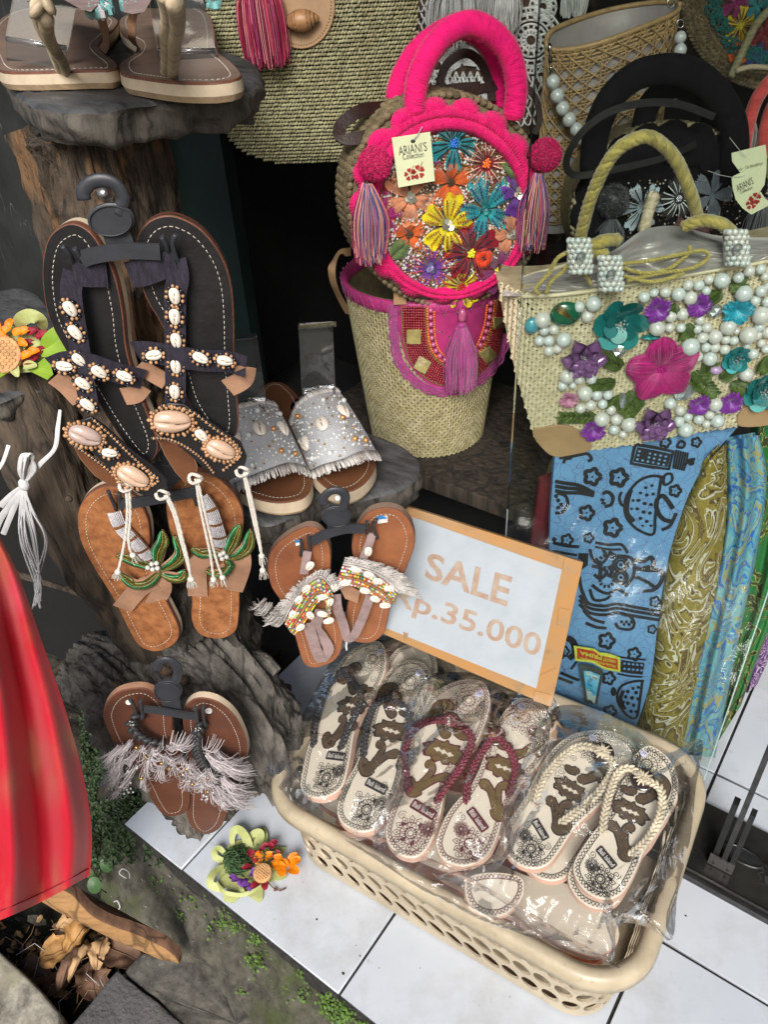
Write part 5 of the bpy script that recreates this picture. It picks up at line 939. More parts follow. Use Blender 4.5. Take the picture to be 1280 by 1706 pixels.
flower(bb, PB, 1070, 345, 40, 6, yarn('paleblue', (.42, .50, .55)), nth=9, acc=(M_bb, 'line')); flower(bb, PB, 1130, 330, 36, 6, yarn('pitch', (.01, .01, .012)), nth=9, acc=(M_white, 'line'), centre=('small', M_crys)); flower(bb, PB, 1185, 325, 40, 5, yarn('greyblue', (.16, .19, .23)), nth=10); flower(bb, PB, 1150, 385, 34, 5, yarn('dullwine', (.10, .03, .03)), nth=8)
b = MB()
for i in range(500):
    x, y = random.uniform(1045, 1235), random.uniform(300, 440); b.ball(PB.hit(x, y, .001), .0014, M_beadmix, 5, 4)
b.build('bead', bb, kind='stuff'); b = MB(); rope(b, cr([BB.hit(x, y, .03) for x, y in PX(1090, 325, 1082, 350, 1072, 385)], 6), .011, M_palm2, 4, .014, 6, .003); b.build('straw_loop', bb)
# paper tags
M_tag = mat('tag_paper', (.62, .66, .42), rough=.8, var=.05, bump=0); M_ink = mat('print_ink', (.03, .03, .025), rough=.7, bump=0); M_redink = mat('red_ink', (.38, .025, .02), rough=.7, bump=0); M_nyl = mat('nylon_thread', (.6, .6, .6), rough=.3, bump=0)
def hib(b, S, c, r, rot=0, lift=.0008):
    for k in range(5):
        a = rot + k * 1.2566; P = [(c[0] + math.cos(a + s) * r * q, c[1] + math.sin(a + s) * r * q) for s, q in ((-.12, .25), (-.5, .75), (-.28, 1.02), (0, .92), (.28, 1.02), (.5, .75), (.12, .25))]; b.poly([S.to3(x, y, lift) for x, y in P], M_redink)
    P = [(c[0] + math.cos(rot + .6) * r * t, c[1] + math.sin(rot + .6) * r * t) for t in (.1, .8, 1.5)]; stroke(b, S, P, r * .09, M_redink, lift + .0002, px=False)
def mirror(pts): return pts
# --- pink round bag ---
RK = HP(735, 340, 1.03, yaw=14, tilt=2); M_pink = mat('pink_wool', (.80, .004, .16), rough=.9, bump=.5, bs=700, sheen=.15, isl=.18, var=.12, col2=(.62, .0, .12), dist=.0015); M_dkst = mat('dark_brown_strap', (.03, .014, .011), rough=.45, var=.3)
rk = thing('round_bag', 'round straw bag with hot pink crochet trim, pink wrapped handles and embroidered flowers', 'bag', RK.hit(740, 495))
EC, EX, EY = (744, 334), 157, 169
ring = lambda r, a: (EC[0] + math.cos(a) * EX * r, EC[1] + math.sin(a) * EY * r)
b = MB(); P = [RK.hit(*ring(1.0, a)) for a in np.linspace(0, 6.283, 80, False)][::-1]; b.prism(P, RK.n, [(.062, M_braid, .002)], top=M_braid); b.build('body', rk)
b = MB(); OFF = lambda l: (0, 0)
for k, l in enumerate((-.004, -.015, -.026, -.037, -.048, -.059)):
    base = [RK.hit(*ring(1.0, a)) for a in np.linspace(0, 6.283, 60, False)]; cen = np.mean(base, 0); P = [cen + (q - cen) * 1.015 + RK.n * l for q in base]; P = cr(P + P[:1], 3); braid(b, np.array(P), .015, nz(RK.v + RK.n * .3) if False else np.array([nz(q - cen) for q in resample(P, max(3, int(plen(P) / .009)))]), M_braid, .0045, .009)
b.build('straw_braid', rk, kind='stuff')
IC, IX, IY = (750, 352), 123, 137
b = MB(); P = [RK.hit(IC[0] + math.cos(a) * IX, IC[1] + math.sin(a) * IY, .006) for a in np.linspace(0, 6.283, 60, False)][::-1]; M_canvas = mat('brown_canvas', (.16, .11, .06), rough=.9); b.prism(P, RK.n, [(.006, M_canvas, 0)], top=M_canvas); pan = b.build('embroidered_panel', rk)
z0 = Zm(540, 0, 3.048); RF = RK.off(.0075); Y = yarn
teal = Y('teal', (.01, .34, .38)); dred = Y('darkred2', (.28, .006, .02)); org = Y('orange2', (.78, .13, .01)); pch = Y('peach', (.80, .33, .17)); mag = Y('magenta', (.40, .003, .16)); yel = Y('yellow2', (.80, .68, .01)); pur = Y('purple', (.15, .035, .33)); mau = Y('mauve', (.25, .04, .16)); grn = Y('sage', (.12, .20, .06))
bd = lambda n, c: mat('glass_bead_' + n, c, rough=.2, bump=0, coat=.6)
B_blue, B_or, B_br, B_yl, B_nv, B_rd, B_or2 = bd('blue', (.02, .16, .6)), bd('orange', (.85, .16, .02)), bd('brown', (.06, .03, .01)), bd('yellow', (.72, .7, .02)), bd('navy', (.01, .02, .22)), bd('red', (.38, .01, .01)), bd('tangerine', (.85, .12, .02))
pst = Y('palepeach', (.85, .5, .35)); bks = Y('blackthread', (.01, .012, .03))
FLW = [(300, 945, 85, 5, dred, .3, None, None), (560, 790, 60, 5, mag, 0, None, None), (290, 1100, 100, 5, mag, .2, None, None), (655, 725, 112, 5, teal, .95, (bks, 'line'), ('beads', B_blue)), (822, 830, 122, 5, dred, .0, (pst, 'line'), ('beads', B_or)), (640, 925, 122, 5, org, .2, None, ('small', B_br)), (435, 1003, 122, 5, pch, -.3, None, ('sequin', M_seq)), (985, 980, 95, 5, pur, .6, None, ('sequin', M_seq)), (430, 1190, 122, 5, org, .25, None, ('small', B_br)), (950, 1190, 110, 5, pch, .5, None, ('sequin', M_seq)), (880, 1372, 100, 6, mau, .2, None, ('beads', B_yl)), (742, 1283, 128, 5, dred, .4, (bks, 'line'), ('beads', B_yl)), (545, 1362, 128, 5, pur, .32, (B_or2, 'bead'), ('sequin', M_seqb := mat('lilac_sequin', (.25, .22, .5), rough=.12, metal=.6, bump=0, coat=.8))), (695, 1455, 100, 5, yel, .3, (dred, 'line'), ('beads', B_rd)), (815, 1062, 138, 5, teal, .62, (B_nv, 'bead'), ('sequin', M_seqt)), (622, 1142, 125, 5, yel, .05, (B_rd, 'bead'), ('sequin', M_seq))]
for i, (x, y, r, n_, c, rot, acc, ce) in enumerate(FLW):
    (px, py), = z0(x, y); flower(pan, RF, px, py, r / 2.55, n_, c, lift=.001 + .0008 * (i % 4), rot=rot, acc=acc, centre=ce, nth=15, wid=.66)
for (x, y, a) in ((945, 850, -.4), (360, 1285, .6)):
    b = MB(); (px, py), = z0(x, y); c = RF.h2(px, py)
    for k in range(15):
        s = (k / 14 - .5); t = a; d0 = V(math.cos(t), math.sin(t)); e0 = V(-d0[1], d0[0]); q0 = c - d0 * .014 + d0 * .028 * k / 14
        for sg in (-1, 1): q1 = q0 + e0 * sg * .013 * math.sin((k + 1) / 16 * 3.14) ** .7 + d0 * .008; b.tube([RF.to3(*q0, .003), RF.to3(*((q0 + q1) / 2), .004), RF.to3(*q1, .002)], .0010, grn, 4)
    b.build('embroidered_leaf', pan)
b = MB(); (px, py), = z0(810, 1315); c = RF.hit(px, py, .004)
for k in range(30): a = k / 30 * 6.283; d = RF.u * math.cos(a) + RF.v * math.sin(a); b.tube([c + d * .002, c + d * .008 + RF.n * .003, c + d * .0135], .0013, Y('rosette', (.80, .05, .005)), 5)
b.ball(c + RF.n * .002, .002, B_br, 6, 4); b.build('rosette', pan)
b = MB(); k = 0
flc = [(*z0(x, y)[0], r / 3.048) for x, y, r, *_ in FLW]
while k < 6500:
    x, y = random.uniform(IC[0] - IX, IC[0] + IX), random.uniform(IC[1] - IY, IC[1] + IY)
    if ((x - IC[0]) / IX) ** 2 + ((y - IC[1]) / IY) ** 2 > .97: continue
    k += 1
    if any((x - a) ** 2 + (y - c_) ** 2 < (r * .5) ** 2 for a, c_, r in flc): continue
    b.ball(RF.hit(x, y, .0005), random.choice((.0013, .0016, .0019)), M_beadmix, 5, 4)
b.build('seed_bead', pan, kind='stuff')
# crochet trim: yarn ring plus fans
b = MB(); N1 = 190
for lay, (r0, r1, l0, l1) in enumerate(((0, .42, .010, .013), (.38, .78, .012, .010))):
    for k in range(N1):
        a = 6.283 * k / N1 + lay * .016; i0 = (IC[0] + math.cos(a) * IX * .97, IC[1] + math.sin(a) * IY * .97); o0 = ring(1.0, a + .03 * math.sin(a)); p0 = (i0[0] * (1 - r0) + o0[0] * r0, i0[1] * (1 - r0) + o0[1] * r0); p1 = (i0[0] * (1 - r1) + o0[0] * r1, i0[1] * (1 - r1) + o0[1] * r1)
        q0, q1 = RK.hit(*p0, l0), RK.hit(*p1, l1); b.tube([q0, (q0 + q1) / 2 + RK.n * .003, q1 + RK.u * random.gauss(0, .0006)], [.0018, .0028, .0020], M_pink, 5)
NF = 17
for k in range(NF):
    a = 6.283 * (k + .35) / NF; cc = ring(.86, a)
    for j in range(15):
        w = a + (j / 14 - .5) * 2.7; q0 = RK.hit(*cc, .010); e = (cc[0] + math.cos(w) * 27 * (1 - .12 * abs(j / 14 - .5)), cc[1] + math.sin(w) * 27); q1 = RK.hit(*e, .007); b.tube([q0, (q0 + q1) / 2 + RK.n * .0045, q1], [.0016, .0025, .0028], M_pink, 5)
b.build('crochet_trim', rk, kind='stuff')
M_pinkh = mat('pink_wrapped_wool', (.80, .003, .15), rough=.9, bump=.35, bs=500, sheen=.25, var=.15, vs=30, col2=(.60, .0, .13), dist=.001)
def wrapped(par, P, R, m, name='handle', pitch=.0034):
    b = MB(); L = plen(P); n = int(L / (pitch / 3)); P = resample(P, n); T, A, B = frames(P); s = np.arange(n); rad = R * (1 + .020 * np.cos(2 * math.pi * s / 3 + .0) + .02 * np.array([nn(p, 60) for p in P])); rad[:6] *= np.linspace(.7, 1, 6); rad[-6:] *= np.linspace(1, .7, 6)
    b.tube(P, rad, m, 20); 
    for i in range(0, n, 2):
        for q in range(4): w = random.uniform(0, 6.283); d = A[i] * math.cos(w) + B[i] * math.sin(w); e = np.cross(T[i], d); b.tube([P[i] + d * rad[i] * .98, P[i] + d * (rad[i] + .0012) + e * .004 + T[i] * random.gauss(0, .0012), P[i] + d * rad[i] * .9 + e * .011], .00018, m, 3, caps=False)
    b.build(name, par)
wrapped(rk, cr([RK.hit(x, y, .004) for x, y in z0(465, 590, 462, 500, 480, 390, 530, 280, 610, 180, 710, 125, 800, 135, 880, 190, 945, 280, 975, 400, 975, 510, 955, 610)], 8), .0140, M_pinkh)
wrapped(rk, cr([RK.hit(x, y, -.055) for x, y in z0(365, 540, 370, 470, 400, 380, 460, 280, 560, 190, 660, 140, 760, 160, 840, 230, 885, 330, 900, 430, 900, 560)], 8), .0138, M_pinkh)
for pts, l, w in ((PX(700, 182, 650, 180, 600, 186, 566, 212, 572, 232, 610, 228, 660, 205, 690, 192), (-.06, -.05, -.03, -.02, -.01, -.01, -.02, -.04), .015), (PX(736, 165, 733, 140, 745, 108, 775, 90, 800, 105, 815, 140, 820, 170), (-.04, -.05, -.055, -.055, -.055, -.05, -.04), .011), (PX(700, 172, 760, 160, 800, 150, 838, 140), (-.04, -.04, -.045, -.05), .012), (PX(690, 168, 740, 148, 800, 142), (-.055, -.055, -.055), .007), (PX(872, 142, 892, 165, 899, 200, 890, 225), (-.05, -.04, -.03, -.03), .008)):
    b = MB(); P = pathS(RK, pts, 50, list(l)); T, A, B = frames(P, UPV); b.band(P, nz(RK.n + RK.v * .5), w, .0022, M_dkst); b.build('leather_strap', rk)
M_mt = mat('mixed_tassel_thread', (.5, .2, .3), rough=.6, bump=0, multi=[(.62, .12, .17), (.05, .09, .28), (.65, .30, .20), (.55, .10, .22), (.10, .13, .30), (.7, .42, .38), (.4, .05, .14)])
for (x, y), tp, L in (((625, 274), (612, 305), .098), ((909, 259), (898, 288), .098)):
    c = RK.hit(x, y, .03); b = MB(); b.ball(c, .0170, M_pink, 18, 12); fur(b, c, .0170, 2600, M_pink, .0045, .00055); b.build('pompom', rk); b = MB(); tassel(b, RK.hit(*tp, .03), V(-.03, 0, -1), L, .0165, M_mt, 260, .00075, 1.15, bend=.10, steps=9); b.ball(RK.hit(*tp, .03), .004, M_dkst, 8, 6); b.build('tassel', rk, kind='stuff')
def papertag(par, S, pts, txc, ang, hibc, label=None):
    b = MB(); b.prism([S.hit(x, y) for x, y in pts][::-1], S.n, [(.0006, M_tag, 0)], top=M_tag); t = b.build('paper_tag', par); b = MB()
    (x1, y1, x2, y2, h1), (x3, y3, x4, y4, h2) = txc; a, c = S.h2(x1, y1), S.h2(x2, y2); addtext(b, S, "ARIANI'S", (a + c) / 2, np.linalg.norm(c - a), h1, math.atan2(*(c - a)[::-1]), M_ink, .0006, bold=-.003)
    a, c = S.h2(x3, y3), S.h2(x4, y4); addtext(b, S, "Collection", (a + c) / 2, np.linalg.norm(c - a), h2, math.atan2(*(c - a)[::-1]), M_ink, .0006)
    for x, y, r in hibc: hib(b, S, S.h2(x, y), r, .5)
    b.build('print', t); return t
TGp = HP(688, 268, .965, yaw=10, tilt=6); papertag(rk, TGp, PX(653, 230, 717, 220, 725, 302, 664, 313), ((664, 252, 711, 244, .0105), (671, 262, 706, 257, .0065)), 0, ((683, 291, .0075), (697, 287, .0085)))
b = MB(); b.tube([TGp.hit(*p, l) for p, l in ((z0(455, 715)[0], .0015), (z0(480, 680)[0], .004), (z0(530, 590)[0], -.03), (z0(560, 500)[0], -.06))], .0006, M_nyl, 4); b.ell(TGp.hit(*z0(452, 718)[0], .0012), [TGp.u * .003, TGp.v * .002, TGp.n * .0005], M_ink, 8, 4); b.build('tag_thread', rk)
TG2 = HP(1245, 290, 1.15, yaw=-5); z7 = Zm(1180, 230, 12.19)
b = MB(); b.prism([TG2.hit(x, y, -.006) for x, y in z7(480, 310, 1170, 140, 1195, 400, 1185, 700, 1150, 950, 1065, 1080, 900, 900, 640, 690, 490, 480)][::-1], TG2.n, [(.0006, M_tag, 0)], top=M_tag); b.build('paper_tag', bb)
b = MB(); a, c = TG2.h2(*z7(760, 600)[0]), TG2.h2(*z7(1150, 490)[0]); addtext(b, TG2, "ode : Tas Nongkong", (a + c) / 2 - .004, np.linalg.norm(c - a) * 1.3, .006, math.atan2(*(c - a)[::-1]), M_ink, -.005, font_shear=.3, bold=-.008); b.build('handwriting', bb)
papertag(bb, TG2, z7(478, 800, 700, 690, 900, 620, 1000, 590, 960, 850, 1060, 1080, 1160, 1230, 1235, 1290, 1225, 1380, 880, 1560, 700, 1430, 560, 1250, 500, 1020), ((*z7(580, 1030)[0], *z7(910, 860)[0], .011), (*z7(650, 1110)[0], *z7(900, 1000)[0], .005)), 0, ((*z7(880, 1340)[0], .0085), (*z7(950, 1240)[0], .0095)))
b = MB(); b.tube([TG2.hit(x, y, .002) for x, y in z7(0, 670, 250, 760, 470, 800, 700, 790, 750, 750)], .0004, M_nyl, 4); b.tube([TG2.hit(x, y, .0) for x, y in z7(440, 0, 630, 240, 780, 390, 830, 340)], .0004, M_nyl, 4); b.build('tag_thread', bb)
# --- woven bucket bag ---
pbk = onz(720, 762, .411); AX = pbk - NH * .097
d = ray(705, 500); t_ = ((AX + NH * .118 - CAM0) @ NH) / (d @ NH); ZT = (CAM0 + d * t_)[2]; RBt, RTp = .0975, .128
Rz = lambda z: RBt + (RTp - RBt) * (z - .411) / (ZT - .411)
FB = Body(lambda q: max(math.hypot(q[0] - AX[0], q[1] - AX[1]) - Rz(q[2]), 0 if q[2] < ZT + .03 else q[2] - ZT - .03, 0) if q[2] > ZT + .03 else math.hypot(q[0] - AX[0], q[1] - AX[1]) - Rz(q[2]), .9, 1.5)
bk_ = thing('bucket_bag', 'woven palm bucket bag with magenta beaded flap holding the pink round bag', 'bag', AX * V(1, 1, 0) + V(0, 0, .411)); M_magl = mat('magenta_leather', (.42, .035, .17), rough=.5, var=.2, vs=25, bump=.1, bs=200); M_magt = mat('magenta_thread', (.42, .04, .24), rough=.7, bump=0, isl=.25, sheen=.4)
b = MB(); cyl = lambda a, z, l=0.0: V(AX[0] + math.cos(a) * (Rz(z) + l), AX[1] + math.sin(a) * (Rz(z) + l), z)
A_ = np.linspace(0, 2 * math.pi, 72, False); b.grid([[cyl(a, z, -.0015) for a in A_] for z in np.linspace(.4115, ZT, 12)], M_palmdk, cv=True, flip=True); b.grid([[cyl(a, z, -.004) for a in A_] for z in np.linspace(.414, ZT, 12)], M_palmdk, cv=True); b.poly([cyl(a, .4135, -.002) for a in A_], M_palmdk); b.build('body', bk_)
aN = math.atan2(NH[1], NH[0]); b = MB(); cw, ch = .0050, .0027; ncol = int(2 * math.pi * .11 / cw); k0 = int(ncol * .32)
for i in range(-k0, k0 + 1):
    a = aN + i * 2 * math.pi / ncol; z = .413; k = 0
    while z < ZT - .012:
        sg = 1 if (i + k // 2) % 2 else -1; k += 1
        c = cyl(a, z, .0003); T = V(-math.sin(a), math.cos(a), 0); d = nz(T * .74 + UPV * .66 * sg); n_ = V(math.cos(a), math.sin(a), 0); b.ell(c, [d * .0040, np.cross(n_, d) * .0014, n_ * .0010], M_palm, 6, 4); z += ch
b.build('palm_weave', bk_, kind='stuff')
b = MB(); G = [[cyl(a, ZT - .020, .0015), cyl(a, ZT - .018, .0030), cyl(a, ZT - .002, .0034), cyl(a, ZT + .001, .0), cyl(a, ZT - .002, -.005), cyl(a, ZT - .018, -.005)] for a in A_]; b.grid(G, M_magl, cu=True); b.build('rim_band', bk_)
b = MB()
for i in range(40):
    a = i / 40 * 6.283; a2 = (i + .5) / 40 * 6.283; a3 = (i + 1) / 40 * 6.283; b.tube([cyl(a, ZT - .022, .0038), cyl(a2, ZT + .000, .0042), cyl(a3, ZT - .022, .0038)], .0007, M_magt, 4)
b.build('lacing', bk_, kind='stuff')
z8 = Zm(540, 400, 3.556); AXc = AX + NH * .13
class Cy:
    def hit(s, x, y, lift=0.0):
        d = ray(x, y); z = .55; t = 1.2
        for _ in range(8):
            R = Rz(z) + lift; ox, oy = CAM0[0] - AX[0], CAM0[1] - AX[1]; A2 = d[0] ** 2 + d[1] ** 2; B2 = ox * d[0] + oy * d[1]; C2 = ox * ox + oy * oy - R * R; D = B2 * B2 - A2 * C2
            t = (-B2 - math.sqrt(max(D, 0))) / A2; z = (CAM0 + d * t)[2]
        return CAM0 + d * t
    def nrm(s, q): return nz(V(q[0] - AX[0], q[1] - AX[1], 0))
CY = Cy()
flap = z8(440, 385, 1010, 350, 1035, 500, 1020, 640, 950, 780, 830, 870, 700, 880, 590, 830, 490, 710, 450, 560)
fp = resample(cr([V(x, y) for x, y in flap], 4, True), 80, True); fc = fp.mean(0)
b = MB(); b.grid([[CY.hit(*(fc + (p - fc) * s), .0025) for p in fp] for s in (1, .9, .7, .45, .2, .02)], M_magl); b.build('flap', bk_)
b = MB(); U = resample(cr([V(x, y) for x, y in z8(410, 385, 415, 560, 440, 710, 520, 820, 610, 880, 710, 900, 840, 870, 960, 800, 1050, 680, 1075, 560)], 6), 120)
for i, (x, y) in enumerate(U):
    nrm = nz(V(*(U[min(i + 1, 119)] - U[max(i - 1, 0)]))); nx = V(-nrm[1], nrm[0])
    for s in (-6, -2, 2, 6 + 1.5 * math.sin(i * .8)): q = CY.hit(x + nx[0] * s, y + nx[1] * s, .0035); b.ell(q, np.eye(3) * .0021, M_magt, 5, 4)
b.build('crochet_edge', bk_, kind='stuff')
def beadline(b, pts, r, m, l=.004, gap=1.9):
    P = [CY.hit(x, y, l) for x, y in cr([V(x, y) for x, y in z8(*pts)], 10)]; n = max(2, int(plen(P) / (r * gap)))
    for q in resample(P, n): b.ball(q, r, m, 6, 4)
O_ = np.array(z8(462, 400, 468, 560, 505, 700, 590, 805, 700, 860, 830, 845, 950, 770, 1040, 640, 1060, 480, 1050, 370)); I_ = np.array(z8(602, 400, 608, 560, 635, 670, 700, 735, 745, 750, 800, 745, 870, 720, 950, 640, 1005, 500, 1028, 350))
b = MB(); B_mar = bd('maroon', (.26, .012, .018)); B_pk = bd('rose', (.45, .10, .22)); B_dg = bd('dark_gold', (.20, .14, .03))
def bl2(P, r, m, l=.004, gap=1.9):
    Q = [CY.hit(x, y, l) for x, y in cr([V(*p) for p in P], 10)]; n = max(2, int(plen(Q) / (r * gap)))
    for q in resample(Q, n): b.ball(q, r, m, 6, 4)
bl2(O_, .0015, B_dg); bl2(I_, .0015, B_dg)
for t in np.linspace(.08, .92, 9): bl2(O_ * (1 - t) + I_ * t, .0021, B_mar)
c0 = I_.mean(0) + V(0, -20)
bl2(c0 + (I_ - c0) * V(.94, .94), .0021, B_or); bl2(c0 + (I_ - c0) * V(.74, .80), .0020, B_or)
b.build('bead_embroidery', bk_, kind='stuff')
Q = [CY.hit(x, y, .006) for x, y in cr([V(*p) for p in c0 + (I_ - c0) * V(.84, .87)], 10)]
for q in resample(Q, 21): b = MB(); b.ball(q, .0042, B_pk, 10, 7); b.build('rose_bead', bk_)
M_mop = mat('shell_square', (.42, .36, .13), rough=.2, var=.3, vs=90, bump=.05, coat=.5)
for x, y, a, s in ((532, 575, 0, 42), (583, 742, .5, 40), (797, 838, .1, 36), (975, 682, -.6, 38), (1045, 492, -.1, 34)):
    b = MB(); pts = [z8(x + s * (math.cos(a) * i - math.sin(a) * j), y + s * (math.sin(a) * i + math.cos(a) * j))[0] for i, j in ((-1, -1), (1, -1), (1, 1), (-1, 1))]; P = [CY.hit(*p, .0078) for p in pts]; c = np.mean(P, 0); b.prism(P[::-1], CY.nrm(c), [(.002, M_mop, 0)], top=M_mop, bevel=.0004); b.build('shell_square', bk_)
b = MB(); q = CY.hit(*z8(820, 450)[0], .012); b.ell(q, [NH * .005, UPV * .011, np.cross(UPV, NH) * .006], B_pk, 12, 8); b.ball(CY.hit(*z8(818, 505)[0], .012), .0055, M_magt, 10, 7); b.build('tassel_bead', bk_)
b = MB(); tassel(b, CY.hit(*z8(815, 515)[0], .014), V(0, 0, -1), .098, .022, M_magt, 260, .0009, 1.0, bend=.05); b.build('tassel', bk_, kind='stuff')
b = MB(); q = [CY.hit(*z8(450, y)[0], .0065) for y in (300, 320, 350, 380)]; b.band(q, NH, .018, .002, M_lthr); b.build('leather_tab', bk_)
b = MB(); P = [CY.hit(*p, l) for p, l in zip(z8(160, 70, 90, 85, 50, 160, 60, 260, 100, 350, 150, 440), (-.02, .0, .02, .02, .01, -.01))]; b.band(resample(cr(P, 6), 40), nz(NH + V(-.5, 0, .2)), .012, .002, M_lthr); b.build('leather_handle', bk_)
# --- pearl flower tote ---
TT = HP(1060, 590, .955, yaw=-3, tilt=-3); zt = Zm(820, 350, 2.783)
tt = thing('tote_bag', 'pale woven palm tote covered with pearls, ribbon flowers and sequins, gold rope handles', 'bag', TT.hit(1060, 735))
front = zt(42, 402, 300, 395, 620, 350, 1000, 285, 1290, 235, 1700, 150, 1800, 500, 1700, 900, 1290, 985, 1150, 1002, 900, 1040, 640, 1090, 450, 1115, 310, 1142, 240, 1110, 190, 1030, 150, 900, 110, 760, 75, 600)
F2 = np.array([TT.h2(x, y) for x, y in front]); fx0, fx1 = F2[:, 0].min(), F2[:, 0].max(); curv = lambda x: -.045 * max(0, 1 - (x - fx0) / .045) ** 2 - .045 * max(0, 1 - (fx1 - x) / .045) ** 2
P2 = resample(F2, 140, True); cc2 = V(P2[:, 0].mean(), P2[:, 1].mean()); b = MB()
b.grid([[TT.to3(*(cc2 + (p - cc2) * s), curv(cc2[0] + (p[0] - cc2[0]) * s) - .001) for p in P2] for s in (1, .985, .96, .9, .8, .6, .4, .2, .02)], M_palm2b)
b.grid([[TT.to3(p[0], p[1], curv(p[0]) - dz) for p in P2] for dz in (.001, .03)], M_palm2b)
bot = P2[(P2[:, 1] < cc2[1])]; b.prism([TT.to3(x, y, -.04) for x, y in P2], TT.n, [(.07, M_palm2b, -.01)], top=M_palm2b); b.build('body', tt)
b = MB(); poly = [tuple(p) for p in F2]; i = 0; cw, ch = .0050, .0027; x = fx0
while x < .245:
    y = F2[:, 1].min(); k = 0
    while y < F2[:, 1].max():
        sg = 1 if (i + k // 2) % 2 else -1; k += 1
        if inpoly(x, y, poly): h = curv(x); d = nz(TT.u * .78 + TT.v * .62 * sg - TT.n * .0); b.ell(TT.to3(x, y, h), [d * .0040, np.cross(TT.n, d) * .0015, TT.n * .0009], M_palm2, 6, 4)
        y += ch
    x += cw; i += 1
b.build('palm_weave', tt, kind='stuff')
rim = [TT.hit(x, y, curv(TT.h2(x, y)[0]) + .001) for x, y in cr([V(*p) for p in front[:6]], 8)]; b = MB(); b.tube(rim, .0028, M_palm2, 6); back = [TT.hit(x, y, -.06) for x, y in cr([V(*p) for p in zt(42, 402, 70, 350, 160, 310, 260, 280, 400, 240)], 6)]; back[0] = rim[0]; b.tube(back, .0026, M_palm2, 6); b.build('rim', tt)
M_sat2 = mat('gold_flecked_satin', (.40, .36, .34), rough=.3, var=.2, vs=10, bump=.15, bs=60, sheen=.6, metal=.25, col2=(.28, .25, .24))
b = MB(); nu, nv = 110, 50; lo = [V(*p) for p in cr([V(*p) for p in zt(50, 400, 300, 395, 620, 352, 1000, 290, 1350, 225)], 6)]; hi = [V(*p) for p in cr([V(*p) for p in zt(60, 345, 200, 285, 380, 255, 560, 190, 700, 95, 860, 75, 1050, 120, 1350, 130)], 6)]; lo = resample(lo, nu); hi = resample(hi, nu); G = []
for i in range(nu):
    row = []
    for j in range(nv):
        v = j / (nv - 1); p = lo[i] * (1 - v) + hi[i] * v; u = i / nu; l = -.006 - .06 * v + .03 * math.sin(math.pi * v) ** .6 * min(1, u * 2.2); f = math.sin(u * 30 + v * 5 + 3 * nn((u * 3, v * 2, 0), 2)) * .5 + (1 - 2 * abs(nn((u * 9 + v * 3, v * 5, 1), 1, 3))) * .8; row.append(TT.hit(*p, l + .0085 * f * math.sin(math.pi * min(1, v * 1.05)) ** .5))
    G.append(row)
b.grid(G, M_sat2); b.build('satin_lining', tt)
# corner patches
for q in (zt(188, 1030, 260, 1005, 350, 1000, 430, 1045, 458, 1112, 310, 1146, 240, 1112), zt(1165, 920, 1290, 900, 1330, 985, 1150, 1004)):
    b = MB(); P = resample(cr([TT.hit(x, y, .003 + curv(TT.h2(x, y)[0])) for x, y in q], 4, True), 60, True); b.prism(P, TT.n, [(.003, M_lthr, 0)], top=M_lthr, bevel=.0006); o = b.build('leather_corner', tt)
# ropes
M_grope = mat('gold_rope', (.50, .39, .10), rough=.35, bump=.3, bs=1200, isl=.25, sheen=.5, metal=.25, var=.2)
pass
def gr(pts, R, l, name='rope_handle', strands=4, pitch=.03): b = MB(); P = cr([TT.hit(x, y, q) for (x, y), q in zip(pts, np.broadcast_to(l, (len(pts),)))], 8); rope(b, P, R, M_grope, strands, pitch, 6, .0015); b.build(name, tt)
gr(PX(965, 405, 985, 330, 1020, 260, 1060, 232, 1090, 232, 1125, 265, 1150, 320, 1165, 370), .0073, (-.02, 0, .01, .01, .01, 0, -.01, -.03)); gr(PX(1140, 378, 1170, 368, 1205, 375, 1225, 395), .0073, (-.01, 0, 0, -.01)); gr(PX(1030, 400, 1005, 402, 985, 415, 1010, 425), .0078, (-.03, -.02, -.02, -.02))
for pts in (PX(960, 415, 930, 430, 915, 455, 893, 480, 898, 490), PX(965, 418, 940, 450, 918, 470, 910, 490), PX(1035, 440, 1080, 435, 1130, 425, 1170, 418, 1180, 430, 1150, 448, 1100, 455, 1045, 468), PX(1035, 445, 1070, 455, 1110, 450, 1145, 425, 1150, 410), PX(1040, 460, 1090, 470, 1140, 455), PX(990, 420, 970, 440, 985, 475)): gr(pts, .0026, .016, 'drawstring', 3, .012)
def pearl(par, S, x, y, r, l, m=M_pearl): c = S.hit(x, y, l); b = MB(); b.ball(c, r / 1300 * ((c - CAM0) @ CF), m, 16, 10) if r > 4.5 else b.ball(c, r / 1300 * ((c - CAM0) @ CF), m, 10, 7); b.build('pearl', par)
PRM = None
_pm = {}
def ipearl(par, S, x, y, r, l):
    if not _pm: b = MB(); b.ball(V(0, 0, 0), 1, M_pearlb, 18, 12); _pm['a'] = localmesh(b, 'pearl'); b = MB(); b.ball(V(0, 0, 0), 1, M_pearl, 18, 12); _pm['b'] = localmesh(b, 'pearl')
    c = S.hit(x, y, l); q = r / 1300 * ((c - CAM0) @ CF); M = np.eye(4) * q; M[3, 3] = 1; M[:3, 3] = c + S.n * q * .6; inst('pearl', _pm[random.choice('ab')], M, par)
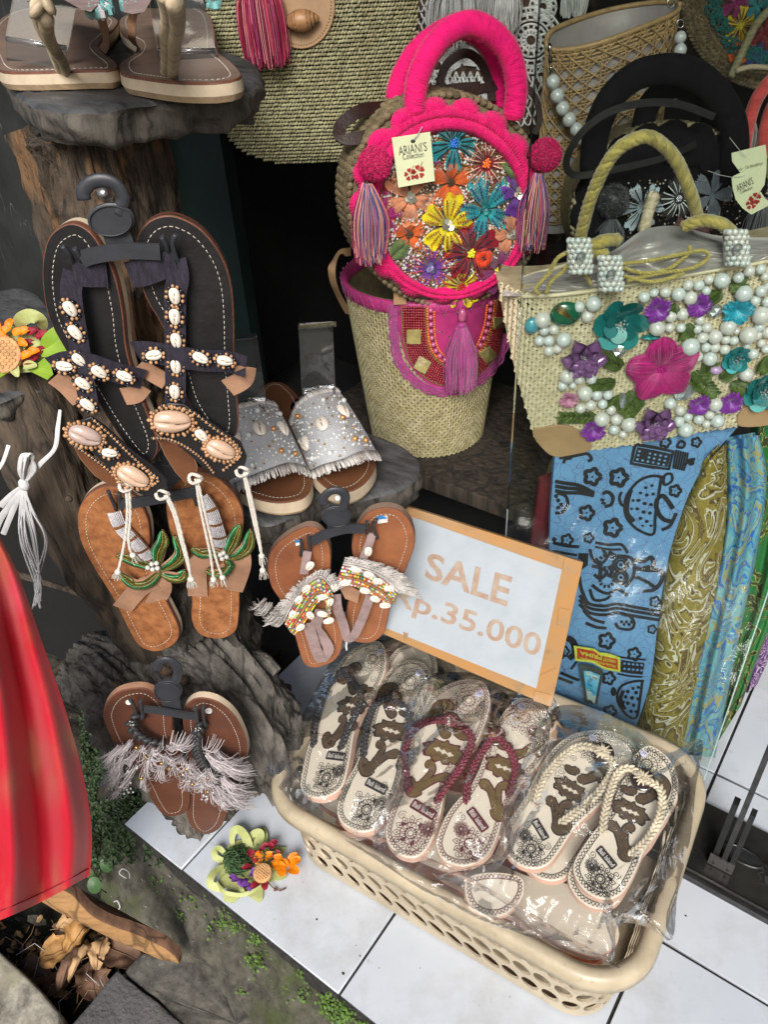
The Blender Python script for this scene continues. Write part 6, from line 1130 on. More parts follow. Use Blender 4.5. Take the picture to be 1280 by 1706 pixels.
for cx_, cy_, l in ((965, 426, .018), (1016, 455, .022), (1226, 412, .012)):
    b = MB(); P = [TT.hit(cx_ + (i % 2) * 0, cy_ - 22 + i * 11, l) for i in range(5)]; b.tube(P, .013, M_sat2, 10); col_ = b.build('pearl_collar', tt)
    for r_i in range(7):
        for c_i in range(5):
            a = (c_i + (r_i % 2) * .5 - 2.2) * .62; x = cx_ + math.sin(a) * 17 + r_i * .5; y = cy_ - 26 + r_i * 8.6; ipearl(col_, TT, x, y, 5.2 + random.uniform(-.4, .6), l + .013 * math.cos(a))
    b = MB(); b.ell(TT.hit(cx_ + 3, cy_ + 2, l + .022), [TT.u * .0055, TT.v * .0055, TT.n * .003], M_crys, 8, 4, False); b.build('crystal', col_)
pearls = [(232, 500, 38), (240, 552, 24), (285, 548, 24), (218, 600, 25), (262, 600, 26), (330, 592, 36), (262, 645, 26), (303, 638, 22), (402, 443, 26), (468, 425, 37), (440, 487, 28), (345, 762, 34), (402, 775, 26), (458, 775, 26), (325, 808, 23), (373, 808, 18), (427, 838, 36), (484, 850, 26), (535, 850, 24), (454, 897, 26), (408, 912, 24), (510, 892, 24), (550, 918, 24), (505, 958, 36), (572, 962, 27), (630, 982, 36), (562, 1010, 25), (605, 1033, 20), (702, 398, 27), (748, 378, 22), (800, 375, 26), (860, 383, 33), (915, 400, 32), (905, 342, 24), (955, 343, 26), (1002, 318, 22), (1060, 318, 37), (990, 370, 22), (878, 475, 29), (825, 487, 27), (760, 538, 37), (820, 540, 23), (872, 540, 23), (960, 503, 24), (948, 545, 22), (992, 538, 24), (972, 585, 26), (1028, 578, 33), (1090, 532, 37), (1142, 520, 14), (912, 622, 43), (988, 630, 23), (1030, 630, 24), (948, 672, 26), (1005, 680, 34), (1075, 640, 24), (1118, 600, 22), (1080, 595, 22), (1130, 558, 16), (1138, 307, 26), (1188, 278, 26), (1242, 270, 24), (1160, 378, 40), (1215, 415, 25), (1242, 370, 27), (1240, 478, 42), (1270, 420, 24), (1182, 570, 40), (1235, 535, 25), (1225, 575, 22), (1205, 660, 26), (1245, 612, 20), (1172, 752, 33), (1262, 305, 20), (1272, 560, 26), (1275, 350, 18), (1265, 640, 20), (1178, 625, 18), (822, 888, 28), (868, 922, 24), (905, 952, 22), (862, 972, 26), (892, 1008, 36), (955, 962, 25), (1005, 942, 22), (1030, 890, 33), (1048, 920, 18), (990, 985, 20), (1040, 968, 32)]
for x, y, r in pearls:
    (px, py), = zt(x, y); ipearl(tt, TT, px, py, r / 2.783, .001)
M_tsq = mat('teal_disc', (.02, .26, .26), rough=.12, metal=.35, bump=0, coat=.9, isl=.35); M_psq = mat('lilac_foil', (.34, .16, .38), rough=.2, metal=.4, bump=.3, bs=90, coat=.6, dist=.002); M_mgr = mat('magenta_ribbon', (.50, .012, .19), rough=.38, bump=.2, bs=200, isl=.45, sheen=.4); M_pur = mat('purple_ribbon', (.24, .03, .36), rough=.4, bump=0, isl=.35, sheen=.4); M_turq = mat('turquoise_ribbon', (.03, .36, .50), rough=.4, bump=0, isl=.3); M_lgr = mat('leaf_ribbon', (.085, .13, .025), rough=.5, bump=0, isl=.35); M_lil = mat('pale_pink_ribbon', (.55, .22, .35), rough=.4, bump=0, isl=.3)
def petal(b, S, c2, a, L, w, l, m, cup=.004, n=6, roll=.25):
    d = V(math.cos(a), math.sin(a)); e = V(-d[1], d[0]); G = []
    for i in range(n + 3):
        t = i / (n + 2); hw = w * math.sin(min(1, t * .88 + .10) * math.pi) ** .7; row = []
        for j in range(7): s = j / 3 - 1; q = c2 + d * L * t + e * hw * s; row.append(S.to3(*q, l + cup * math.sin(t * 2.4) + roll * cup * (s * s) + .0006 * math.sin(j * 3)))
        G.append(row)
    b.grid(G, m)
def discflower(x, y, R, m, k=7, name='sequin_flower', lay=2):
    (px, py), = zt(x, y); c = TT.h2(px, py); Rm = R / 2.783 / 1380; b = MB()
    for L_ in range(lay):
        for i in range(k):
            a = i * 6.283 / k + L_ * .4; q = TT.to3(c[0] + math.cos(a) * Rm * (.62 - .27 * L_), c[1] + math.sin(a) * Rm * (.62 - .27 * L_), .005 + .004 * L_ + .0006 * i); n_ = nz(TT.n - (TT.u * math.cos(a + .5) + TT.v * math.sin(a + .5)) * .55); e = nz(np.cross(n_, TT.v)); f = np.cross(n_, e); rr = Rm * (.40 - .10 * L_); b.prism([q + e * math.cos(w) * rr + f * math.sin(w) * rr for w in np.linspace(0, 6.283, 20, False)], n_, [(.0004, m, 0)], top=m)
    for i in range(12): a = i * 2.4; b.ball(TT.to3(c[0] + math.cos(a) * .0012 * math.sqrt(i) * 2, c[1] + math.sin(a) * .0012 * math.sqrt(i) * 2, .012), .0014, M_crys, 5, 4, False)
    b.build(name, tt)
discflower(590, 520, 128, M_tsq, 6); discflower(1255, 830, 105, M_tsq, 7); discflower(1125, 680, 70, mat('turquoise_foil', (.04, .32, .35), rough=.2, metal=.3, bump=0, isl=.3), 7)
def bigpetal(b, c, a, R, m):
    d = V(math.cos(a), math.sin(a)); e = V(-d[1], d[0]); G = []
    for i in range(14):
        t = i / 13; hw = R * .46 * math.sin(min(1, t * .80 + .06) * math.pi) ** .8; row = []
        for j in range(29): s = j / 14 - 1; q = c + d * R * (t * (1 - .10 * s * s)) + e * hw * s; row.append(TT.to3(*q, .003 + .010 * math.sin(t * 2.5) * (1 - .4 * s * s) + .0034 * abs(math.sin(j * 1.57)) * math.sin(t * 2.8) + .001 * nn((q[0] * 90, q[1] * 90, 0), 1)))
        G.append(row)
    b.grid(G, m)
    for s in np.linspace(-.93, .93, 19): b.tube([TT.to3(*(c + d * R * (t * (1 - .10 * s * s)) + e * R * .46 * math.sin(min(1, t * .80 + .06) * math.pi) ** .8 * s), .0048 + .010 * math.sin(t * 2.5) * (1 - .4 * s * s)) for t in np.linspace(.04, random.uniform(.93, 1.03), 8)], .0011, m, 5, caps=False)
def ribflower(x, y, R, m, k=5, L=.002, name='ribbon_flower', wid=.55, cen=None, per=7, rot=0):
    (px, py), = zt(x, y); c = TT.h2(px, py); Rm = R / 2.783 / 1380; b = MB()
    if per == 7:
        for i in range(k): bigpetal(b, c, rot + i * 6.283 / k, Rm, m)
    for i in range(k if per != 7 else 0):
        for j in range(per): s = (j / (per - 1) - .5); a = rot + i * 6.283 / k + s * 1.15 * 6.283 / k * .85; petal(b, TT, c, a, Rm * (1 - .9 * s * s) * random.uniform(.95, 1.04), Rm * wid / per * 1.35, .003 + .001 * (j % 2), m, .006)
    if cen:
        for i in range(14): a = i * 2.4; b.ball(TT.to3(c[0] + math.cos(a) * .0016 * math.sqrt(i), c[1] + math.sin(a) * .0016 * math.sqrt(i), .0095), .0016, cen, 6, 4)
    b.build(name, tt)
ribflower(780, 722, 172, M_mgr, 5, wid=.95, cen=mat('magenta_knot', (.5, .0, .22), rough=.5, bump=0), per=7, rot=.5, name='large_ribbon_flower')
for x, y, r, m in ((760, 450, 66, M_pur), (950, 430, 62, M_pur), (465, 1008, 68, M_pur), (955, 890, 62, M_pur), (1100, 880, 68, M_pur), (1130, 455, 75, M_turq), (352, 865, 50, M_lil)): ribflower(x, y, r, m, 5, rot=random.random(), wid=.9, per=5)
def foilflower(x, y, R, m):
    (px, py), = zt(x, y); c = TT.h2(px, py); Rm = R / 2.783 / 1380; b = MB()
    for L_, s in ((0, 1.0), (1, .66)):
        for i in range(6): petal(b, TT, c, i * 1.047 + L_ * .5, Rm * s, Rm * .42 * s, .003 + .004 * L_, m, .006, roll=1.5)
    for i in range(8): b.ball(TT.to3(c[0] + random.gauss(0, .0025), c[1] + random.gauss(0, .0025), .013), .0015, M_crys, 5, 4, False)
    b.build('foil_flower', tt)
foilflower(420, 668, 105, M_psq); foilflower(745, 968, 102, M_psq)
for pts in ((600, 720, 520, 680), (570, 790, 480, 800), (640, 830, 620, 900), (690, 860, 640, 920), (590, 850, 560, 890), (480, 950, 340, 950), (960, 790, 1000, 720), (1000, 820, 930, 780), (1110, 790, 1150, 810), (1060, 780, 1090, 750), (1060, 370, 1010, 400), (1100, 340, 1130, 340), (850, 430, 830, 455), (910, 520, 900, 560), (1270, 670, 1260, 710), (940, 740, 1010, 830)):
    a, c = [TT.h2(*p) for p in zt(*pts)]; d = c - a; Ld = np.linalg.norm(d); an = math.atan2(d[1], d[0]); b = MB()
    for i in range(7):
        q = a + d * i / 6
        for sg in (-1, 1): petal(b, TT, q, an + sg * .75, .014, .0032, .003, M_lgr, .004, 4)
    petal(b, TT, c, an, .014, .0032, .003, M_lgr, .004, 4); b.build('ribbon_leaf', tt)
for x, y, rx, ry, m, nm in ((185, 537, 32, 38, mat('turquoise_stone', (.08, .33, .42), rough=.3, coat=.5), 'stone'), (590, 650, 38, 34, M_crys, 'crystal'), (890, 845, 50, 50, M_crys, 'crystal'), (1035, 468, 36, 30, M_crys, 'crystal'), (605, 885, 18, 48, M_crys, 'crystal'), (1040, 742, 30, 22, mat('lilac_drop', (.5, .32, .55), rough=.2, coat=.5), 'stone'), (735, 590, 45, 12, M_tsq, 'crystal')):
    (px, py), = zt(x, y); b = MB(); b.ell(TT.hit(px, py, .006), [TT.u * rx / 3600, TT.v * ry / 3600, TT.n * .006], m, 10 if nm == 'stone' else 6, 7 if nm == 'stone' else 4, nm == 'stone'); b.build(nm, tt)
(px, py), = zt(342, 482); b = MB(); M_enam = mat('green_enamel', (.01, .12, .06), rough=.1, coat=1, bump=0); b.ell(TT.hit(px, py, .004), [TT.u * .0185, TT.v * .0155, TT.n * .007], M_enam, 20, 12)
for sg in (-2, -1, 0, 1, 2): b.tube([TT.hit(px - 16 + sg * 2.5, py - 12 - sg * 2, .009), TT.hit(px + sg * 1.5, py - sg * 1.5, .0125), TT.hit(px + 14 - sg, py + 12, .009)], .0005, M_bgold, 4)
b.build('enamel_brooch', tt)
# ---------------- laundry basket ----------------
M_bask = mat('cream_plastic', (.47, .40, .28), rough=.34, var=.16, vs=9, bump=.04, bs=60, sss=.1, spec=.45)
BC_, BA = V(-.297, .583, 0), math.radians(4.2)
def rrect(hx, hy, r, n, dx=0, dy=0):
    P = []
    for qx, qy, a0 in ((1, -1, -90), (1, 1, 0), (-1, 1, 90), (-1, -1, 180)):
        for k in range(9): a = math.radians(a0 + k * 90 / 8); P.append((qx * (hx - r) + r * math.cos(a), qy * (hy - r) + r * math.sin(a)))
    P = np.array(P); P = resample(P, n, True); c, s = math.cos(BA), math.sin(BA)
    return np.stack([BC_[0] + dx + P[:, 0] * c - P[:, 1] * s, BC_[1] + dy + P[:, 0] * s + P[:, 1] * c], 1)
def bring(t, n=240, g=0.0):
    """basket wall outline at height fraction t (0 floor, 1 rim)"""
    return rrect(.240 + .014 * t + g, .160 + .009 * t + g, .055 + .007 * t, n)
bas = thing('laundry_basket', 'cream plastic laundry basket with pierced sides full of bagged flip-flops', 'basket', BC_ + V(0, 0, 0))
ZR = .168; NP = 36 * 14
def bwall(s, t, g=0.0):
    A = bring(t, NP, g); i = int(s) % NP; return V(A[i][0], A[i][1], .004 + (ZR - .004) * t)
cache = {}
def BW(i, t, g):
    k = (round(t, 5), g)
    if k not in cache: cache[k] = bring(t, NP, g)
    A = cache[k]; f = i - math.floor(i); a, c = A[int(math.floor(i)) % NP], A[(int(math.floor(i)) + 1) % NP]; return V(*(a * (1 - f) + c * f), .004 + (ZR - .004) * t)
b = MB(); rows = [(.10, .27), (.30, .47), (.50, .67), (.70, .87)]; NC = 56; wc = NP / NC
for t0, t1 in ((0, .10), (.27, .30), (.47, .50), (.67, .70), (.87, 1.0)):
    for g, fl in ((0, False), (-.0028, True)): b.grid([[BW(i, t, g) for i in range(0, NP, 3)] for t in (t0, t1)], M_bask, cu=False, cv=True, flip=not fl)
for ri, (t0, t1) in enumerate(rows):
    for c in range(NC):
        s0 = c * wc + (wc / 2 if ri % 2 else 0); ph = c % 14
        if ph in (0, 1) and ri in (0,): hole = (0.0, 0.0)
        outer = [];
        K = 16; cx_, ct = s0 + wc / 2, (t0 + t1) / 2; sk = .25 * wc * math.sin(c * 6.283 / NC * 2)
        for g in (0, -.0028):
            O, I = [], []
            for k in range(K):
                a = 2 * math.pi * k / K; ca, sa = math.cos(a), math.sin(a); m_ = max(abs(ca), abs(sa)); O.append(BW(cx_ + ca / m_ * wc / 2, ct + sa / m_ * (t1 - t0) / 2, g)); I.append(BW(cx_ + ca * wc * .42 + sa * sk, ct + sa * (t1 - t0) * .44, g))
            b.grid([O, I], M_bask, False, cv=True, flip=g != 0); outer.append(I)
        b.grid(outer, M_bask, True, cv=True, flip=True)
b.poly([BW(i, 0, 0) for i in range(0, NP, 4)][::-1], M_bask); b.poly([BW(i, 0, -.003) + V(0, 0, .003) for i in range(0, NP, 4)], M_bask)
b.build('pierced_side', bas)
prof = [(-.0035, ZR - .012), (-.003, ZR + .000), (.004, ZR + .004), (.010, ZR + .004), (.015, ZR + .001), (.0185, ZR - .006), (.0195, ZR - .018), (.0175, ZR - .019), (.0165, ZR - .008), (.012, ZR - .003), (.005, ZR - .002), (.0, ZR - .010)]
G = []
for g, z in prof: A = rrect(.254 + g, .169 + g, .062 + g, 200); G.append([V(x, y, z) for x, y in A])
b = MB(); b.grid(G + [G[0]], M_bask, True, cv=True, flip=True); b.build('rolled_rim', bas)
# ---------------- flip-flops with printed soles ----------------
M_ffw = mat('printed_sole_cream', (.60, .55, .44), rough=.35, var=.04, vs=20, bump=.03, bs=200); dirt(M_bask, (.24, .20, .14), 14, .5, .72, .6); dirt(M_bask, (.22, .18, .12), 70, .58, .68, .5); M_ffp = mat('pink_foam', (.62, .40, .30), rough=.7, var=.06, vs=60, bump=.1, bs=500)
INK = {k: mat('ink_' + k, c, rough=.4, bump=0) for k, c in (('black', (.018, .016, .017)), ('wine', (.10, .012, .022)), ('olive', (.14, .095, .03)), ('olive2', (.085, .055, .028)))}; M_ffw2 = mat('label_white', (.7, .68, .62), rough=.5, bump=0); M_stb = mat('sticker_lilac', (.55, .57, .72), rough=.4, bump=0)
M_brd = {k: mat('plait_' + k, c, rough=.5, bump=.2, bs=500, isl=.2) for k, c in (('black', (.022, .02, .024)), ('wine', (.16, .012, .03)), ('cream', (.62, .55, .40)))}; M_btn = mat('coconut_button', (.10, .05, .022), rough=.15, var=.8, vs=90, coat=.8, bump=.05); M_btnd = mat('dark_button', (.04, .028, .028), rough=.12, coat=.9, bump=0)
def orn(b, S, F, pts, m, l, closed=True): b.poly([F(x, y, l) for x, y in pts], m)
def sstroke(b, F, pts, w, m, l):
    """stroke in sole coordinates (s across, t along, metres)"""
    P = [F(x, y, l) for x, y in pts]; P = np.array(P); T = np.gradient(P, axis=0); T /= np.linalg.norm(T, axis=1)[:, None] + 1e-12; N = F.n; w = np.broadcast_to(np.asarray(w, float), (len(P),))[:, None] / 2; Sd = np.cross(T, N) * w; b.grid(np.stack([P - Sd, P + Sd], 1), m, False)
def spiral(cx_, cy_, r, turns, a0, sg=1, n=22): return [(cx_ + math.cos(a0 + sg * t * turns * 6.283) * r * (1 - t * .9), cy_ + math.sin(a0 + sg * t * turns * 6.283) * r * (1 - t * .9)) for t in np.linspace(0, 1, n)]
def lace(b, F, cx_, cy_, R, m, w=.0007, dense=True, L=.0006):
    for rr in (.16, .30, .34, .62): sstroke(b, F, [(cx_ + math.cos(a) * R * rr, cy_ + math.sin(a) * R * rr) for a in np.linspace(0, 6.283, 25)], w, m, L)
    for k in range(12):
        a = k * .5236; P = [(cx_ + math.cos(a + s) * R * q, cy_ + math.sin(a + s) * R * q) for s, q in ((-.02, .34), (-.22, .52), (0, .68), (.22, .52), (.02, .34))]; sstroke(b, F, P, w, m, L); sstroke(b, F, [(cx_ + math.cos(a) * R * q, cy_ + math.sin(a) * R * q) for q in (.16, .3)], w, m, L)
        a += .26; P = [(cx_ + math.cos(a + s) * R * q, cy_ + math.sin(a + s) * R * q) for s, q in ((-.08, .62), (-.2, .85), (0, 1.05), (.2, .85), (.08, .62))]; sstroke(b, F, P, w * 1.2, m, L)
        b.poly([F(cx_ + math.cos(a) * R * .8 + math.cos(t) * R * .055, cy_ + math.sin(a) * R * .8 + math.sin(t) * R * .055, L) for t in np.linspace(0, 6.283, 8, False)], m)
def flipflop(label, outline, heel, toe, zh, zt_, col, mirror, straps, button, sizetxt='37', group=None, roll=0.0, thick=.014, under=None, wscale=1.0, lab_ang=0, plain=False):
    H_, T_ = onz(*heel, zh), onz(*toe, zt_); ax = nz(T_ - H_); side = nz(np.cross(ax, UPV)); nrm = nz(np.cross(side, ax)); nrm = nz(nrm + side * roll); S = Pl((H_ + T_) / 2, nrm, ax)
    Ls = np.linalg.norm(T_ - H_) / .255; hh = S.to2(H_); aa = nz(S.to2(T_) - hh); bb2 = V(aa[1], -aa[0])
    class FF:
        n = S.n
        def __call__(s, x, y, l=0): q = hh + bb2 * x * Ls * wscale * (-1 if mirror else 1) + aa * y * Ls; return S.to3(*q, l)
    F = FF(); t = thing('flip_flop', label, 'flip-flop', S.hit(*heel, -thick), group)
    o, P2 = sole(t, S, outline, thick, M_ffw, [(.0018, M_ffw, .0004), (.0125, M_ffp, .0012), (thick, M_ffp, -.001)], inset=0)
    ink = INK[col]; b = MB()
    # crosshatched border between two lines
    c = P2.mean(0); Q = resample(P2, 240, True); T = np.roll(Q, -2, 0) - np.roll(Q, 2, 0); N = np.stack([-T[:, 1], T[:, 0]], 1); N /= np.linalg.norm(N, axis=1)[:, None]
    if ((c - Q) * N).sum() < 0: N = -N
    L_ = plen(Q, True); nx_ = int(L_ / .0052); Q = resample(Q, nx_ * 2, True); N = np.array([N[int(i * 240 / (nx_ * 2)) % 240] for i in range(nx_ * 2)]); A, B_ = Q + N * .0018, Q + N * .0072
    def ln(p, q, w=.0006): 
        d = nz(q - p); e = V(-d[1], d[0]) * w / 2; b.add([S.to3(*(p - e), .0004), S.to3(*(p + e), .0004), S.to3(*(q + e), .0004), S.to3(*(q - e), .0004)], [[0, 3, 2, 1]], ink)
    for i in range(0, nx_ * 2, 2):
        j = (i + 2) % (nx_ * 2); ln(A[i], B_[j], .0008); ln(B_[i], A[j], .0008); ln(B_[i], B_[j], .0007)
    if not plain:
        lace(b, F, .004, .222, .026, ink); lace(b, F, -.018, .205, .013, ink)
        for x, y, r, s in ((.022, .225, .009, 1), (.026, .205, .007, -1), (-.012, .243, .006, 1), (.020, .188, .006, 1), (.028, .24, .005, 1)): sstroke(b, F, spiral(x, y, r, 1.6, random.random() * 6, s), .0006, ink, .0006)
        lace(b, F, -.002, .028, .021, ink, .0009); lace(b, F, .016, .040, .010, ink)
        for x, y, r, s in ((.006, .010, .007, 1), (-.016, .014, .006, -1), (-.020, .045, .006, 1), (.021, .055, .006, -1), (.012, .064, .005, 1)): sstroke(b, F, spiral(x, y, r, 1.6, random.random() * 6, s), .0007, ink, .0006)
        for (x, y, a) in ((-.008, .018, 1), (.006, .04, 2), (-.014, .036, 4), (.004, .018, 5)): b.poly([F(x + math.cos(a + s) * .005 * q, y + math.sin(a + s) * .005 * q, .0007) for s, q in ((0, 1), (1.2, .5), (2.6, 1), (3.6, .4), (5, .7))], ink)
        # dark scrolls with olive inner fill
        ol = INK['olive'] if col == 'wine' else INK['olive2']
        med = []
        for k in range(72):
            a = k / 72 * 6.283; r = .0195 * (1 + .42 * abs(math.cos(a)) ** 1.5 * 0 + .16 * math.cos(2 * a) + .10 * math.sin(9 * a) + .05 * math.sin(17 * a)); med.append((math.cos(a) * r * 1.25, math.sin(a) * r * .95))
        mc = (-.002, .140)
        for s_, m_, l_ in ((1.0, ink, .0008), (.86, ol, .0011)): b.poly([F(mc[0] + x * s_, mc[1] + y * s_, l_) for x, y in med], m_)
        for dx, dy in ((-.008, .001), (0, .0), (.009, -.001)):
            b.poly([F(mc[0] + dx + math.cos(a) * .0045 * (1 + .3 * math.cos(4 * a)), mc[1] + dy + math.sin(a) * .0026 * (1 + .3 * math.cos(4 * a)), .0014) for a in np.linspace(0, 6.283, 16, False)], M_ffw)
        for sg in (-1, 1): sstroke(b, F, [(mc[0] + x, mc[1] + sg * (.0075 + .002 * math.sin(x * 400))) for x in np.linspace(-.015, .015, 12)], .0008, ink, .0014)
        def scroll(pts, w, fl=None):
            P = cr([V(*p) for p in pts], 6); n = len(P); W_ = 1.3 * np.interp(np.linspace(0, 1, n), np.linspace(0, 1, len(w)), w); sstroke(b, F, P, W_ + .0038, ink, .0009); sstroke(b, F, P, W_, ol, .0012)
            for i in range(1, n - 1, 2): q = P[i]; b.poly([F(q[0] + math.cos(a) * .0006, q[1] + math.sin(a) * .0006, .0015) for a in np.linspace(0, 6.283, 6, False)], ink)
            for e in (0, -1):
                if W_[e] > .003: b.poly([F(P[e][0] + math.cos(a) * (W_[e] / 2 + .0013), P[e][1] + math.sin(a) * (W_[e] / 2 + .0013), .0010) for a in np.linspace(0, 6.283, 14, False)], ink); b.poly([F(P[e][0] + math.cos(a) * W_[e] / 2, P[e][1] + math.sin(a) * W_[e] / 2, .0013) for a in np.linspace(0, 6.283, 14, False)], ol)
        scroll([(.014, .108), (.004, .104), (-.004, .096), (-.014, .086), (-.022, .080)], [.010, .006, .006, .009, .012]); scroll([(-.012, .118), (-.006, .112), (-.009, .100), (-.012, .092)], [.009, .005, .005, .006]); scroll([(-.028, .088), (-.020, .076), (-.010, .078)], [.010, .009, .003])
        scroll([(-.008, .165), (-.016, .172), (-.022, .182), (-.030, .190)], [.010, .007, .008, .010]); scroll([(-.034, .180), (-.030, .200), (-.022, .207), (-.014, .204)], [.008, .013, .011, .004]); scroll([(.006, .172), (.014, .168), (.022, .170)], [.008, .006, .004])
        P = [(.026 + .008 * math.cos(a) * (1 + .2 * math.cos(5 * a)), .158 + .010 * math.sin(a) * (1 + .2 * math.cos(5 * a))) for a in np.linspace(0, 6.283, 50)]; sstroke(b, F, P, .0006, ink, .0006); sstroke(b, F, spiral(.026, .158, .006, 1.5, 1), .0006, ink, .0006)
    b.build('printed_pattern', o, kind='stuff')
    if not plain:
        b = MB(); a0 = lab_ang; c0 = V(.002, .060); R_ = lambda x, y: (c0[0] + x * math.cos(a0) - y * math.sin(a0), c0[1] + x * math.sin(a0) + y * math.cos(a0)); k = 1 if not mirror else -1
        pts = []
        for qx, qy, s0 in ((1, -1, -90), (1, 1, 0), (-1, 1, 90), (-1, -1, 180)):
            for j in range(4): a = math.radians(s0 + j * 30); pts.append(R_(qx * .0150 + .0022 * math.cos(a), qy * .0042 + .0022 * math.sin(a)))
        b.poly([F(x, y, .0016) for x, y in pts], ink); v, f = textmesh('Bali Island', bold=.006); lo, hi = v.min(0), v.max(0); x = (v[:, 0] - (lo[0] + hi[0]) / 2) * .029 / (hi[0] - lo[0]) * k; y = (v[:, 1] - (lo[1] + hi[1]) / 2) * .0068 / (hi[1] - lo[1]); b.add([F(*R_(p, q), .0020) for p, q in zip(x, y)], [np.array(q) for q in f], M_ffw2); b.build('name_label', o)
        b = MB(); c1 = (.014, .236); b.poly([F(c1[0] + math.cos(a) * .0055, c1[1] + math.sin(a) * .0055, .0016) for a in np.linspace(0, 6.283, 20, False)], M_stb); v, f = textmesh(sizetxt); lo, hi = v.min(0), v.max(0); x = (v[:, 0] - (lo[0] + hi[0]) / 2) * .006 / (hi[0] - lo[0]) * k; y = (v[:, 1] - (lo[1] + hi[1]) / 2) * .0045 / (hi[1] - lo[1]); b.add([F(c1[0] + p, c1[1] + q, .0020) for p, q in zip(x, y)], [np.array(q) for q in f], M_ink); b.build('size_sticker', o)
    if straps:
        for pts, lf in straps:
            b = MB(); P = np.array([S.hit(x, y, l) for (x, y), l in zip(pts, lf)]); P = np.array(cr(P, 8)); braid(b, P, .0095, S.n, M_brd[col if button != 'cream' else 'cream'], .0036, .0052); b.build('plaited_strap', t)
        mb_ = M_brd[button]; bx, by = straps[0][0][-1]; c = S.hit(bx, by, .021); bn = MB(); P = [c + S.u * math.cos(a) * .0145 + S.v * math.sin(a) * .0145 for a in np.linspace(0, 6.283, 30, False)]; bn.prism(P, S.n, [(.003, M_btn if button != 'cream' else M_btnd, .0005), (.005, M_btn if button != 'cream' else M_brd['cream'], -.002)], top=M_btn if button != 'cream' else M_btnd, bevel=.001); bn.build('round_button', t)
        fb = MB()
        for k in range(18): a = k * 2.4; r = .0014 * math.sqrt(k) + .001; d = S.u * math.cos(a) + S.v * math.sin(a); q = c + d * r * .4 + S.n * .001; fb.tube([q, q + d * r * .5 + S.n * .004, q + d * (r + .003) + S.n * .003], [.0012, .0014, .0010], mb_, 6)
        fb.build('leather_knot', t)
    return t, S
zA = Zm(400, 1040, 3.2); zB = Zm(630, 1120, 5.33); zC = Zm(760, 1130, 3.048); zD = Zm(930, 1240, 5.818)
GRP = None
FFA = zA(735, 88, 768, 120, 778, 190, 765, 270, 720, 360, 660, 440, 610, 560, 590, 680, 570, 780, 545, 860, 490, 905, 420, 925, 350, 905, 322, 860, 335, 780, 355, 680, 390, 560, 430, 420, 480, 300, 540, 190, 620, 120, 680, 95)
FFB = zA(900, 190, 970, 200, 1020, 260, 1030, 340, 990, 440, 930, 560, 880, 680, 860, 800, 830, 900, 790, 1000, 730, 1080, 650, 1105, 560, 1070, 520, 1010, 530, 930, 570, 830, 620, 740, 670, 620, 700, 500, 730, 400, 760, 300, 820, 220)
FFC = zB(830, 60, 920, 80, 975, 140, 995, 250, 975, 380, 930, 510, 860, 640, 760, 740, 680, 830, 620, 920, 590, 1030, 570, 1180, 530, 1330, 480, 1480, 410, 1590, 320, 1640, 200, 1620, 110, 1540, 70, 1440, 85, 1320, 130, 1190, 190, 1030, 250, 880, 275, 740, 280, 560, 330, 400, 430, 250, 560, 140, 700, 75)
FFD = PX(740, 1432, 728, 1411, 731, 1388, 746, 1354, 765, 1330, 780, 1316, 795, 1289, 806, 1262, 812, 1238, 826, 1207, 845, 1180, 865, 1163, 891, 1166, 911, 1182, 919, 1209, 914, 1238, 901, 1268, 878, 1294, 855, 1327, 839, 1360, 829, 1392, 816, 1419, 796, 1435, 770, 1442)
FFE = zC(600, 280, 700, 262, 800, 270, 880, 310, 925, 370, 935, 440, 890, 510, 820, 570, 740, 630, 660, 700, 600, 760, 560, 820, 520, 880, 470, 940, 400, 965, 320, 945, 260, 890, 240, 820, 260, 740, 310, 660, 360, 590, 400, 500, 450, 410, 520, 330)
FFG = zD(870, 10, 960, 40, 1060, 120, 1130, 230, 1165, 360, 1160, 500, 1110, 620, 1030, 750, 960, 870, 880, 960, 820, 1060, 770, 1180, 720, 1290, 660, 1390, 590, 1460, 480, 1500, 350, 1470, 240, 1390, 170, 1280, 150, 1180, 180, 1090, 250, 980, 320, 880, 400, 780, 470, 690, 530, 600, 560, 500, 600, 400, 660, 300, 700, 200, 760, 80)
shf = lambda P, dx, dy: [(x + dx, y + dy) for x, y in P]
F1 = flipflop('leftmost flip-flop with black plaited strap and brown button', FFA, (534, 1328), (628, 1069), .195, .235, 'black', False, [(zA(395, 640, 400, 540, 430, 420, 470, 330, 555, 265), (.0, .008, .014, .018, .019)), (zA(540, 660, 580, 560, 635, 440, 640, 360, 570, 275), (.0, .008, .014, .018, .019))], 'black', '37', roll=-.25, wscale=.86)
F2 = flipflop('second flip-flop from the left, black plaited strap, beside the burgundy ones', FFB, (602, 1385), (690, 1102), .20, .235, 'black', False, [(zA(660, 700, 665, 620, 690, 500, 730, 420, 815, 400), (.0, .008, .014, .018, .019)), (zA(850, 760, 890, 640, 905, 520, 880, 450, 825, 405), (.0, .008, .014, .018, .019))], 'black', '37', roll=-.1, lab_ang=-.25, wscale=.9)
F3 = flipflop('left burgundy printed flip-flop with burgundy plaited strap and button', FFC, (672, 1426), (790, 1133), .20, .24, 'wine', False, [(zB(285, 1040, 250, 900, 240, 740, 290, 540, 450, 440, 640, 430), (.0, .006, .012, .016, .018, .020)), (zB(530, 1140, 600, 1020, 720, 870, 830, 640, 800, 530, 650, 435), (.0, .008, .013, .018, .02, .020))], 'wine', '39', lab_ang=-.20, roll=-.05)
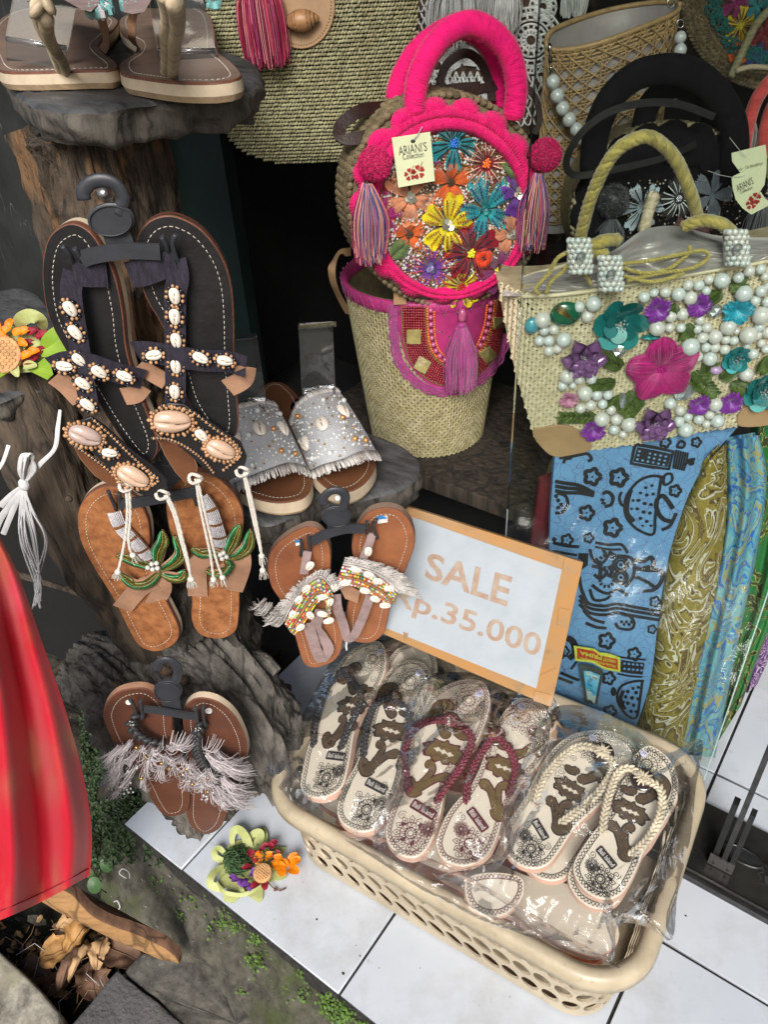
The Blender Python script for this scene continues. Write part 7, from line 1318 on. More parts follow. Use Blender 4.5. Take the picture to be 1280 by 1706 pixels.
F4 = flipflop('right burgundy printed flip-flop with burgundy plaited strap, under the sale sign corner', FFD, (765, 1438), (893, 1166), .20, .24, 'wine', True, [(zC(55, 620, 60, 540, 100, 430, 150, 350, 200, 285), (.0, .008, .013, .017, .020)), (zC(270, 590, 300, 500, 290, 400, 250, 340, 205, 290), (.0, .008, .013, .017, .020))], 'wine', '39', lab_ang=.5)
FEu = flipflop('lower black printed flip-flop half hidden under the left cream strapped one', shf(FFE, 30, 20), (908, 1465), (1035, 1240), .175, .21, 'black', True, None, None, plain=True)
F5 = flipflop('left black printed flip-flop with cream plaited strap', FFE, (866, 1438), (1010, 1222), .20, .245, 'black', True, [(zC(405, 635, 440, 520, 540, 400, 640, 345, 745, 375), (.0, .008, .014, .018, .021)), (zC(540, 730, 640, 655, 740, 560, 800, 450, 750, 385), (.0, .008, .014, .018, .021))], 'cream', '37', lab_ang=.45)
FGu = flipflop('lower black printed flip-flop under the right cream strapped one at the basket corner', shf(FFG, -9, 16), (968, 1505), (1085, 1262), .185, .235, 'black', True, None, None, plain=True)
F6 = flipflop('rightmost flip-flop with cream plaited strap and black print', FFG, (985, 1493), (1095, 1246), .205, .255, 'black', True, [(zD(435, 850, 450, 700, 500, 480, 580, 280, 700, 235, 820, 330), (.0, .008, .014, .018, .020, .021)), (zD(720, 1060, 860, 930, 970, 740, 1010, 560, 980, 420, 830, 340), (.0, .010, .016, .02, .022, .021))], 'cream', '37', lab_ang=.42)
FHp = flipflop('burgundy printed flip-flop heel poking out below, near the front basket rim', zC(55, 1020, 120, 990, 230, 985, 330, 1010, 345, 1080, 310, 1150, 240, 1200, 160, 1205, 90, 1170, 50, 1100), (815, 1525), (800, 1440), .178, .19, 'wine', False, None, None, plain=True)
FAu = flipflop('lower flip-flop showing its toe behind the black strapped pair', shf(FFB, 6, -28), (612, 1370), (700, 1075), .17, .215, 'black', False, None, None, plain=True)
# loose dark orange insoles and soles lower in the basket
BUR = ('left half of the front rim', 'right half of the front rim', 'left end, nearest the floor', 'middle of the front side', 'right end, nearest the floor', 'black strapped pair', 'burgundy pair', 'cream strapped pair', 'burgundy heel by the front rim')
for k, (x, y, z_, a, dark) in enumerate(((-.38, .472, .128, .05, 0), (-.19, .478, .133, .05, 0), (-.37, .49, .05, .1, 0), (-.29, .50, .085, -.05, 1), (-.20, .50, .05, .05, 0), (-.38, .58, .11, .5, 1), (-.27, .56, .12, .3, 0), (-.19, .58, .11, .6, 0), (-.22, .49, .12, .0, 1))):
    t = thing('flip_flop', 'buried flip-flop low in the basket under the ' + BUR[k], 'flip-flop', V(x, y, z_), 'flip-flops buried low in the basket')
    b = MB(); P = [V(x + math.cos(a) * u - math.sin(a) * v, y + math.sin(a) * u + math.cos(a) * v, z_ + .02 * u / .12) for u, v in [(-.11, -.02), (-.12, 0), (-.11, .025), (-.06, .03), (0, .028), (.06, .042), (.11, .03), (.13, 0), (.11, -.03), (.05, -.035), (0, -.025), (-.06, -.025)]]; P = resample(cr(P, 4, True), 60, True); tm = mat('terracotta_sole', (.30, .08, .03), rough=.6) if k == 0 else bpy.data.materials['terracotta_sole']; b.prism(P, UPV, [(.012, M_ffp if k % 2 else tm, 0)], top=tm if k > 1 and k % 3 else M_ffw, bevel=.001); b.build('sole', t)
# ---------------- crumpled clear bags ----------------
M_film = thinfilm('crumpled_film', (.97, .97, .975), gl=.010, rough=.07, edge=.32, bs=20, bump=.6, milky=.035, gmax=.62)
def filmbag(label, outline, z0_, z1_, seed, dome=.020, amp=.006):
    P2 = resample(cr([V(*p) for p in outline], 4, True), 220, True); c = P2.mean(0); t = thing('plastic_bag', label, 'plastic bag', onz(*c, z0_)); G = []
    ys = P2[:, 1]; y0, y1 = ys.min(), ys.max()
    for s in np.linspace(.02, 1, 70):
        row = []
        for i, p in enumerate(P2):
            q = c + (p - c) * s; zz = z0_ + (z1_ - z0_) * (y1 - q[1]) / (y1 - y0); w = onz(q[0], q[1], zz)
            edge = 1 - s ** 6; f = amp * (1.3 * (1 - 2 * abs(nn(w, 11, seed))) + .8 * (1 - 2 * abs(nn((w[0], w[1] * .4, w[2]), 34, seed + 3))) + .10 * (1 - 2 * abs(nn(w, 80, seed + 5)))); h = dome * (1 - s ** 4) + f * (.45 + .55 * (s > .0)) - .004 * (1 - edge) ; row.append(onz(q[0], q[1], zz + h))
        G.append(row)
    b = MB(); b.grid(G, M_film, cv=True); b.build('film', t); return t
filmbag('clear crumpled bag over the black strapped flip-flops at the left end of the basket', PX(420, 1240, 452, 1226, 490, 1212, 520, 1160, 560, 1090, 610, 1062, 680, 1062, 740, 1090, 760, 1120, 730, 1180, 690, 1280, 660, 1370, 625, 1400, 560, 1375, 500, 1345, 455, 1300), .195, .235, 3)
filmbag('clear crumpled bag over the burgundy flip-flops in the middle of the basket', PX(690, 1140, 780, 1120, 850, 1140, 905, 1145, 935, 1190, 920, 1270, 880, 1340, 850, 1420, 800, 1465, 700, 1460, 630, 1425, 625, 1380, 660, 1290), .20, .242, 11)
filmbag('clear crumpled bag over the cream strapped flip-flops, trailing past the right end of the basket', PX(920, 1180, 990, 1180, 1060, 1215, 1110, 1255, 1170, 1230, 1160, 1310, 1150, 1400, 1130, 1480, 1120, 1565, 1080, 1545, 1030, 1540, 1020, 1600, 960, 1570, 880, 1560, 820, 1530, 770, 1500, 730, 1460, 820, 1430, 840, 1340, 880, 1250), .185, .245, 23, .024, .008)
filmbag('loose clear plastic bag corner hanging over the front rim of the basket', PX(560, 1385, 650, 1400, 740, 1440, 800, 1470, 870, 1510, 950, 1560, 1020, 1600, 1035, 1618, 990, 1590, 930, 1580, 900, 1560, 820, 1540, 740, 1500, 700, 1480, 640, 1440), .178, .19, 31, .006, .005)
# ---------------- sale sign ----------------
M_tape = mat('brown_tape', (.28, .175, .08), rough=.4, var=.2, vs=14, bump=.15, bs=30, coat=.3, col2=(.36, .17, .045)); M_card = mat('cardboard', (.30, .19, .10), rough=.9, var=.2, vs=60); M_paper = mat('stained_paper', (.34, .38, .42), rough=.8, var=.12, vs=18, bump=.2, bs=25, dist=.002, col2=(.29, .33, .36)); dirt(M_paper, (.36, .30, .22), 9, .54, .66, .5); dirt(M_tape, (.16, .09, .035), 30, .56, .68, .6); M_let = mat('faded_letter', (.33, .27, .21), rough=.8, var=.35, vs=60, bump=0, col2=(.28, .17, .12))
SG = Pl(at(800, 1000, 1.03), nz(NH + UPV * .42 + V(.0, 0, 0)), UPV); zS = Zm(620, 800, 3.368)
sg = thing('sale_sign', 'tape edged cardboard sign reading SALE Rp.35.000 leaning behind the flip-flops', 'sign', SG.hit(917, 1177))
C4 = [(652, 836), (972, 937), (919, 1178), (602, 1040)]
P = [SG.hit(*p) for p in C4]; b = MB(); b.prism([P[3], P[2], P[1], P[0]], SG.n, [(.001, M_tape, .0003), (.010, M_tape, 0), (.0115, M_card, 0)], top=M_tape, bevel=.0008); b.build('taped_board', sg)
pq = [zS(175, 188)[0], zS(1066, 502)[0], zS(922, 1168)[0], (628, 1040)]; P = [SG.hit(*p, .0008) for p in pq]; b = MB(); b.prism([P[3], P[2], P[1], P[0]], SG.n, [(.0004, M_paper, 0)], top=M_paper); pp = b.build('paper', sg)
def quadtext(b, S, s, q, m, lift, **k):
    """lettering filling the pixel quad q (top-left, top-right, bottom-right, bottom-left)"""
    v, f = textmesh(s, **k); lo, hi = v.min(0), v.max(0); Q = [S.h2(*p) for p in q]; P = []
    for x, y, _ in v: u = (x - lo[0]) / (hi[0] - lo[0]); w = (hi[1] - y) / (hi[1] - lo[1]); a = Q[0] * (1 - u) + Q[1] * u; c = Q[3] * (1 - u) + Q[2] * u; P.append(S.to3(*(a * (1 - w) + c * w), lift))
    b.add(P, [np.array(x) for x in f], m)
b = MB(); quadtext(b, SG, 'SALE', zS(315, 400, 790, 540, 755, 710, 295, 548), M_let, .0012, bold=.022); b.build('lettering', pp)
b = MB(); quadtext(b, SG, 'Rp.35.000', zS(135, 580, 960, 868, 925, 1030, 95, 720), M_let, .0012, bold=.016); b.build('lettering', pp)
for q in (zS(1050, 715, 1115, 728, 1105, 830, 1037, 812), zS(1083, 430, 1175, 460, 1160, 530, 1070, 500), zS(912, 1180, 1010, 1205, 1000, 1270, 905, 1235), (PX(653, 840, 690, 852, 687, 872, 650, 862))): Q = [SG.hit(*p, .0014) for p in q]; b = MB(); b.prism(Q[::-1], SG.n, [(.0005, M_tape, 0)], top=M_tape); b.build('tape_patch', sg)
b = MB()
for q in (zS(175, 850, 205, 860, 190, 900, 180, 900), zS(805, 1120, 860, 1150, 830, 1180, 820, 1200), zS(948, 1090, 1040, 1050, 1030, 1058, 945, 1098)): b.poly([SG.hit(*p, .0012) for p in q][::-1], M_card)
b.build('tape_gap', sg)
# ---------------- offering on the tiles ----------------
M_coco = mat('coconut_leaf', (.40, .42, .17), rough=.6, var=.2, vs=40, bump=.3, bs=160, stretch=(1, .3, 1), col2=(.30, .34, .11)); M_cocob = mat('bright_leaf', (.22, .34, .03), rough=.5, var=.15, vs=30, col2=(.15, .27, .02)); M_shred = mat('shredded_leaf', (.06, .13, .045), rough=.7, bump=0, isl=.5); M_redp = mat('red_petal', (.30, .01, .03), rough=.6, var=.3, vs=60, isl=.3); M_orp = mat('orange_petal', (.85, .24, .005), rough=.5, var=.2, vs=80, isl=.15); M_purp = mat('purple_petal', (.17, .05, .30), rough=.6, isl=.3, bump=0); M_crk = mat('cracker', (.55, .31, .13), rough=.7, var=.25, vs=60, bump=.2, bs=200); M_stem = mat('thin_stem', (.15, .06, .04), rough=.7, bump=0)
def strip(par, pts, w, m, lift, name='leaf_strip', n=30):
    P = resample(cr(pts, 8), n); T, A, B = frames(P, lift if lift is not None else UPV); b = MB(); w = np.interp(np.linspace(0, 1, n), np.linspace(0, 1, len(w)), w)[:, None] / 2; b.grid(np.stack([P - B * w, P - A * 0 + A * .0008, P + B * w], 1), m); b.grid(np.stack([P + B * w, P - A * .0006, P - B * w], 1), m); return b.build(name, par)
zo = Zm(340, 1370, 7.529)
of = thing('flower_offering', 'small palm leaf offering with flowers and a cracker on the white tile', 'offering', onz(418, 1440, 0))
def op(x, y, z): (px, py), = zo(x, y); return onz(px, py, z)
b = MB(); P = [op(x, y, .0035) for x, y in ((350, 250), (560, 210), (800, 280), (960, 420), (900, 640), (760, 800), (520, 880), (300, 820), (180, 650), (220, 420))]; b.prism(resample(cr(P, 4, True), 50, True)[::-1], UPV, [(.002, M_coco, 0)], top=M_coco); b.build('base_leaf', of)
def leafpt(pts, z, nm='leaf_strip', m=None):
    b = MB(); P = [op(x, y, zz) for (x, y), zz in zip(pts, z)]; b.prism(P if np.cross(P[1] - P[0], P[2] - P[0])[2] > 0 else P[::-1], UPV, [(.0012, m or M_coco, 0)], top=m or M_coco); b.build(nm, of)
for q, z in (([(760, 50), (800, 140), (805, 240), (700, 260), (560, 200), (640, 120)], (.006, .008, .006, .005, .006, .009)), ([(870, 290), (1030, 310), (960, 440), (900, 460), (860, 400)], (.006, .007, .006, .006, .006)), ([(900, 560), (1020, 600), (1040, 680), (960, 720), (860, 730)], (.006, .007, .007, .005, .005)), ([(745, 780), (735, 960), (690, 1005), (520, 890)], (.008, .006, .005, .008)), ([(235, 870), (470, 910), (370, 1005), (250, 985)], (.009, .009, .005, .005)), ([(430, 790), (600, 700), (620, 820), (500, 890)], (.006, .006, .006, .006)), ([(270, 640), (360, 620), (380, 740), (200, 860), (160, 760)], (.007, .007, .006, .006, .006))): leafpt(q, z)
for pts, w in (([(370, 290, .004), (350, 200, .010), (380, 100, .016), (440, 90, .018), (520, 180, .016), (570, 320, .006)], (.006, .010, .012, .013, .014, .014)), ([(270, 400, .006), (200, 330, .014), (140, 350, .016), (140, 430, .012), (260, 490, .005)], (.006, .009, .010, .010, .009)), ([(270, 540, .006), (160, 590, .014), (80, 700, .016), (90, 780, .010), (220, 840, .005)], (.006, .008, .011, .012, .010)), ([(560, 220, .006), (620, 140, .014), (700, 130, .014), (700, 200, .01), (640, 330, .005)], (.005, .01, .013, .014, .012)), ([(160, 740, .012), (240, 860, .014), (360, 900, .013), (480, 905, .012), (620, 850, .012), (750, 760, .010)], (.003, .005, .006, .006, .005, .002)), ([(440, 790, .008), (470, 860, .012), (490, 890, .008)], (.006, .01, .008))): strip(of, [op(x, y, z) for x, y, z in pts], w, M_coco, V(.25, -.5, .6))
b = MB()
for k in range(300):
    a = random.uniform(0, 6.283); r = math.sqrt(random.random()) * 150; x, y = 430 + math.cos(a) * r, 480 + math.sin(a) * r * 1.15; q = op(x, y, .008 + .018 * (1 - (r / 150) ** 2) * random.random()); w = random.uniform(0, 6.28); R = random.uniform(.004, .009)
    P = [q + V(math.cos(w + t * 3) * R * t, math.sin(w + t * 3) * R * t, .004 * math.sin(t * 3.1)) for t in np.linspace(.1, 1.1, 6)]; b.tube(P, .0007, M_shred, 4, caps=False)
for k in range(60): x, y = random.gauss(760, 60), random.gauss(420, 50); q = op(x, y, .015 + random.random() * .008); w = random.uniform(0, 6.28); b.tube([q + V(math.cos(w + t) * .008 * t, math.sin(w + t) * .008 * t, .003 * math.sin(t * 3)) for t in np.linspace(-.7, .9, 5)], .0006, M_shred, 4, caps=False)
b.build('shredded_leaf', of, kind='stuff')
def petals(par, zf, L, m, zc=.016, sz=.008, name='petal'):
    for x, y, a in L:
        (px, py), = zf(x, y); c = onz(px, py, zc); b = MB(); d = V(math.cos(a), math.sin(a), .25); e = V(-math.sin(a), math.cos(a), 0); G = [[c + d * sz * t * 2 + e * sz * s * .75 * math.sin(min(1, t * .8 + .12) * 3.14) ** .6 + UPV * (.003 * math.sin(t * 3) + .0015 * s * s + .0006 * math.sin(s * 7)) for s in (-1, -.5, 0, .5, 1)] for t in np.linspace(0, 1, 6)]; b.grid(G, m); b.build(name, par)
petals(of, zo, [(620, 380, 0), (700, 350, 1), (760, 300, .4), (820, 330, 1.4), (640, 450, 3), (690, 410, 5), (800, 400, 6), (600, 560, 4), (840, 420, .7), (760, 740, 5.6), (700, 750, 4.6)], M_redp, sz=.0075)
petals(of, zo, [(840, 530, 1.2), (870, 540, .3), (930, 500, .1), (970, 540, 5.5), (720, 480, 1), (940, 560, 5.9), (1060, 530, .9), (1060, 580, .1), (1050, 520, 1.3), (670, 530, 2)], M_orp, sz=.0095)
petals(of, zo, [(450, 720, 4), (500, 710, 4.8), (540, 700, 5.2), (420, 710, 3.6), (570, 650, .3), (590, 640, 1), (520, 730, 5), (620, 780, 5), (600, 790, 4)], M_purp, sz=.006)
def cracker(par, c, R, tilt=UPV):
    tilt = nz(tilt); S = Pl(c, tilt, V(0, 1, .01)); b = MB(); P = [S.to3(math.cos(a) * R * (1 + .02 * math.cos(a * 24)), math.sin(a) * R * (1 + .02 * math.cos(a * 24))) for a in np.linspace(0, 6.283, 60, False)]; b.prism(P, S.n, [(.005, M_crk, .0003)], top=M_crk, bevel=.0012); o = b.build('cracker', par); b = MB()
    for i in range(-3, 4):
        for j in range(-3, 4):
            if math.hypot(i, j) < 3.4: b.ell(S.to3(i * R * .24, j * R * .24, .0002), [S.u * R * .11, S.v * R * .11, S.n * .0013], M_crk, 8, 5)
    b.build('cracker_bump', o, kind='stuff')
cracker(of, op(728, 625, .026), .0135, V(.05, -.25, 1))
b = MB(); b.tube([op(790, 730, .01), op(850, 800, .006), op(890, 830, .004), op(960, 855, .003), op(1030, 820, .002)], .0009, M_stem, 5); b.ell(op(895, 840, .004), [V(.003, 0, 0), V(0, .003, 0), V(0, 0, .002)], M_stem, 6, 4); b.build('stem', of)
# ---------------- second offering on the round side shelf ----------------
zw = Zm(0, 440, 2.8); O2 = HP(45, 590, .80, tilt=48)
o2 = thing('flower_offering', 'palm leaf offering with orange petals and cracker on the round shelf at the left edge', 'offering', O2.hit(40, 600))
def w2(x, y, l=0): (px, py), = zw(x, y); return O2.hit(px, py, l)
def quad2(pts, l, m, nm='leaf_strip'):
    b = MB(); P = [w2(x, y, q) for (x, y), q in zip(pts, l)]; b.prism(P[::-1], O2.n, [(.0012, m, 0)], top=m); b.build(nm, o2)
quad2([(-80, 300), (60, 290), (180, 320), (220, 420), (180, 500), (60, 510), (-80, 500)], (0,) * 7, M_coco, 'base_leaf'); quad2([(225, 425), (248, 515), (220, 540), (130, 495)], (.004, .008, .01, .004), M_cocob); quad2([(-40, 460), (62, 490), (0, 530), (-60, 530)], (.004, .006, .01, .01), M_cocob); quad2([(190, 330), (255, 290), (280, 325), (200, 380)], (.002, .01, .01, .004), M_coco)
strip(o2, [w2(100, 310, .0), w2(95, 265, .02), w2(140, 242, .03), w2(190, 265, .025), w2(195, 310, .0)], (.012, .014, .014, .012, .008), M_coco, V(.6, -.6, .2)); strip(o2, [w2(190, 420, 0), w2(230, 350, .015), w2(290, 325, .02), w2(312, 355, .018), w2(260, 400, .012), w2(190, 420, .008)], (.006, .012, .014, .014, .012, .006), M_cocob, V(.6, -.6, .3))
def pet2(L, m, sz, l=.008):
    for x, y, a in L:
        c = w2(x, y, l + random.random() * .004); d = O2.u * math.cos(a) + O2.v * math.sin(a); e = np.cross(O2.n, d); b = MB(); b.grid([[c + d * sz * t * 2 + e * sz * s * .7 * math.sin(min(1, t * .8 + .12) * 3.14) ** .6 + O2.n * (.003 * math.sin(t * 3) + .002 * s * s) for s in (-1, -.5, 0, .5, 1)] for t in np.linspace(0, 1, 6)], m); b.build('petal', o2)
pet2([(10, 330, .6), (40, 310, 1.2), (60, 330, .2), (80, 360, 5.8), (30, 340, 3), (60, 370, 5), (90, 330, .4), (100, 440, .3), (130, 420, .2), (0, 320, 1.8), (50, 345, 4)], M_orp, .0062); pet2([(110, 380, .2), (130, 330, .4), (170, 350, .6), (180, 340, .2), (140, 460, .6), (170, 430, .8), (110, 460, 0)], M_redp, .006, .004); pet2([(90, 420, 1), (140, 390, 0), (70, 470, 5), (110, 480, 0), (60, 400, 0)], M_coco, .007, .003)
cracker(o2, w2(12, 422, .014), .0185, nz(O2.n + V(.1, -.3, 0)))
# ---------------- white raffia string on the side branch ----------------
M_rope2 = mat('white_raffia', (.62, .62, .62), rough=.55, bump=.2, bs=400, stretch=(1, 1, .1), var=.12)
st_ = thing('raffia_string', 'white plastic raffia string knotted round the side branch, ends hanging down', 'string', w2(115, 1025)); R2 = HP(40, 800, .84)
def w3(x, y, l=0): (px, py), = zw(x, y); return R2.hit(px, py, l)
for pts, w in ((((280, 680, .0), (270, 760, .01), (255, 860, .014), (190, 930, .014), (130, 1000, .014)), (.003, .0045, .004, .005, .003)), (((40, 845, .0), (10, 930, .012), (-40, 1000, .014)), (.004, .0035, .003)), (((110, 1030, .014), (60, 1070, .014), (0, 1130, .01)), (.003, .006, .007)), (((112, 1035, .014), (50, 1120, .014), (0, 1190, .01), (-30, 1260, .01)), (.003, .006, .007, .008)), (((115, 1035, .014), (60, 1150, .014), (15, 1260, .012)), (.003, .006, .006))):
    P = [w3(*p) for p in pts]; strip(st_, P, w, M_rope2, R2.n, 'flat_strand')
for k in range(7): b = MB(); b.tube(cr([w3(112, 1020, .014), w3(88 + k * 5, 960, .02 + .003 * (k % 3)), w3(100 + k * 6, 890, .026), w3(140 + k * 3, 900, .02), w3(165 - k * 5, 960, .018), w3(118, 1020, .015)], 8), .0017, M_rope2, 5, flat=.5); b.build('loop', st_)
b = MB(); b.ell(w3(113, 1028, .016), [R2.u * .006, R2.v * .008, R2.n * .005], M_rope2, 10, 7); b.build('knot', st_)
for k in range(13):
    xs_ = 105 + random.random() * 20; mid = 150 + random.uniform(-55, 85); b = MB(); b.tube(cr([w3(xs_, 1040, .014), w3(xs_ + (mid - 150) * .5 + 10, 1150, .018), w3(mid, 1290, .016 + random.random() * .01), w3(165 + random.uniform(-10, 30), 1480 + random.uniform(-20, 20), .014), w3(170 + random.uniform(-35, 25), 1560 + random.uniform(-30, 60), .012)], 8), .0012, M_rope2, 4, flat=.5); b.build('loose_strand', st_)
# ---------------- sandals on the top shelf ----------------
zt0 = Zm(0, 0, 2.909); M_gls = mat('turquoise_chips', (.20, .48, .46), rough=.3, bump=0, isl=.4, coat=.5); M_plaitc = mat('cream_plait', (.56, .45, .30), rough=.5, bump=.15, bs=400, isl=.12)
TSn = Pl(V(0, 0, 1.035), UPV, V(0, 1, 0)); 
for lab, outl, plait, side in (('left', zt0(-40, 275, 0, 340, 120, 350, 300, 345, 440, 340, 540, 338, 568, 325, 560, 300, 500, 255, 480, 210, 560, 130, 560, 90, 440, 50, 250, 30, 60, 60, -60, 160), (zt0(215, -60, 212, 10, 218, 90, 240, 170, 275, 240, 310, 330), (.062, .060, .052, .038, .02, .002)), (zt0(490, 80, 510, 160, 515, 210, 500, 250), (.035, .022, .010, .0))), ('right', zt0(578, 325, 600, 360, 700, 378, 830, 395, 960, 400, 1080, 395, 1160, 375, 1165, 350, 1120, 300, 1050, 240, 1040, 150, 1000, 60, 880, 20, 720, 30, 600, 80, 578, 120, 600, 170, 660, 210, 650, 260, 590, 300), (zt0(840, -20, 850, 40, 850, 100, 838, 170, 835, 250, 826, 350), (.065, .058, .05, .04, .025, .002)), (zt0(650, 50, 640, 110, 640, 190, 665, 230), (.035, .025, .012, .0)))):
    t = thing('sandal', lab + ' dusty brown sandal with plaited toe strap and turquoise chips on the top shelf', 'sandal', TSn.hit(*outl[8], -.02), 'plaited strap sandals on the top shelf'); sole(t, TSn, outl, .013, M_dust, [(.002, M_solebrown, .0004), (.0095, M_foam, .001), (.014, M_outs, -.001)], inset=.008, smooth=5, sw=.0006)
    b = MB(); P = np.array(cr([TSn.hit(x, y, l) for (x, y), l in zip(*plait)], 8)); braid(b, P, .0115, NH, M_plaitc, .0042, .0066)
    b.build('plaited_strap', t); P = [TSn.hit(x, y, l) for (x, y), l in zip(*side)]; b = MB(); b.band(resample(cr(P, 6), 20), V(.6, -.7, 0), .007, .002, M_suede); b.build('side_strap', t)
    b = MB(); x0 = 430 if lab == 'left' else 600
    for k in range(90): x, y = random.uniform(x0, x0 + (110 if lab == 'left' else 90)), random.uniform(-60, 75 - (30 if lab == 'right' else 0)); q = TSn.hit(*zt0(x, y)[0], .052); b.ell(q, np.eye(3) * random.uniform(.002, .0038), M_gls if k % 3 else M_wb, 5, 3, False)
    if lab == 'right':
        for k in range(40): x, y = random.uniform(990, 1070), random.uniform(-50, 35); b.ell(TSn.hit(*zt0(x, y)[0], .045), np.eye(3) * random.uniform(.0015, .003), M_gls, 5, 3, False)
    b.build('turquoise_chip', t, kind='stuff')
    b = MB(); q = zt0(*((130, 10, 200, -10, 300, -5, 380, 40, 440, 60, 480, 20, 480, -60, 130, -80) if lab == 'left' else (600, 60, 640, 70, 700, 60, 740, -10, 700, -80, 590, -80))); G = [[TSn.hit(x, y, .045 + .01 * s) for x, y in q] for s in (0, 1)]; b.grid(G, M_pinksu, cv=True); b.poly(G[1], M_pinksu); b.poly(G[0][::-1], M_pinksu); b.build('toe_band', t)
for lab, q, ft in (('left', (25, 180, 60, 0, 80, -80, 420, -80, 370, 20, 330, 240, 320, 250), ((30, 190), (320, 235))), ('right', (765, 245, 745, 140, 720, 0, 715, -80, 960, -80, 1000, 60, 1045, 240), ((768, 248), (1045, 248)))):
    S_ = HP(60 if lab == 'left' else 300, 60, .66, tilt=6); t = thing('acrylic_stand', 'clear acrylic riser inside the %s sandal on the top shelf' % lab, 'display stand', S_.hit(*zt0(*ft[0])[0])); b = MB(); P = [S_.hit(x, y) for x, y in zt0(*q)]; b.prism(P[::-1], S_.n, [(.002, M_acr, 0)], top=M_acr, bot=M_acr); b.build('panel', t)
    b = MB(); a, c = S_.hit(*zt0(*ft[0])[0]), S_.hit(*zt0(*ft[1])[0]); b.prism([a, c, c + S_.n * .012 - UPV * .014, a + S_.n * .012 - UPV * .014], UPV, [(.002, M_acr, 0)], top=M_acr, bot=M_acr); b.tube([a, c], .0022, M_acr, 8); b.build('foot', t)
# ---------------- batik cloths ----------------
def crackle(name, col, vein, col2=None):
    m = mat(name, col, rough=.75, var=.08, vs=5, bump=.1, bs=1500, col2=col2); nt = m.node_tree; L = nt.links.new; b = nt.nodes['Principled BSDF']; src = b.inputs['Base Color'].links[0].from_socket; tc = nt.nodes.new('ShaderNodeTexCoord')
    for sc in (55, 120):
        n0 = nt.nodes.new('ShaderNodeTexNoise'); n0.inputs['Scale'].default_value = sc * .7; L(tc.outputs['Object'], n0.inputs[0]); vm = nt.nodes.new('ShaderNodeVectorMath'); vm.operation = 'MULTIPLY_ADD'; vm.inputs[1].default_value = (.02, .02, .02); L(n0.outputs['Color'], vm.inputs[0]); L(tc.outputs['Object'], vm.inputs[2])
        v = nt.nodes.new('ShaderNodeTexVoronoi'); v.feature = 'DISTANCE_TO_EDGE'; v.inputs['Scale'].default_value = sc; L(vm.outputs[0], v.inputs[0]); r = ramp(nt, [(0, (.85, .85, .85)), (.03 if sc == 55 else .02, (0, 0, 0))]); L(v.outputs['Distance'], r.inputs[0]); mx = nt.nodes.new('ShaderNodeMix'); mx.data_type = 'RGBA'; L(r.outputs[0], mx.inputs[0]); L(src, mx.inputs[6]); mx.inputs[7].default_value = (*vein, 1); src = mx.outputs[2]
    L(src, b.inputs['Base Color']); return m
M_bat = crackle('blue_batik', (.13, .28, .49), (.08, .07, .20), (.10, .23, .43)); M_batink = mat('batik_black', (.012, .012, .016), rough=.8, bump=0)
def swirl(name, stops, sc=11, dist=1.8, rot=(0, 0, 0), fine=26, fstops=None):
    """batik print: contour bands of a warped noise field, with fine stippled lines"""
    m = mat(name, (.5, .5, .5), rough=.6, bump=.1, bs=1500); nt = m.node_tree; L = nt.links.new; b = nt.nodes['Principled BSDF']; tc = nt.nodes.new('ShaderNodeTexCoord')
    n = nt.nodes.new('ShaderNodeTexNoise'); n.inputs['Scale'].default_value = sc; n.inputs['Detail'].default_value = 2.5; n.inputs['Distortion'].default_value = dist; L(tc.outputs['Object'], n.inputs[0])
    mu = nt.nodes.new('ShaderNodeMath'); mu.operation = 'MULTIPLY'; mu.inputs[1].default_value = 5; L(n.outputs[0], mu.inputs[0]); fr_ = nt.nodes.new('ShaderNodeMath'); fr_.operation = 'FRACT'; L(mu.outputs[0], fr_.inputs[0]); r = ramp(nt, stops, 'CONSTANT'); L(fr_.outputs[0], r.inputs[0]); src = r.outputs[0]
    n2 = nt.nodes.new('ShaderNodeTexNoise'); n2.inputs['Scale'].default_value = fine; n2.inputs['Distortion'].default_value = 4; n2.inputs['Detail'].default_value = 1; L(tc.outputs['Object'], n2.inputs[0]); mu2 = nt.nodes.new('ShaderNodeMath'); mu2.operation = 'MULTIPLY'; mu2.inputs[1].default_value = 6; L(n2.outputs[0], mu2.inputs[0]); f2 = nt.nodes.new('ShaderNodeMath'); f2.operation = 'FRACT'; L(mu2.outputs[0], f2.inputs[0]); r2 = ramp(nt, [(0, (1, 1, 1)), (.16, (0, 0, 0))], 'CONSTANT'); L(f2.outputs[0], r2.inputs[0]); mx = nt.nodes.new('ShaderNodeMix'); mx.data_type = 'RGBA'; L(r2.outputs[0], mx.inputs[0]); L(src, mx.inputs[6]); mx.inputs[7].default_value = (*(fstops or (.4, .3, .1)), 1); L(mx.outputs[2], b.inputs['Base Color']); return m
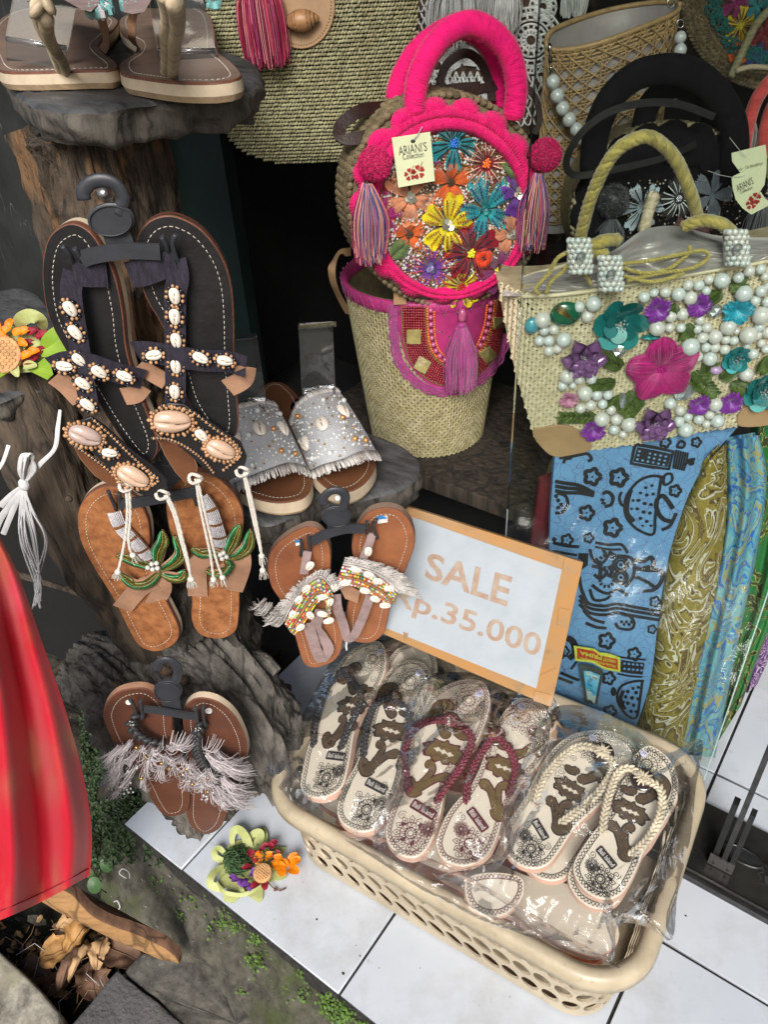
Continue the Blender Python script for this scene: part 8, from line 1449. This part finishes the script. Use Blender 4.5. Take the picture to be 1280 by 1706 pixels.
M_gb = swirl('gold_batik', [(0, (.20, .15, .02)), (.3, (.52, .50, .42)), (.42, (.07, .04, .012)), (.52, (.22, .17, .03)), (.75, (.52, .50, .42)), (.82, (.09, .055, .015))], fstops=(.32, .24, .07)); M_tb = swirl('turquoise_batik', [(0, (.05, .22, .34)), (.25, (.01, .09, .32)), (.4, (.12, .30, .34)), (.6, (.26, .24, .10)), (.72, (.02, .13, .38)), (.85, (.10, .30, .36))], fstops=(.24, .24, .10)); M_tb2 = swirl('deep_blue_batik', [(0, (.01, .10, .38)), (.35, (.08, .30, .42)), (.5, (.02, .16, .46)), (.75, (.30, .30, .15))], fstops=(.35, .36, .18)); M_gnb = swirl('green_batik', [(0, (.015, .13, .03)), (.36, (.40, .36, .12)), (.40, (.03, .035, .01)), (.62, (.09, .09, .015)), (.66, (.40, .36, .12)), (.70, (.015, .14, .035))], sc=11, fstops=(.02, .06, .015), fine=40); M_pb = swirl('purple_batik', [(0, (.10, .02, .16)), (.4, (.30, .28, .32)), (.5, (.05, .012, .08))], sc=26, fstops=(.4, .36, .4))
CT = HP(1050, 960, 1.145, yaw=-2, tilt=13)
fold = lambda x, y: .0055 * math.sin(x * .034 + y * .009) + .004 * math.sin(x * .015 - y * .012 + 1)
class Wav:
    def hit(s, x, y, l=0.0): return CT.hit(x, y, .0138 + fold(x, y) + l)
    def nrm(s, q=None): return CT.n
def cloth(label, Ls, Rs, m, l0, bulge, cat='batik cloth', name='batik_cloth', folds=0, nv=46, l1=None, cut=None):
    L_ = resample([V(*p) for p in cr([V(*p) for p in Ls], 6)], 60); R_ = resample([V(*p) for p in cr([V(*p) for p in Rs], 6)], 60); t = thing(name, label, cat, CT.hit(*((L_[-1] + R_[-1]) / 2), l0)); G, Bk = [], []
    for i in range(60):
        row = []; l_ = l0 + ((l1 if l1 is not None else l0) - l0) * i / 59
        for j in range(nv): u = j / (nv - 1); p = L_[i] * (1 - u) + R_[i] * u; row.append(CT.hit(*p, l_ + bulge * math.sin(math.pi * u) ** .7 + (fold(*p) if l0 == .012 else folds * math.sin(u * 14 + i * .04) + .0015 * nn((p[0] * .01, p[1] * .01, 0), 2, 4))))
        G.append(row)
    b = MB(); G = np.array(G); b.grid(G, m, flip=True); b.grid(G - CT.n * .012, m); b.grid([G[-1], G[-1] - CT.n * .012], m, False); b.grid([G[:, 0], G[:, 0] - CT.n * .012], m, False); b.grid([G[:, -1], G[:, -1] - CT.n * .012], m, False, flip=True); b.build('folded_cloth', t); return t
zb = Zm(860, 700, 2.843)
blu = cloth('bright blue crackle batik cloth with black ship and flower motifs, left of the folded cloths', PX(926, 745, 918, 850, 912, 1000, 900, 1090, 895, 1200), PX(1245, 695, 1165, 790, 1122, 900, 1100, 1010, 1085, 1130, 1058, 1216), M_bat, .012, .0)
cloth('gold, white and brown paisley batik cloth folded beside the blue one', PX(1163, 790, 1130, 860, 1112, 940, 1098, 1030, 1086, 1120, 1060, 1216), PX(1212, 735, 1212, 860, 1196, 980, 1172, 1090, 1138, 1250), M_gb, .002, .030)
b_ = cloth('turquoise paisley batik cloth with deep blue lower edge, right of the gold one', PX(1208, 735, 1210, 860, 1192, 980, 1165, 1100, 1134, 1256), PX(1265, 725, 1278, 800, 1262, 920, 1232, 1060, 1192, 1262), M_tb, -.002, .024, folds=.005)
cloth('green and olive batik cloth with gold outlines at the right edge behind the glass', PX(1256, 712, 1268, 830, 1250, 960, 1222, 1080, 1180, 1262), PX(1335, 690, 1330, 880, 1300, 1000, 1262, 1100, 1235, 1175), M_gnb, -.03, .02, folds=.006)
cloth('purple and white batik cloth edge behind the green one', PX(1290, 900, 1285, 1000, 1262, 1090, 1245, 1155), PX(1340, 900, 1330, 1000, 1290, 1080, 1262, 1140), M_pb, -.045, .005); cloth('dark red cloth hanging in shade left of the blue batik', PX(900, 800, 885, 900, 870, 1000), PX(925, 790, 918, 900, 912, 1010), mat('dark_red_cloth', (.12, .01, .018), rough=.9), -.03, .005, 'cloth', 'red_cloth')
# black motifs on the blue cloth
CL = Wav(); b = MB(); ps = lambda *p: zb(*p)
def sk(pts, w, closed=False, smooth=True): P = ps(*pts); P = [tuple(q) for q in cr([V(*p) for p in P], 6, closed)] if smooth else P; stroke(b, CL, P, w * 1.05, M_batink, .0, closed)
def blob(x, y, r, n=16, ry=None, a0=0): (px, py), = ps(x, y); r /= 2.843; b.poly([CL.hit(px + math.cos(a) * r, py + math.sin(a) * (ry / 2.843 if ry else r), .0001) for a in np.linspace(0, 6.283, n, False)], M_batink)
def bflower(x, y, R):
    (px, py), = ps(x, y); R /= 2.843; 
    P = [(px + math.cos(a) * R * (1 + .16 * math.cos(5 * a)), py + math.sin(a) * R * (1 + .16 * math.cos(5 * a))) for a in np.linspace(0, 6.283, 50)]; stroke(b, CL, P, R * .00048, M_batink, .0)
    b.poly([CL.hit(px + math.cos(a) * R * .16, py + math.sin(a) * R * .16, .0001) for a in np.linspace(0, 6.283, 10, False)], M_batink)
    for k in range(5): a = k * 1.2566 + .6; stroke(b, CL, [(px + math.cos(a) * R * q, py + math.sin(a) * R * q) for q in (.55, .95)], .0022, M_batink, .0)
for x, y, R in ((362, 268, 34), (487, 272, 36), (335, 440, 30), (458, 510, 36), (430, 1045, 32), (440, 1222, 26), (708, 105, 22), (855, 105, 20), (755, 335, 24), (242, 568, 24), (345, 558, 20), (560, 1108, 26), (445, 1380, 26), (660, 860, 22), (645, 990, 18), (230, 1095, 20)): bflower(x, y, R)
sk((690, 270, 640, 265, 580, 290, 530, 350, 515, 410, 530, 470, 580, 520, 650, 540, 660, 460, 672, 380, 688, 280), .0040, True); sk((500, 340, 490, 370, 500, 400, 515, 405), .004)
for x, y, r in [(645, 310, 9), (615, 320, 9), (590, 345, 9), (620, 355, 10), (650, 350, 9), (580, 380, 10), (610, 395, 11), (640, 400, 10), (575, 420, 10), (605, 435, 11), (635, 440, 10), (590, 465, 10), (620, 480, 10), (640, 500, 8), (600, 500, 7), (555, 380, 8), (548, 420, 8)]: blob(x, y, r, 10, r * .8)
sk((545, 330, 530, 380, 528, 440, 560, 480), .006)
sk((600, 1235, 545, 1240, 500, 1260, 480, 1300, 490, 1350, 530, 1400, 570, 1408, 585, 1340, 598, 1245), .0040, True)
for x, y, r in [(580, 1265, 8), (555, 1270, 8), (530, 1285, 9), (570, 1290, 9), (520, 1310, 9), (550, 1315, 10), (578, 1320, 8), (530, 1340, 9), (558, 1350, 9), (545, 1378, 9), (570, 1380, 8), (510, 1335, 7)]: blob(x, y, r, 10)
sk((510, 1280, 495, 1320, 515, 1370), .006); blob(462, 1285, 14, 12, 22)
# building block motif
sk((565, 115, 660, 130, 745, 150, 725, 232, 640, 222, 545, 205, 565, 115), .0045, True, False)
for i in range(6):
    for j in range(2): (x, y) = (590 + i * 26 + j * 4, 150 + i * 5 + j * 32); 
P = ps(575, 128, 655, 142, 735, 160, 718, 222, 640, 212, 556, 196); b.poly([CL.hit(x, y, .0001) for x, y in P][::-1], M_batink); dots = MB()
for i in range(6):
    for j in range(3): (px, py), = ps(585 + i * 25 - j * 5, 148 + i * 5 + j * 19); dots.poly([CL.hit(px + math.cos(a) * 2.2, py + math.sin(a) * 1.9, .0005) for a in np.linspace(0, 6.283, 8, False)], M_bat)
for i in range(6): sk((760 + i * 11, 140 + i * 3, 752 + i * 11, 185 + i * 3, 745 + i * 10, 230 + i * 2), .0026)
sk((700, 300, 705, 262, 735, 255, 740, 285, 715, 305), .0036, True); sk((765, 120, 780, 100, 800, 110, 790, 130, 770, 128), .0036, True); sk((745, 420, 700, 360, 668, 380, 670, 430, 700, 470, 740, 480), .0060); sk((760, 440, 730, 500, 690, 520), .005); blob(830, 200, 16); sk((800, 215, 820, 190, 850, 185), .004)
P = ps(500, 1135, 560, 1145, 610, 1150, 600, 1205, 545, 1200, 490, 1190); b.poly([CL.hit(x, y, .0001) for x, y in P][::-1], M_batink)
for i in range(5):
    for j in range(2): (px, py), = ps(515 + i * 20, 1152 + j * 25 + i * 2); dots.poly([CL.hit(px + math.cos(a) * 2.4, py + math.sin(a) * 2.0, .0005) for a in np.linspace(0, 6.283, 8, False)], M_bat)
sk((480, 1120, 540, 1128, 615, 1135), .003); sk((480, 1200, 540, 1212, 600, 1216), .003)
# waves, swirls and mask motif
for dy in (0, 22, 44): sk((185, 290 + dy, 240, 300 + dy, 300, 310 + dy * .8, 370, 345 + dy * .3), .0052); 
for dy in (0, 20, 42): sk((300, 830 + dy, 350, 870 + dy, 420, 880 + dy, 480, 870 + dy, 560, 885 + dy, 680, 905 + dy), .0050)
sk((320, 900, 360, 940, 420, 960), .005); sk((330, 960, 380, 980, 430, 985), .005); sk((210, 1195, 280, 1225, 300, 1230), .005); sk((200, 1220, 270, 1245), .005)
sk((195, 345, 235, 360, 245, 400, 220, 435, 185, 440), .0045); 
for x, y in ((200, 380), (215, 400), (200, 415), (190, 360)): blob(x, y, 10)
sk((410, 350, 430, 340, 450, 350, 460, 370, 450, 400, 420, 410), .005); sk((400, 375, 420, 380), .004); sk((405, 390, 425, 396), .004)
sk((375, 580, 440, 590, 500, 590, 530, 630), .0045); sk((375, 600, 440, 612, 500, 612), .0035)
for cx_, cy_, r in ((497, 685, 34), (497, 745, 32)):
    (px, py), = ps(cx_, cy_)
    for q, w in ((1, .0042), (.62, .0034)): stroke(b, CL, [(px + math.cos(a) * r * q / 2.843, py + math.sin(a) * r * q / 2.843) for a in np.linspace(0, 6.283, 26)], w, M_batink, .0)
    blob(cx_, cy_, 8)
sk((350, 610, 365, 660, 400, 680, 430, 650, 410, 610), .0045); sk((360, 690, 400, 700, 430, 720, 400, 750, 370, 730), .0050); sk((440, 620, 470, 640, 540, 650, 560, 690, 555, 740, 520, 790), .0050); sk((360, 780, 400, 810, 440, 820, 480, 800, 530, 830), .0050); sk((350, 800, 370, 850, 420, 850, 450, 830), .0046); sk((560, 655, 600, 670, 640, 650, 650, 690, 600, 700), .0065); sk((560, 700, 620, 710, 690, 715, 690, 760, 660, 800), .0065); sk((560, 740, 610, 760, 660, 800, 600, 810), .0055)
for k in range(10): a = k * .628; sk((430 + math.cos(a) * 25, 670 + math.sin(a) * 22, 430 + math.cos(a) * 42, 670 + math.sin(a) * 40), .0040, False, False); sk((430 + math.cos(a) * 24, 760 + math.sin(a) * 20, 430 + math.cos(a) * 40, 760 + math.sin(a) * 36), .0038, False, False)
sk((375, 655, 400, 700, 395, 750), .006); sk((440, 690, 455, 715, 440, 745), .006)
sk((500, 920, 540, 930, 560, 960, 545, 990, 490, 985, 470, 960), .0045)
for k in range(5): blob(500 + k * 12, 955 + (k % 2) * 12, 8)
for i in range(6): sk((300 + i * 8, 630, 296 + i * 8, 720 - i * 6), .0026)
sk((175, 580, 240, 595, 300, 600), .005); sk((172, 620, 290, 640), .004); sk((172, 560, 190, 570), .006); sk((240, 1030, 270, 1050, 280, 1100, 250, 1130), .010); sk((200, 1050, 220, 1090, 215, 1130), .007); sk((300, 740, 310, 800, 340, 870), .005)
sk((290, 1140, 260, 1180), .004); sk((205, 180, 250, 175, 300, 165, 340, 160, 358, 185, 340, 195), .0042); sk((225, 205, 235, 185, 265, 180), .004)
b.build('black_motif', blu, kind='stuff'); dots.build('light_dot', blu, kind='stuff')
# labels on the blue cloth
zl = Zm(930, 1060, 9.846); LB = CT.off(.025); M_ly = mat('label_yellow', (.55, .58, .08), rough=.4, bump=0); M_lr = mat('label_red', (.45, .05, .02), rough=.4, bump=0)
b = MB(); fill(b, LB, zl(258, 150, 600, 205, 680, 262, 820, 275, 1020, 345, 1025, 595, 760, 540, 560, 430, 285, 400)[::-1], M_ly, 0); fill(b, LB, zl(308, 190, 590, 240, 680, 310, 980, 375, 985, 548, 760, 500, 560, 395, 320, 370)[::-1], M_lr, .0004)
def qt(bm, S, s, q, m, l, **k): quadtext(bm, S, s, q, m, l, **k)
qt(b, LB, 'KWALITET', zl(945, 440, 735, 395, 745, 335, 940, 385), M_ly, .0008, bold=.02); qt(b, LB, 'PRIMA', zl(720, 390, 355, 290, 355, 230, 720, 320), M_ly, .0008, bold=.03); qt(b, LB, 'SPECIAL POTONG PANJANG', zl(945, 510, 355, 360, 355, 315, 945, 455), M_ly, .0008, bold=.02); b.build('quality_label', blu)
b = MB(); M_lg = mat('label_grey', (.06, .07, .07), rough=.4, bump=0); M_lb = mat('label_sky', (.02, .28, .55), rough=.3, bump=0, col2=(.25, .5, .6), vs=60); M_lw = mat('label_pale', (.5, .62, .62), rough=.4, bump=0)
fill(b, LB, zl(335, 450, 560, 480, 740, 560, 730, 680, 640, 1120, 560, 1110, 440, 1080)[::-1], M_lg, 0); fill(b, LB, zl(420, 560, 545, 575, 545, 1040, 480, 1030)[::-1], M_lb, .0005); fill(b, LB, zl(545, 580, 690, 640, 600, 1110, 545, 1050)[::-1], M_lb, .0006); fill(b, LB, zl(452, 575, 535, 590, 545, 640, 460, 635)[::-1], M_lw, .001); fill(b, LB, zl(545, 610, 655, 660, 640, 725, 545, 690)[::-1], M_lw, .001); fill(b, LB, zl(470, 900, 545, 910, 545, 1045, 482, 1030)[::-1], M_lw, .0009); fill(b, LB, zl(548, 960, 625, 980, 598, 1108, 548, 1055)[::-1], M_lw, .0009)
qt(b, LB, 'GRAS', zl(640, 715, 560, 680, 562, 640, 645, 675), M_lg, .0014, bold=.03); stroke(b, LB, zl(480, 740, 540, 680, 560, 700, 500, 760), .0008, M_lg, .0014); stroke(b, LB, zl(500, 780, 540, 810, 560, 830), .0014, M_lg, .0014); stroke(b, LB, zl(470, 850, 520, 850, 560, 880, 600, 900), .0008, M_lg, .0014); stroke(b, LB, zl(490, 880, 545, 895, 610, 940), .0008, M_lg, .0014); b.build('care_label', blu)
# ---------------- red tie-dye cloth ----------------
M_red = mat('red_tie_dye', (.62, .012, .02), rough=.55, bump=.08, bs=1200, sheen=.3); nt = M_red.node_tree; L = nt.links.new; bs_ = nt.nodes['Principled BSDF']; tc = nt.nodes.new('ShaderNodeTexCoord'); mp = nt.nodes.new('ShaderNodeMapping'); mp.inputs['Scale'].default_value = (1, 1, .4); L(tc.outputs['Object'], mp.inputs[0]); n = nt.nodes.new('ShaderNodeTexNoise'); n.inputs['Scale'].default_value = 9; n.inputs['Detail'].default_value = 2.5; n.inputs['Distortion'].default_value = .8; L(mp.outputs[0], n.inputs[0]); r = ramp(nt, [(.28, (.34, .15, .07)), (.42, (.38, .03, .03)), (.50, (.42, .004, .02)), (.60, (.38, .002, .012)), (.72, (.44, .035, .06)), (.85, (.36, .10, .06))]); L(n.outputs[0], r.inputs[0]); L(r.outputs[0], bs_.inputs['Base Color'])
dirt(M_red, (.30, .10, .04), 5, .54, .66, .7, (1, 1, .3)); dirt(M_red, (.25, .0, .01), 16, .60, .64, .8, (1.6, 1, .10))
RC = HP(60, 1250, .80, yaw=20, tilt=10)
Lp = [V(*p) for p in PX(-200, 860, -230, 1000, -260, 1200, -290, 1400, -300, 1620)]; Rp = [V(*p) for p in PX(-8, 880, 30, 955, 70, 1070, 108, 1180, 138, 1290, 153, 1380, 150, 1455)]; Lp = resample(cr(Lp, 6), 90); Rp = resample(cr(Rp, 6), 90); G = []
for i in range(90):
    v = i / 89; row = []
    for j in range(110):
        u = j / 109; p = Lp[i] * (1 - u) + Rp[i] * u
        if v > .75: p = p + V(0, (v - .75) * 4 * (22 * math.sin(math.pi * (1 - u) * 1.6 + .2) + 50 * (1 - u)) * .6)
        l = .017 * (.3 + .7 * v) * math.sin(u * 34 + .6 + 1.6 * v + nn((u * 3, v * 2, 0), 1, 2)) + .02 * v * math.sin(u * 13) * (1 - .3 * v) + .006 * math.sin(u * 25 + v * 5) * v + .010 * nn((u * 5, v * 3, 0), 1, 5) - .12 * (u ** 6) * 0 - .03 * u * u; row.append(RC.hit(*p, l))
    G.append(row)
b = MB(); G = np.array(G); b.grid(G, M_red, flip=True); b.grid(G - RC.n * .0015, M_red); t = thing('red_cloth', 'red and orange tie-dye cloth hanging at the left edge of the picture', 'cloth', G[-1, 60]); b.build('cloth', t); b = MB(); b.tube(G[-3, ::2] + RC.n * .0006, .0008, M_redp, 4); b.build('hem', t)
# wooden foot under the cloth
M_fw = woodmat('pale_carved_wood', (.38, .21, .085), (.24, .13, .05), st=(4, 4, 14), bumpd=.002); M_fb = woodmat('brown_bark_wood', (.17, .085, .05), (.09, .05, .03), st=(6, 6, 6), bumpd=.003)
t = thing('wooden_foot', 'curved pale wooden foot with brown bark top sticking out below the red cloth', 'wooden foot', at(300, 1590, 1.16)); z9 = Zm(0, 1400, 2.56)
top = resample(cr([V(*p) for p in z9(240, 160, 330, 195, 390, 260, 470, 310, 560, 340, 650, 375, 720, 410, 765, 452, 777, 490, 770, 512)], 6), 50); bm_ = resample(cr([V(*p) for p in z9(60, 200, 180, 262, 260, 310, 380, 370, 500, 430, 600, 470, 690, 508, 768, 514)], 6), 50); ed = resample(cr([V(*p) for p in z9(200, 180, 300, 225, 380, 310, 470, 360, 570, 395, 650, 430, 720, 470, 768, 512)], 6), 50)
wv = np.linspace(1.03, 1.165, 50); A_ = [at(*top[i], wv[i] + .004) for i in range(50)]; E_ = [at(*ed[i], wv[i] - .008) for i in range(50)]; B_ = [at(*bm_[i], wv[i] + .012) for i in range(50)]; Bk = [(A_[i] + B_[i]) / 2 - NH * .026 * (1 - (i / 49) ** 4) for i in range(50)]
b = MB(); sub = lambda P, Q, n, off=0: [np.array(P) * (1 - k / n) + np.array(Q) * (k / n) + off * math.sin(math.pi * k / n) * NH for k in range(n + 1)]
b.grid(sub(A_, E_, 6, .006), M_fb, flip=True); b.grid(sub(E_, B_, 6, .004), M_fw, flip=True); b.grid(sub(B_, Bk, 4), M_fw, flip=True); b.grid(sub(Bk, A_, 4), M_fb, flip=True)
for k in (0, -1): b.poly([A_[k], E_[k], B_[k], Bk[k]], M_fw)
b.build('carved_foot', t)
# ---------------- dead leaves, seedlings, moss ----------------
M_dl = [mat('dead_leaf_%s' % n_, c, rough=.7, var=.35, vs=40, bump=.3, bs=90, dist=.002, col2=c2) for n_, c, c2 in (('gold', (.46, .25, .08), (.28, .14, .045)), ('brown', (.17, .09, .05), (.10, .055, .035)), ('pale', (.48, .30, .15), (.33, .2, .09)))]
def deadleaf(x, y, z, L_, W_, a, m, curl=.5, roll=0, lab=''):
    c = onz(x, y, z); t = MB(); G = []; d = V(math.cos(a), math.sin(a), 0); e = V(-math.sin(a), math.cos(a), 0)
    for i in range(14):
        u = i / 13; hw = W_ * math.sin(min(1, u * .93 + .05) * math.pi) ** .6 * (1 + .35 * nn((u * 4, a, L_), 3)); row = []
        for j in range(11): s = j / 5 - 1; th = s * (1 + roll * 2.2); x_ = hw * (math.sin(th * curl * 1.6) / (curl * 1.6)); z_ = hw * (1 - math.cos(th * curl * 1.6)) / (curl * 1.6); row.append(c + d * L_ * (u - .5) + e * x_ + UPV * (z_ + .010 * nn((u * 3, s * 2, a * 3), 1.2) + L_ * .25 * math.sin(u * 3.1) * (.4 + .6 * curl) + .003 * nn((u * 5, s * 2, a), 1.5)))
        G.append(row)
    t.grid(G, m); t.tube([q[5] + UPV * .0008 for q in G], .0009, M_dl[1], 4); return t.build('dead_leaf', None, label=lab, category='dead leaf')
LV = [((265, 480), -.185, .11, .045, .9, 0, .35, 0, 'broad golden dead leaf lying left in the soil hollow'), ((340, 420), -.175, .09, .03, 1.6, 0, .7, .2, 'curled orange dead leaf under the wooden foot'), ((430, 480), -.18, .08, .03, 2.2, 2, .5, 0, 'pale tan dead leaf beside the rolled brown one'), ((310, 545), -.18, .12, .02, 1.9, 1, .9, 1.0, 'rolled brown dead leaf standing in the middle of the hollow'), ((350, 520), -.18, .10, .018, 1.8, 2, .9, 1.0, 'rolled tan dead leaf right of the brown roll'), ((520, 490), -.185, .13, .045, .3, 1, .4, 0, 'large dull brown dead leaf next to the mossy stone'), ((400, 590), -.195, .10, .045, 2.6, 1, .3, 0, 'dark brown dead leaf low in the hollow near the paving'), ((150, 570), -.21, .11, .04, .4, 1, .4, 0, 'dark dead leaf half buried at the left of the hollow'), ((290, 390), -.18, .07, .025, .5, 2, .6, .3, 'small dead leaf beneath the red cloth hem'), ((250, 620), -.205, .08, .03, 1.2, 1, .5, 0, 'shaded dead leaf at the bottom of the hollow')]
for (x, y), z, L_, W_, a, mi, cu, ro, lb in LV: (px, py), = z9(x, y); deadleaf(px, py, z, L_ * .62, W_ * .62, a, M_dl[mi], cu, ro, lb)
b = MB()
for k in range(26): x, y = random.uniform(60, 560), random.uniform(360, 640); (px, py), = z9(x, y); q = onz(px, py, -.2 + random.uniform(0, .02)); a = random.uniform(0, 6.28); L_ = random.uniform(.02, .06); b.tube([q, q + V(math.cos(a) * L_ * .5, math.sin(a) * L_ * .5, .012), q + V(math.cos(a + .5) * L_, math.sin(a + .5) * L_, .002)], .0006, random.choice([M_nyl, M_dl[1], M_dl[2]]), 4)
for k in range(300): x, y = random.uniform(0, 640), random.uniform(330, 660); (px, py), = z9(x, y); b.ell(onz(px, py, -.215 + random.uniform(0, .01)), np.random.normal(size=(3, 3)) * .004, random.choice(M_dl + [M_soil, M_soil, M_stone]), 5, 3, False)
b.build('leaf_litter', None, kind='stuff', label='crumbled leaf litter and twigs in the soil hollow', category='litter')
M_gl = mat('fresh_leaf', (.035, .09, .02), rough=.5, var=.2, vs=60, bump=0, isl=.3); M_glb = mat('bright_moss_leaf', (.075, .15, .015), rough=.6, bump=0, isl=.4); M_gld = mat('dark_clover', (.022, .048, .009), rough=.6, bump=0, isl=.6)
def roundleaf(b, c, n_, r, m, notch=True):
    n_ = nz(n_); e = nz(np.cross(n_, V(.3, .8, .1))); f = np.cross(n_, e); G = [[c + (e * math.cos(a) + f * math.sin(a) * .85) * r * q + n_ * r * .18 * q * q for a in np.linspace(0, 6.283, 12)] for q in (.05, .6, 1)]; b.grid(G, m)
b = MB(); sd_ = thing('seedling', 'round leaved green seedling growing between the red cloth hem and the kerb', 'seedling', onz(160, 1480, -.16))
for x, y, r in ((158, 1474, .017), (178, 1440, .016), (150, 1455, .010)): b = MB(); q = onz(x, y, -.10); b.tube([q, q + V(.0, .01, -.04)], .0012, M_gl, 5); roundleaf(b, q, V(.3, -.5, .9), r * .8, M_gl); b.build('leaf', sd_)
def kerbpt(x, y):
    best = None
    for (yy, zz, _) in pr:
        p_ = onz(x, y, zz); d = abs(p_[1] - yy)
        if best is None or d < best[0]: best = (d, p_)
    return best[1]
b = MB(); c = 0
while c < 12000:
    x, y = random.uniform(120, 310), random.uniform(1120, 1450)
    if not (y > 1120 + (x - 120) * .2 and x < 130 + (y - 1120) * .55 + 60): c += 1; continue
    c += 1
    if random.random() < (x - 215) / 85 or random.random() < (y - 1395) / 50: continue
    z = random.uniform(-.08, -.02); q = onz(x, y, z); q[2] = max(soilz(q[0], q[1]), -.3) + random.uniform(0, .012) if q[0] < -.83 else z
    if q[0] > -.84:
        if y < 1300: continue
        q = kerbpt(x, y) + V(0, -.004, .003)
    if nn((q[0], q[1], 0), 16) < -.35: continue
    roundleaf(b, q, V(random.gauss(.2, .5), random.gauss(-.3, .5), 1), random.uniform(.0018, .0042), M_gld)
b.build('clover_cover', None, kind='stuff', label='low dark green clover cover on the soil left of the tiles', category='ground cover')
b = MB()
for cx_, cy_, n_, s_ in ((365, 1545, 40, 12), (380, 1530, 40, 9), (400, 1543, 30, 6), (428, 1560, 40, 8), (432, 1600, 60, 9), (414, 1593, 20, 5), (560, 1675, 160, 12), (575, 1690, 120, 10), (545, 1660, 40, 7), (510, 1655, 30, 8), (407, 1650, 12, 4), (505, 1617, 14, 4), (265, 1465, 20, 10), (300, 1520, 20, 8), (330, 1500, 20, 14), (475, 1640, 10, 5), (610, 1700, 40, 8)):
    for k in range(int(n_ * 1.0)):
        x, y = random.gauss(cx_, s_), random.gauss(cy_, s_); q = kerbpt(x, y) + V(0, -.004, .002); roundleaf(b, q + np.random.normal(size=3) * .0015, V(random.gauss(.2, .4), -1, random.uniform(.2, 1.2)), random.uniform(.0012, .0026), M_glb)
b.build('moss_tufts', None, kind='stuff', label='bright green moss tufts on the kerb face', category='moss')
b = MB()
for x, y, s_ in ((590, 1150, 0),): pass
# dark branch and cord details behind the stand
tw = thing('twine', 'thin pale twine curl lying on the kerb by the wooden foot', 'twine', kerbpt(205, 1500)); b = MB(); b.tube(cr([kerbpt(*p) + V(0, -.008, .004) for p in z9(465, 295, 500, 290, 530, 275, 520, 245, 505, 250)], 6), .0010, M_nyl, 5); b.tube(cr([kerbpt(*p) + V(0, -.01, .008) for p in z9(565, 150, 535, 130, 550, 110, 575, 125, 580, 150)], 6), .0009, M_nyl, 5); b.build('strand', tw)
b = MB(); b.tube(cr([at(905, 870, 1.2), at(915, 800, 1.18), at(925, 770, 1.17), at(895, 930, 1.22)][::1], 4), .006, mat('bamboo', (.16, .15, .06), rough=.5, var=.5, vs=40), 8); b.build('stem', None, label='short green spotted stem in shade beside the blue batik', category='stem')
